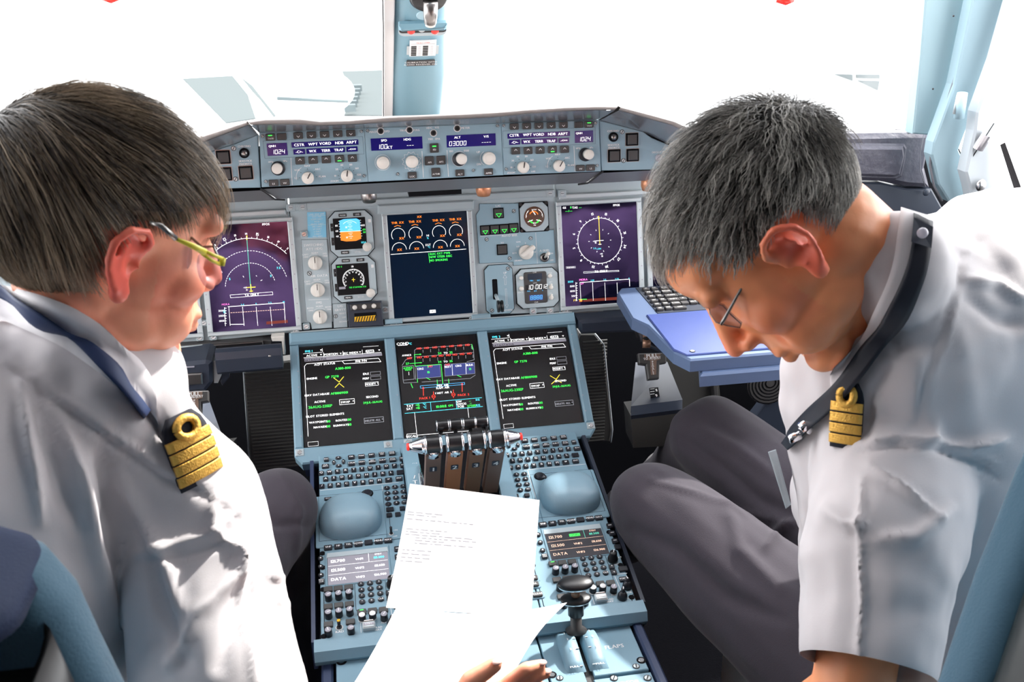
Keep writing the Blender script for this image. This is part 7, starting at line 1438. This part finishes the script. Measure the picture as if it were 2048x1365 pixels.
creases(me, [([(20, 735), (120, 810), (230, 890), (330, 960), (395, 985), (480, 1040)], 7, -.004), ([(20, 720), (120, 795), (230, 873), (330, 942), (400, 965)], 9, .004),
 ([(40, 770), (60, 900), (80, 1040)], 14, .010), ([(70, 780), (100, 900), (130, 1020)], 16, -.010), ([(120, 850), (160, 960), (190, 1100), (230, 1250)], 15, .012), ([(100, 830), (130, 940), (155, 1060)], 12, -.008), ([(205, 905), (225, 1010), (215, 1090)], 16, -.012), ([(240, 960), (290, 1040), (340, 1150), (350, 1215)], 14, .010),
 ([(480, 1040), (440, 1090), (375, 1110), (270, 1130)], 8, -.006), ([(470, 1025), (420, 1070), (350, 1090), (270, 1110)], 8, .006), ([(490, 1060), (470, 1150), (400, 1230), (340, 1330)], 15, .014), ([(530, 1060), (490, 1200), (440, 1330)], 18, -.010), ([(430, 1000), (425, 1060), (480, 1110), (490, 1230), (510, 1365)], 9, .009), ([(300, 1110), (330, 1220), (370, 1330)], 14, -.010), ([(540, 1150), (585, 1160)], 8, .006), ([(555, 1200), (600, 1215)], 10, .005), ([(230, 700), (260, 770), (320, 850), (390, 980)], 12, -.007)])
bv = bvh_of(me, BL_)
SH = partmesh(T, 'shirt', me, ['shirt'])
# collar
def collar(T, pts_top, drop, m, w=.004):
    mb = MB(); n = len(pts_top); vs = []
    for (a, b) in zip(pts_top, drop): vs += [a, a.lerp(b, .5) + (a - b).orthogonal().normalized() * 0, b]
    vs2 = [p + Vector((0, .0, 0)) for p in vs]
    cen = sum(vs, Vector()) / len(vs); off = [((p - cen).normalized()) * -w for p in vs]
    fs = [(i * 3 + k, i * 3 + k + 1, (i + 1) * 3 + k + 1, (i + 1) * 3 + k) for i in range(n - 1) for k in range(2)]
    mb.add(vs, fs, m, True); mb.add([p + o for p, o in zip(vs, off)], [f[::-1] for f in fs], m, True); return mb
ct = [(-60, 560), (0, 568), (70, 580), (140, 604), (200, 640), (245, 685), (280, 730), (298, 760), (306, 785)]
cb = [(-60, 640), (0, 648), (60, 668), (130, 700), (190, 742), (240, 785), (275, 815), (298, 835), (318, 850)]
T.part('collar', strip(bv, ct, cb, 'collar', .009, D=.9), SH)
T2 = Thing('lanyard', 'dark blue lanyard ribbon around the left pilot\'s shirt collar', 'lanyard', WORLD, tuple(at(130, 640, .84)[:2]), h=.3)
la = [(-60, 545), (0, 566), (60, 596), (120, 634), (175, 678), (225, 732), (262, 777), (292, 818)]; lb = [(-60, 572), (0, 596), (56, 626), (112, 662), (162, 702), (208, 752), (246, 797), (276, 836)]
T2.part('ribbon', strip(bv, la, lb, 'lanyard', .014, .002, .88))
e0, e1 = surf(bv, 352, 828, .004, .93), surf(bv, 414, 965, .004, .93); epaulette(LP, e0, e1, (CP - at(385, 900, .93)).normalized() * .8 + Vector((.45, 0, .35)), .047, 'gold four-stripe epaulette', SH)
# trousers
tm = MB(); kn = at(552, 1022, 1.55); 
cap(tm, hipc + Vector((.04, .05, .0)), kn, .105, .068); cap(tm, kn, kn + Vector((-.03, .12, -.50)), .066, .058); kn2 = kn + Vector((-.26, .05, 0)); cap(tm, hipc + Vector((-.1, .05, 0)), kn2, .10, .068); cap(tm, kn2, kn2 + Vector((0, .12, -.5)), .066, .055); cap(tm, hipc + Vector((.03, -.03, 0)), hipc + Vector((-.12, -.03, 0)), .13, .13)
me = remesh(tm, .006, 8); v, n = getv(me); setv(me, v + n * (npnoise(v, 16, 4) * .006)[:, None]); creases(me, [([(560, 950), (600, 1020), (590, 1150)], 7, .005), ([(480, 1030), (560, 1050), (620, 1050)], 10, -.005)]); partmesh(LP, 'trousers', me, ['trouser'])
# hair
def regL(q): return ~((np.abs(q[:, 1]) > .55) & (q[:, 2] < .02) & (q[:, 0] > -.30)) & (q[:, 2] > -.10 - .72 * (q[:, 0] < -.12) * np.clip((-q[:, 0] - .12) * 2.6, 0, 1)) & ~((q[:, 0] > .55) & (q[:, 2] < .42)) & ~((np.abs(q[:, 1]) > .6) & (q[:, 0] > .05) & (q[:, 2] < -.16))
def flowL(p, q, t):
    Wh = np.array((-.105, .03, .075)); d = p - Wh; d = d / (np.linalg.norm(d, axis=1)[:, None] + 1e-6); s_ = np.abs(q[:, 1])[:, None]
    return d * .9 + np.array((.55, 0, 0)) * np.clip(q[:, 2] * 3, 0, 1)[:, None] + np.array((.05, 0, -1.0)) * (s_ * .9 + .15) + np.array((-.1, 0, -.9)) * np.clip((-q[:, 0] - .3) * 3, 0, 1)[:, None]
def lenL(q, r): return .064 * (1 + .25 * (q[:, 0] > .5)) * (.7 + .5 * r.rand(len(q))) * np.where((np.abs(q[:, 1]) > .5) & (q[:, 0] > -.35) & (q[:, 2] < .55), .25 + .75 * np.clip(q[:, 2] - .05, 0, 1), 1)
def liftL(q, r): return .24 * (.5 + r.rand(len(q))) * (q[:, 2] > -.1) + .12
def colL(P, q):  # brown to grey-blond hair, with rim light put into the edge colour
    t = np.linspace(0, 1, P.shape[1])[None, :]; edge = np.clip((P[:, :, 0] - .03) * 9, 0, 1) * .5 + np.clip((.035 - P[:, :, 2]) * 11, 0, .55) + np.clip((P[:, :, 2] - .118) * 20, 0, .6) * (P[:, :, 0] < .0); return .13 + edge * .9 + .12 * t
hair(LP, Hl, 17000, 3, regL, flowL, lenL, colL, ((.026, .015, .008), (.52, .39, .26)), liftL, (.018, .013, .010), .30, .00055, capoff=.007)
# glasses
T2 = Thing('eyeglasses', 'glasses with a yellow-green arm and dark ear tip worn by the left pilot', 'glasses', WORLD, tuple(Hl.w(.09, -.05, .02)[:2]), h=Hl.w(.09, -.05, .02).z)
a, b, c = at(322, 452, .79), at(352, 478, .80), at(436, 524, .835)
mb = MB(); mb.tube([at(300, 445, .79), a, b], [.0016, .0022, .0024], 'gunmetal', 8); T2.part('ear_tip', mb)
mb = MB(); mb.tube([b, at(385, 492, .81), at(410, 505, .82)], [.0016, .0026, .0030], 'yellow', 8); mb.tube([at(408, 502, .82), at(430, 512, .83), at(446, 518, .84)], .0016, 'yellow', 8); mb.tube([at(405, 508, .82), at(425, 522, .83), at(442, 530, .84)], .0016, 'yellow', 8); mb.tube([at(446, 516, .84), at(443, 532, .84)], .0026, 'yellow', 8); T2.part('temple', mb)
mb = MB(); q0 = at(440, 524, .842); R_ = Hl.R(); mb.ball(q0 + Hl.S * .022 + Hl.U * -.012 + Hl.F * .002, .0012, .026, .018, 'lens', 24, 12, R_); T2.part('lens', mb)
mb = MB(); mb.ball(q0 + Hl.S * .080 + Hl.U * -.012, .0012, .026, .018, 'lens', 24, 12, R_); T2.part('lens', mb)
mb = MB(); mb.tube([q0, q0 + Hl.S * .022 + Hl.U * .008 + Hl.F * .003, q0 + Hl.S * .05 + Hl.F * .006, q0 + Hl.S * .08 + Hl.U * .008, q0 + Hl.S * .105], .0012, 'gunmetal', 8); T2.part('rim', mb)
# ================================================================ RIGHT PILOT
RP = T = Thing('person', 'grey-haired pilot at right bending over in white shirt, lanyard and gold epaulette', 'person', WORLD, (.5, -.8), h=-.45)
Ui = (-CR * .80 + CU * .60 - CF * .08).normalized(); Fi = (-CR * .56 - CU * .80 + CF * .22).normalized()
Hr = Head(at(1566, 480, .97), Fi, Ui)
neck0 = at(1775, 590, 1.06); shL = at(1790, 860, 1.06); shR = at(1990, 520, 1.32); hipc = Vector((.56, -.92, -.33)); elL = at(1700, 1400, .98)
body = MB(); head_prims(body, Hr, 1.02, .012); cap(body, Hr.w(-.02, 0, -.03), neck0, .058, .064); cap(body, Hr.w(.02, 0, -.045), at(1715, 700, 1.07), .046, .052); cap(body, Hr.w(-.025, 0, -.03), neck0, .063, .068); cap(body, Hr.w(.0, 0, -.045), at(1745, 650, 1.06), .056, .060); cap(body, shL, shR, .045, .045); cap(body, neck0 + Vector((.02, -.01, -.06)), hipc, .06, .08)
cap(body, shL, elL, .043, .040); cap(body, elL, at(1560, 1480, 1.1), .040, .034)
me = remesh(body, .0032, 9); carve_head(me, Hr); skin_tint(me, Hr, (.94, .37, .17), (.93, .19, .11)); BR_ = me.copy()
partmesh(T, 'body', me, ['skin'])
sm = MB(); cap(sm, neck0 + Vector((.02, -.01, -.05)), hipc, .13, .165); cap(sm, shL, shR, .085, .10); cap(sm, neck0, shL, .066, .075); cap(sm, neck0, shR, .07, .09); cap(sm, at(1900, 700, 1.12), hipc + Vector((0, -.06, .03)), .16, .165); cap(sm, shR + Vector((0, -.02, -.06)), hipc + Vector((.1, 0, 0)), .12, .15)
cap(sm, at(1790, 740, 1.13), at(1740, 1000, 1.27), .075, .10); cap(sm, shL, at(1755, 1130, .98), .085, .078); cap(sm, at(1760, 1080, .985), at(1738, 1290, .95), .076, .068); cap(sm, neck0 + Vector((.0, 0, .0)), Hr.w(-.035, 0, -.105), .066, .060)
me = remesh(sm, .005, 9)
import bmesh
v, n = getv(me); px = topx(v)
px_ok = lambda v: topx(v)[:, 0] < 1890
bm = bmesh.new(); bm.from_mesh(me); bm.verts.ensure_lookup_table()
arm_d = (at(1738, 1290, .95) - at(1755, 1130, .98)).normalized(); hem = at(1735, 1338, .945)
bm.faces.ensure_lookup_table(); fs_ = [f_ for f_ in bm.faces if (f_.calc_center_median() - hem).dot(arm_d) > -.012 and (f_.calc_center_median() - hem).length < .17 and topx(np.array([f_.calc_center_median()]))[0][0] < 1890]
ge = set(fs_); [ge.update(f_.edges) or ge.update(f_.verts) for f_ in fs_]
bmesh.ops.bisect_plane(bm, geom=list(ge), plane_co=hem, plane_no=arm_d, clear_outer=True); bm.to_mesh(me); bm.free(); me.update()
v, n = getv(me); f = npnoise(v * np.array((1, 1, .5)), 12, 5) * .010 + npnoise(v, 30, 2) * .0035; hd = (v - np.array(hem)) @ np.array(arm_d); f *= np.where((hd > -.05) & (px_ok(v)), np.clip(-hd / .05, 0, 1), 1); setv(me, v + n * f[:, None])
creases(me, [([(1935, 430), (1925, 520), (1905, 600), (1880, 690), (1850, 760), (1840, 840), (1795, 890)], 8, -.003), ([(1942, 430), (1932, 520), (1912, 600), (1887, 690), (1857, 760)], 9, .003),
 ([(1715, 905), (1790, 890), (1880, 900), (1960, 930), (2000, 960)], 7, -.006), ([(1715, 890), (1790, 875), (1880, 885), (1990, 930)], 7, .005), ([(1740, 930), (1800, 970), (1880, 1040)], 7, .007), ([(1725, 960), (1722, 1060), (1725, 1200), (1715, 1350)], 6, .007), ([(1740, 1080), (1830, 1075), (1900, 1020)], 14, .008), ([(1650, 1020), (1700, 1050), (1730, 1050)], 12, .010), ([(1870, 850), (1860, 890), (1830, 890)], 12, .009), ([(1900, 900), (1960, 890), (2010, 880)], 8, .010), ([(1610, 1310), (1700, 1345), (1720, 1355)], 5, -.004), ([(1930, 560), (1990, 570), (2048, 600)], 10, .008), ([(1940, 600), (2000, 640), (2048, 650)], 14, -.008), ([(1760, 660), (1800, 700), (1860, 690)], 14, -.006), ([(1780, 740), (1740, 800), (1730, 880)], 12, -.006)])
bv = bvh_of(me, BR_)
SH = partmesh(T, 'shirt', me, ['shirt'])
ct = [(1800, 425), (1797, 452), (1790, 500), (1778, 550), (1757, 606), (1725, 660), (1690, 704), (1664, 730)]
cb = [(1850, 440), (1846, 475), (1835, 530), (1812, 590), (1785, 650), (1745, 715), (1700, 770), (1668, 800)]
T.part('collar', strip(bv, ct, cb, 'collar', .009, D=1.0), SH)
T2 = Thing('lanyard', 'wide black and navy lanyard with a clip, hanging from the right pilot\'s collar', 'lanyard', WORLD, tuple(at(1780, 620, .95)[:2]), h=.2)
la = [(1822, 440), (1822, 470), (1812, 530), (1786, 592), (1755, 650), (1715, 710), (1680, 760), (1640, 802), (1600, 840), (1572, 880)]
lb = [(1855, 455), (1856, 485), (1846, 548), (1822, 612), (1788, 672), (1744, 735), (1704, 786), (1664, 830), (1625, 868), (1590, 900)]
T2.part('ribbon', strip(bv, la, lb, 'lanyard2', .014, .002, 1.12))
mb = MB(); P = [surf(bv, x, y, .018, 1.0) for x, y in ((1822, 452), (1854, 468), (1850, 502), (1816, 490))]; k_ = (CP - P[0]).normalized() * .004; mb.add([*P, *[p + k_ for p in P]], [(4, 5, 6, 7), (0, 1, 5, 4), (1, 2, 6, 5), (2, 3, 7, 6), (3, 0, 4, 7)], 'dark_panel'); mb.ball(surf(bv, 1834, 480, .024), .005, .005, .005, 'lcdl', 12, 8); T2.part('buckle', mb)
mb = MB()
for a, b, r in (((1622, 842), (1600, 858), .006), ((1600, 850), (1622, 862), .005), ((1578, 880), (1600, 870), .005)): mb.tube([at(*a, 1.05), at(*b, 1.05)], r, 'chrome', 8)
T2.part('clip', mb)
T2 = Thing('id_card', 'white identity card hanging edge-on at the right pilot\'s waist', 'card', WORLD, tuple(at(1550, 950, 1.2)[:2]), h=-.1); mb = MB(); P = [at(1537, 905, 1.15), at(1552, 900, 1.17), at(1582, 1010, 1.20), at(1572, 1018, 1.17)]; k_ = CF * .002; mb.add([*P, *[p + k_ for p in P]], [(0, 1, 2, 3), (7, 6, 5, 4), (0, 4, 5, 1), (1, 5, 6, 2), (2, 6, 7, 3), (3, 7, 4, 0)], 'panel2'); T2.part('card', mb)
e0, e1 = surf(bv, 1702, 765, .004, 1.0), surf(bv, 1688, 900, .004, 1.0); epaulette(RP, e0, e1, (CP - at(1690, 840, .98)).normalized() * .9 + Vector((-.4, 0, .3)), .031, 'gold four-stripe epaulette', SH)
tm = MB(); k1 = at(1312, 1018, 1.58); k2 = at(1425, 878, 1.76)
cap(tm, hipc + Vector((-.06, .0, -.02)), k1, .115, .078); cap(tm, k1, k1 + Vector((.03, .45, -.38)), .072, .055); cap(tm, hipc + Vector((.10, .08, -.0)), k2, .11, .078); cap(tm, k2, k2 + Vector((.03, .42, -.38)), .072, .055); cap(tm, hipc + Vector((-.03, .02, 0)), hipc + Vector((.12, .02, 0)), .13, .13)
me = remesh(tm, .006, 8); v, n = getv(me); setv(me, v + n * (npnoise(v * np.array((1, .5, 1)), 15, 4) * .007)[:, None])
creases(me, [([(1300, 960), (1400, 990), (1500, 1030), (1600, 1050)], 6, .005), ([(1270, 1060), (1350, 1100), (1450, 1190), (1560, 1240)], 16, -.010), ([(1450, 1000), (1480, 1100), (1560, 1180)], 14, .008), ([(1370, 880), (1450, 940), (1520, 1000), (1590, 1030)], 14, -.010), ([(1400, 860), (1480, 900), (1560, 960)], 12, .008), ([(1530, 1100), (1560, 1060), (1590, 1040)], 10, .010)])
partmesh(T, 'trousers', me, ['trouser'])
def regR(q): return ~((np.abs(q[:, 1]) > .55) & (q[:, 2] < -.05) & (q[:, 0] > -.18)) & (q[:, 2] > -.12 - .70 * (q[:, 0] < -.1) * np.clip((-q[:, 0] - .1) * 2.6, 0, 1)) & ~((q[:, 0] > .50) & (q[:, 2] < .50)) & ~((np.abs(q[:, 1]) > .5) & (q[:, 0] > .35) & (q[:, 2] < -.05))
def flowR(p, q, t):
    Wh = np.array((-.112, .02, .02)); d = p - Wh; d = d / (np.linalg.norm(d, axis=1)[:, None] + 1e-6); s_ = np.abs(q[:, 1])[:, None]
    return d * .8 + np.array((.7, 0, 0)) + np.array((-.25, 0, -.9)) * s_ * .9 + np.array((-.4, 0, -.9)) * np.clip((-q[:, 0] - .55) * 4, 0, 1)[:, None]
def lenR(q, r): return .040 * (.6 + .6 * r.rand(len(q))) * (1 - .45 * (q[:, 2] < .0)) * np.where((np.abs(q[:, 1]) > .5) & (q[:, 0] > -.3) & (q[:, 2] < .30), .55, 1) * (1 + .0 * (q[:, 0] > .4))
def liftR(q, r): return .60 * (.4 + r.rand(len(q))) * (q[:, 2] > -.1) + .22
def colR(P, q): t = np.linspace(0, 1, P.shape[1])[None, :]; return .10 + np.clip((P[:, :, 0] - .0) * 5, 0, .5) + np.clip((.03 - P[:, :, 2]) * 10, 0, .6) + .35 * t
hair(RP, Hr, 17000, 8, regR, flowR, lenR, colR, ((.016, .014, .012), (.55, .52, .47)), liftR, (.02, .018, .016), .55, .0006, wave=.35, capoff=.004)
T2 = Thing('eyeglasses', 'thin-rimmed glasses on the right pilot\'s nose, dark metal arm', 'glasses', WORLD, tuple(Hr.w(.1, 0, 0)[:2]), h=Hr.w(.1, 0, 0).z)
mb = MB(); mb.tube([at(1505, 540, .925), at(1480, 582, .93), at(1448, 640, .935), at(1441, 650, .936)], [.0009, .0014, .0018, .0018], 'gunmetal', 8); mb.tube([at(1507, 542, .925), at(1545, 520, .915), at(1575, 500, .925)], .0009, 'gunmetal', 8); T2.part('temple', mb)
for pts, nm in (([(1418, 612, .95), (1428, 606, .955), (1446, 612, .95), (1462, 630, .945), (1482, 648, .945), (1480, 656, .945), (1455, 652, .94), (1432, 645, .94), (1420, 628, .945)], 'lens'),):
    P = [at(*p) for p in pts]; mb = MB(); n = len(P); k_ = Hr.F * .002; mb.add([*P, *[p - k_ for p in P]], [tuple(range(n)), tuple(range(2 * n - 1, n - 1, -1))] + [(i, i + n, (i + 1) % n + n, (i + 1) % n) for i in range(n)], 'lens'); T2.part(nm, mb); mb = MB(); mb.tube(P + [P[0]], .0006, 'gunmetal', 6); T2.part('rim', mb)

for o in sc.objects:
    if '_c' in o: del o['_c']
GROUPS = {'display_unit': 'large display screens of the cockpit', 'standby_display': 'standby displays on the main panel', 'display_control_panel': 'display control panels on the glareshield', 'side_button_panel': 'button panels at the glareshield corners', 'flood_lamp': 'flood lamps under the glareshield', 'keyboard_unit': 'pedestal keyboards', 'radio_panel': 'pedestal radio panels', 'foot_rest': 'ribbed foot rests', 'pedal_adjuster': 'rudder pedal adjuster boxes', 'pilot_seat': 'pilot seats', 'person': 'pilots', 'eyeglasses': 'glasses worn by the pilots', 'lanyard': 'lanyards around the collars', 'paper_sheet': 'printed sheets over the pedestal', 'visor_clip': 'red visor clips', 'apron_marking': 'asphalt areas on the apron', 'slide_bar': 'slide bars under the displays'}
for o in sc.objects:
    g = GROUPS.get(o.name.split('.')[0])
    if g and o.parent is None and 'label' in o: o['group'] = g
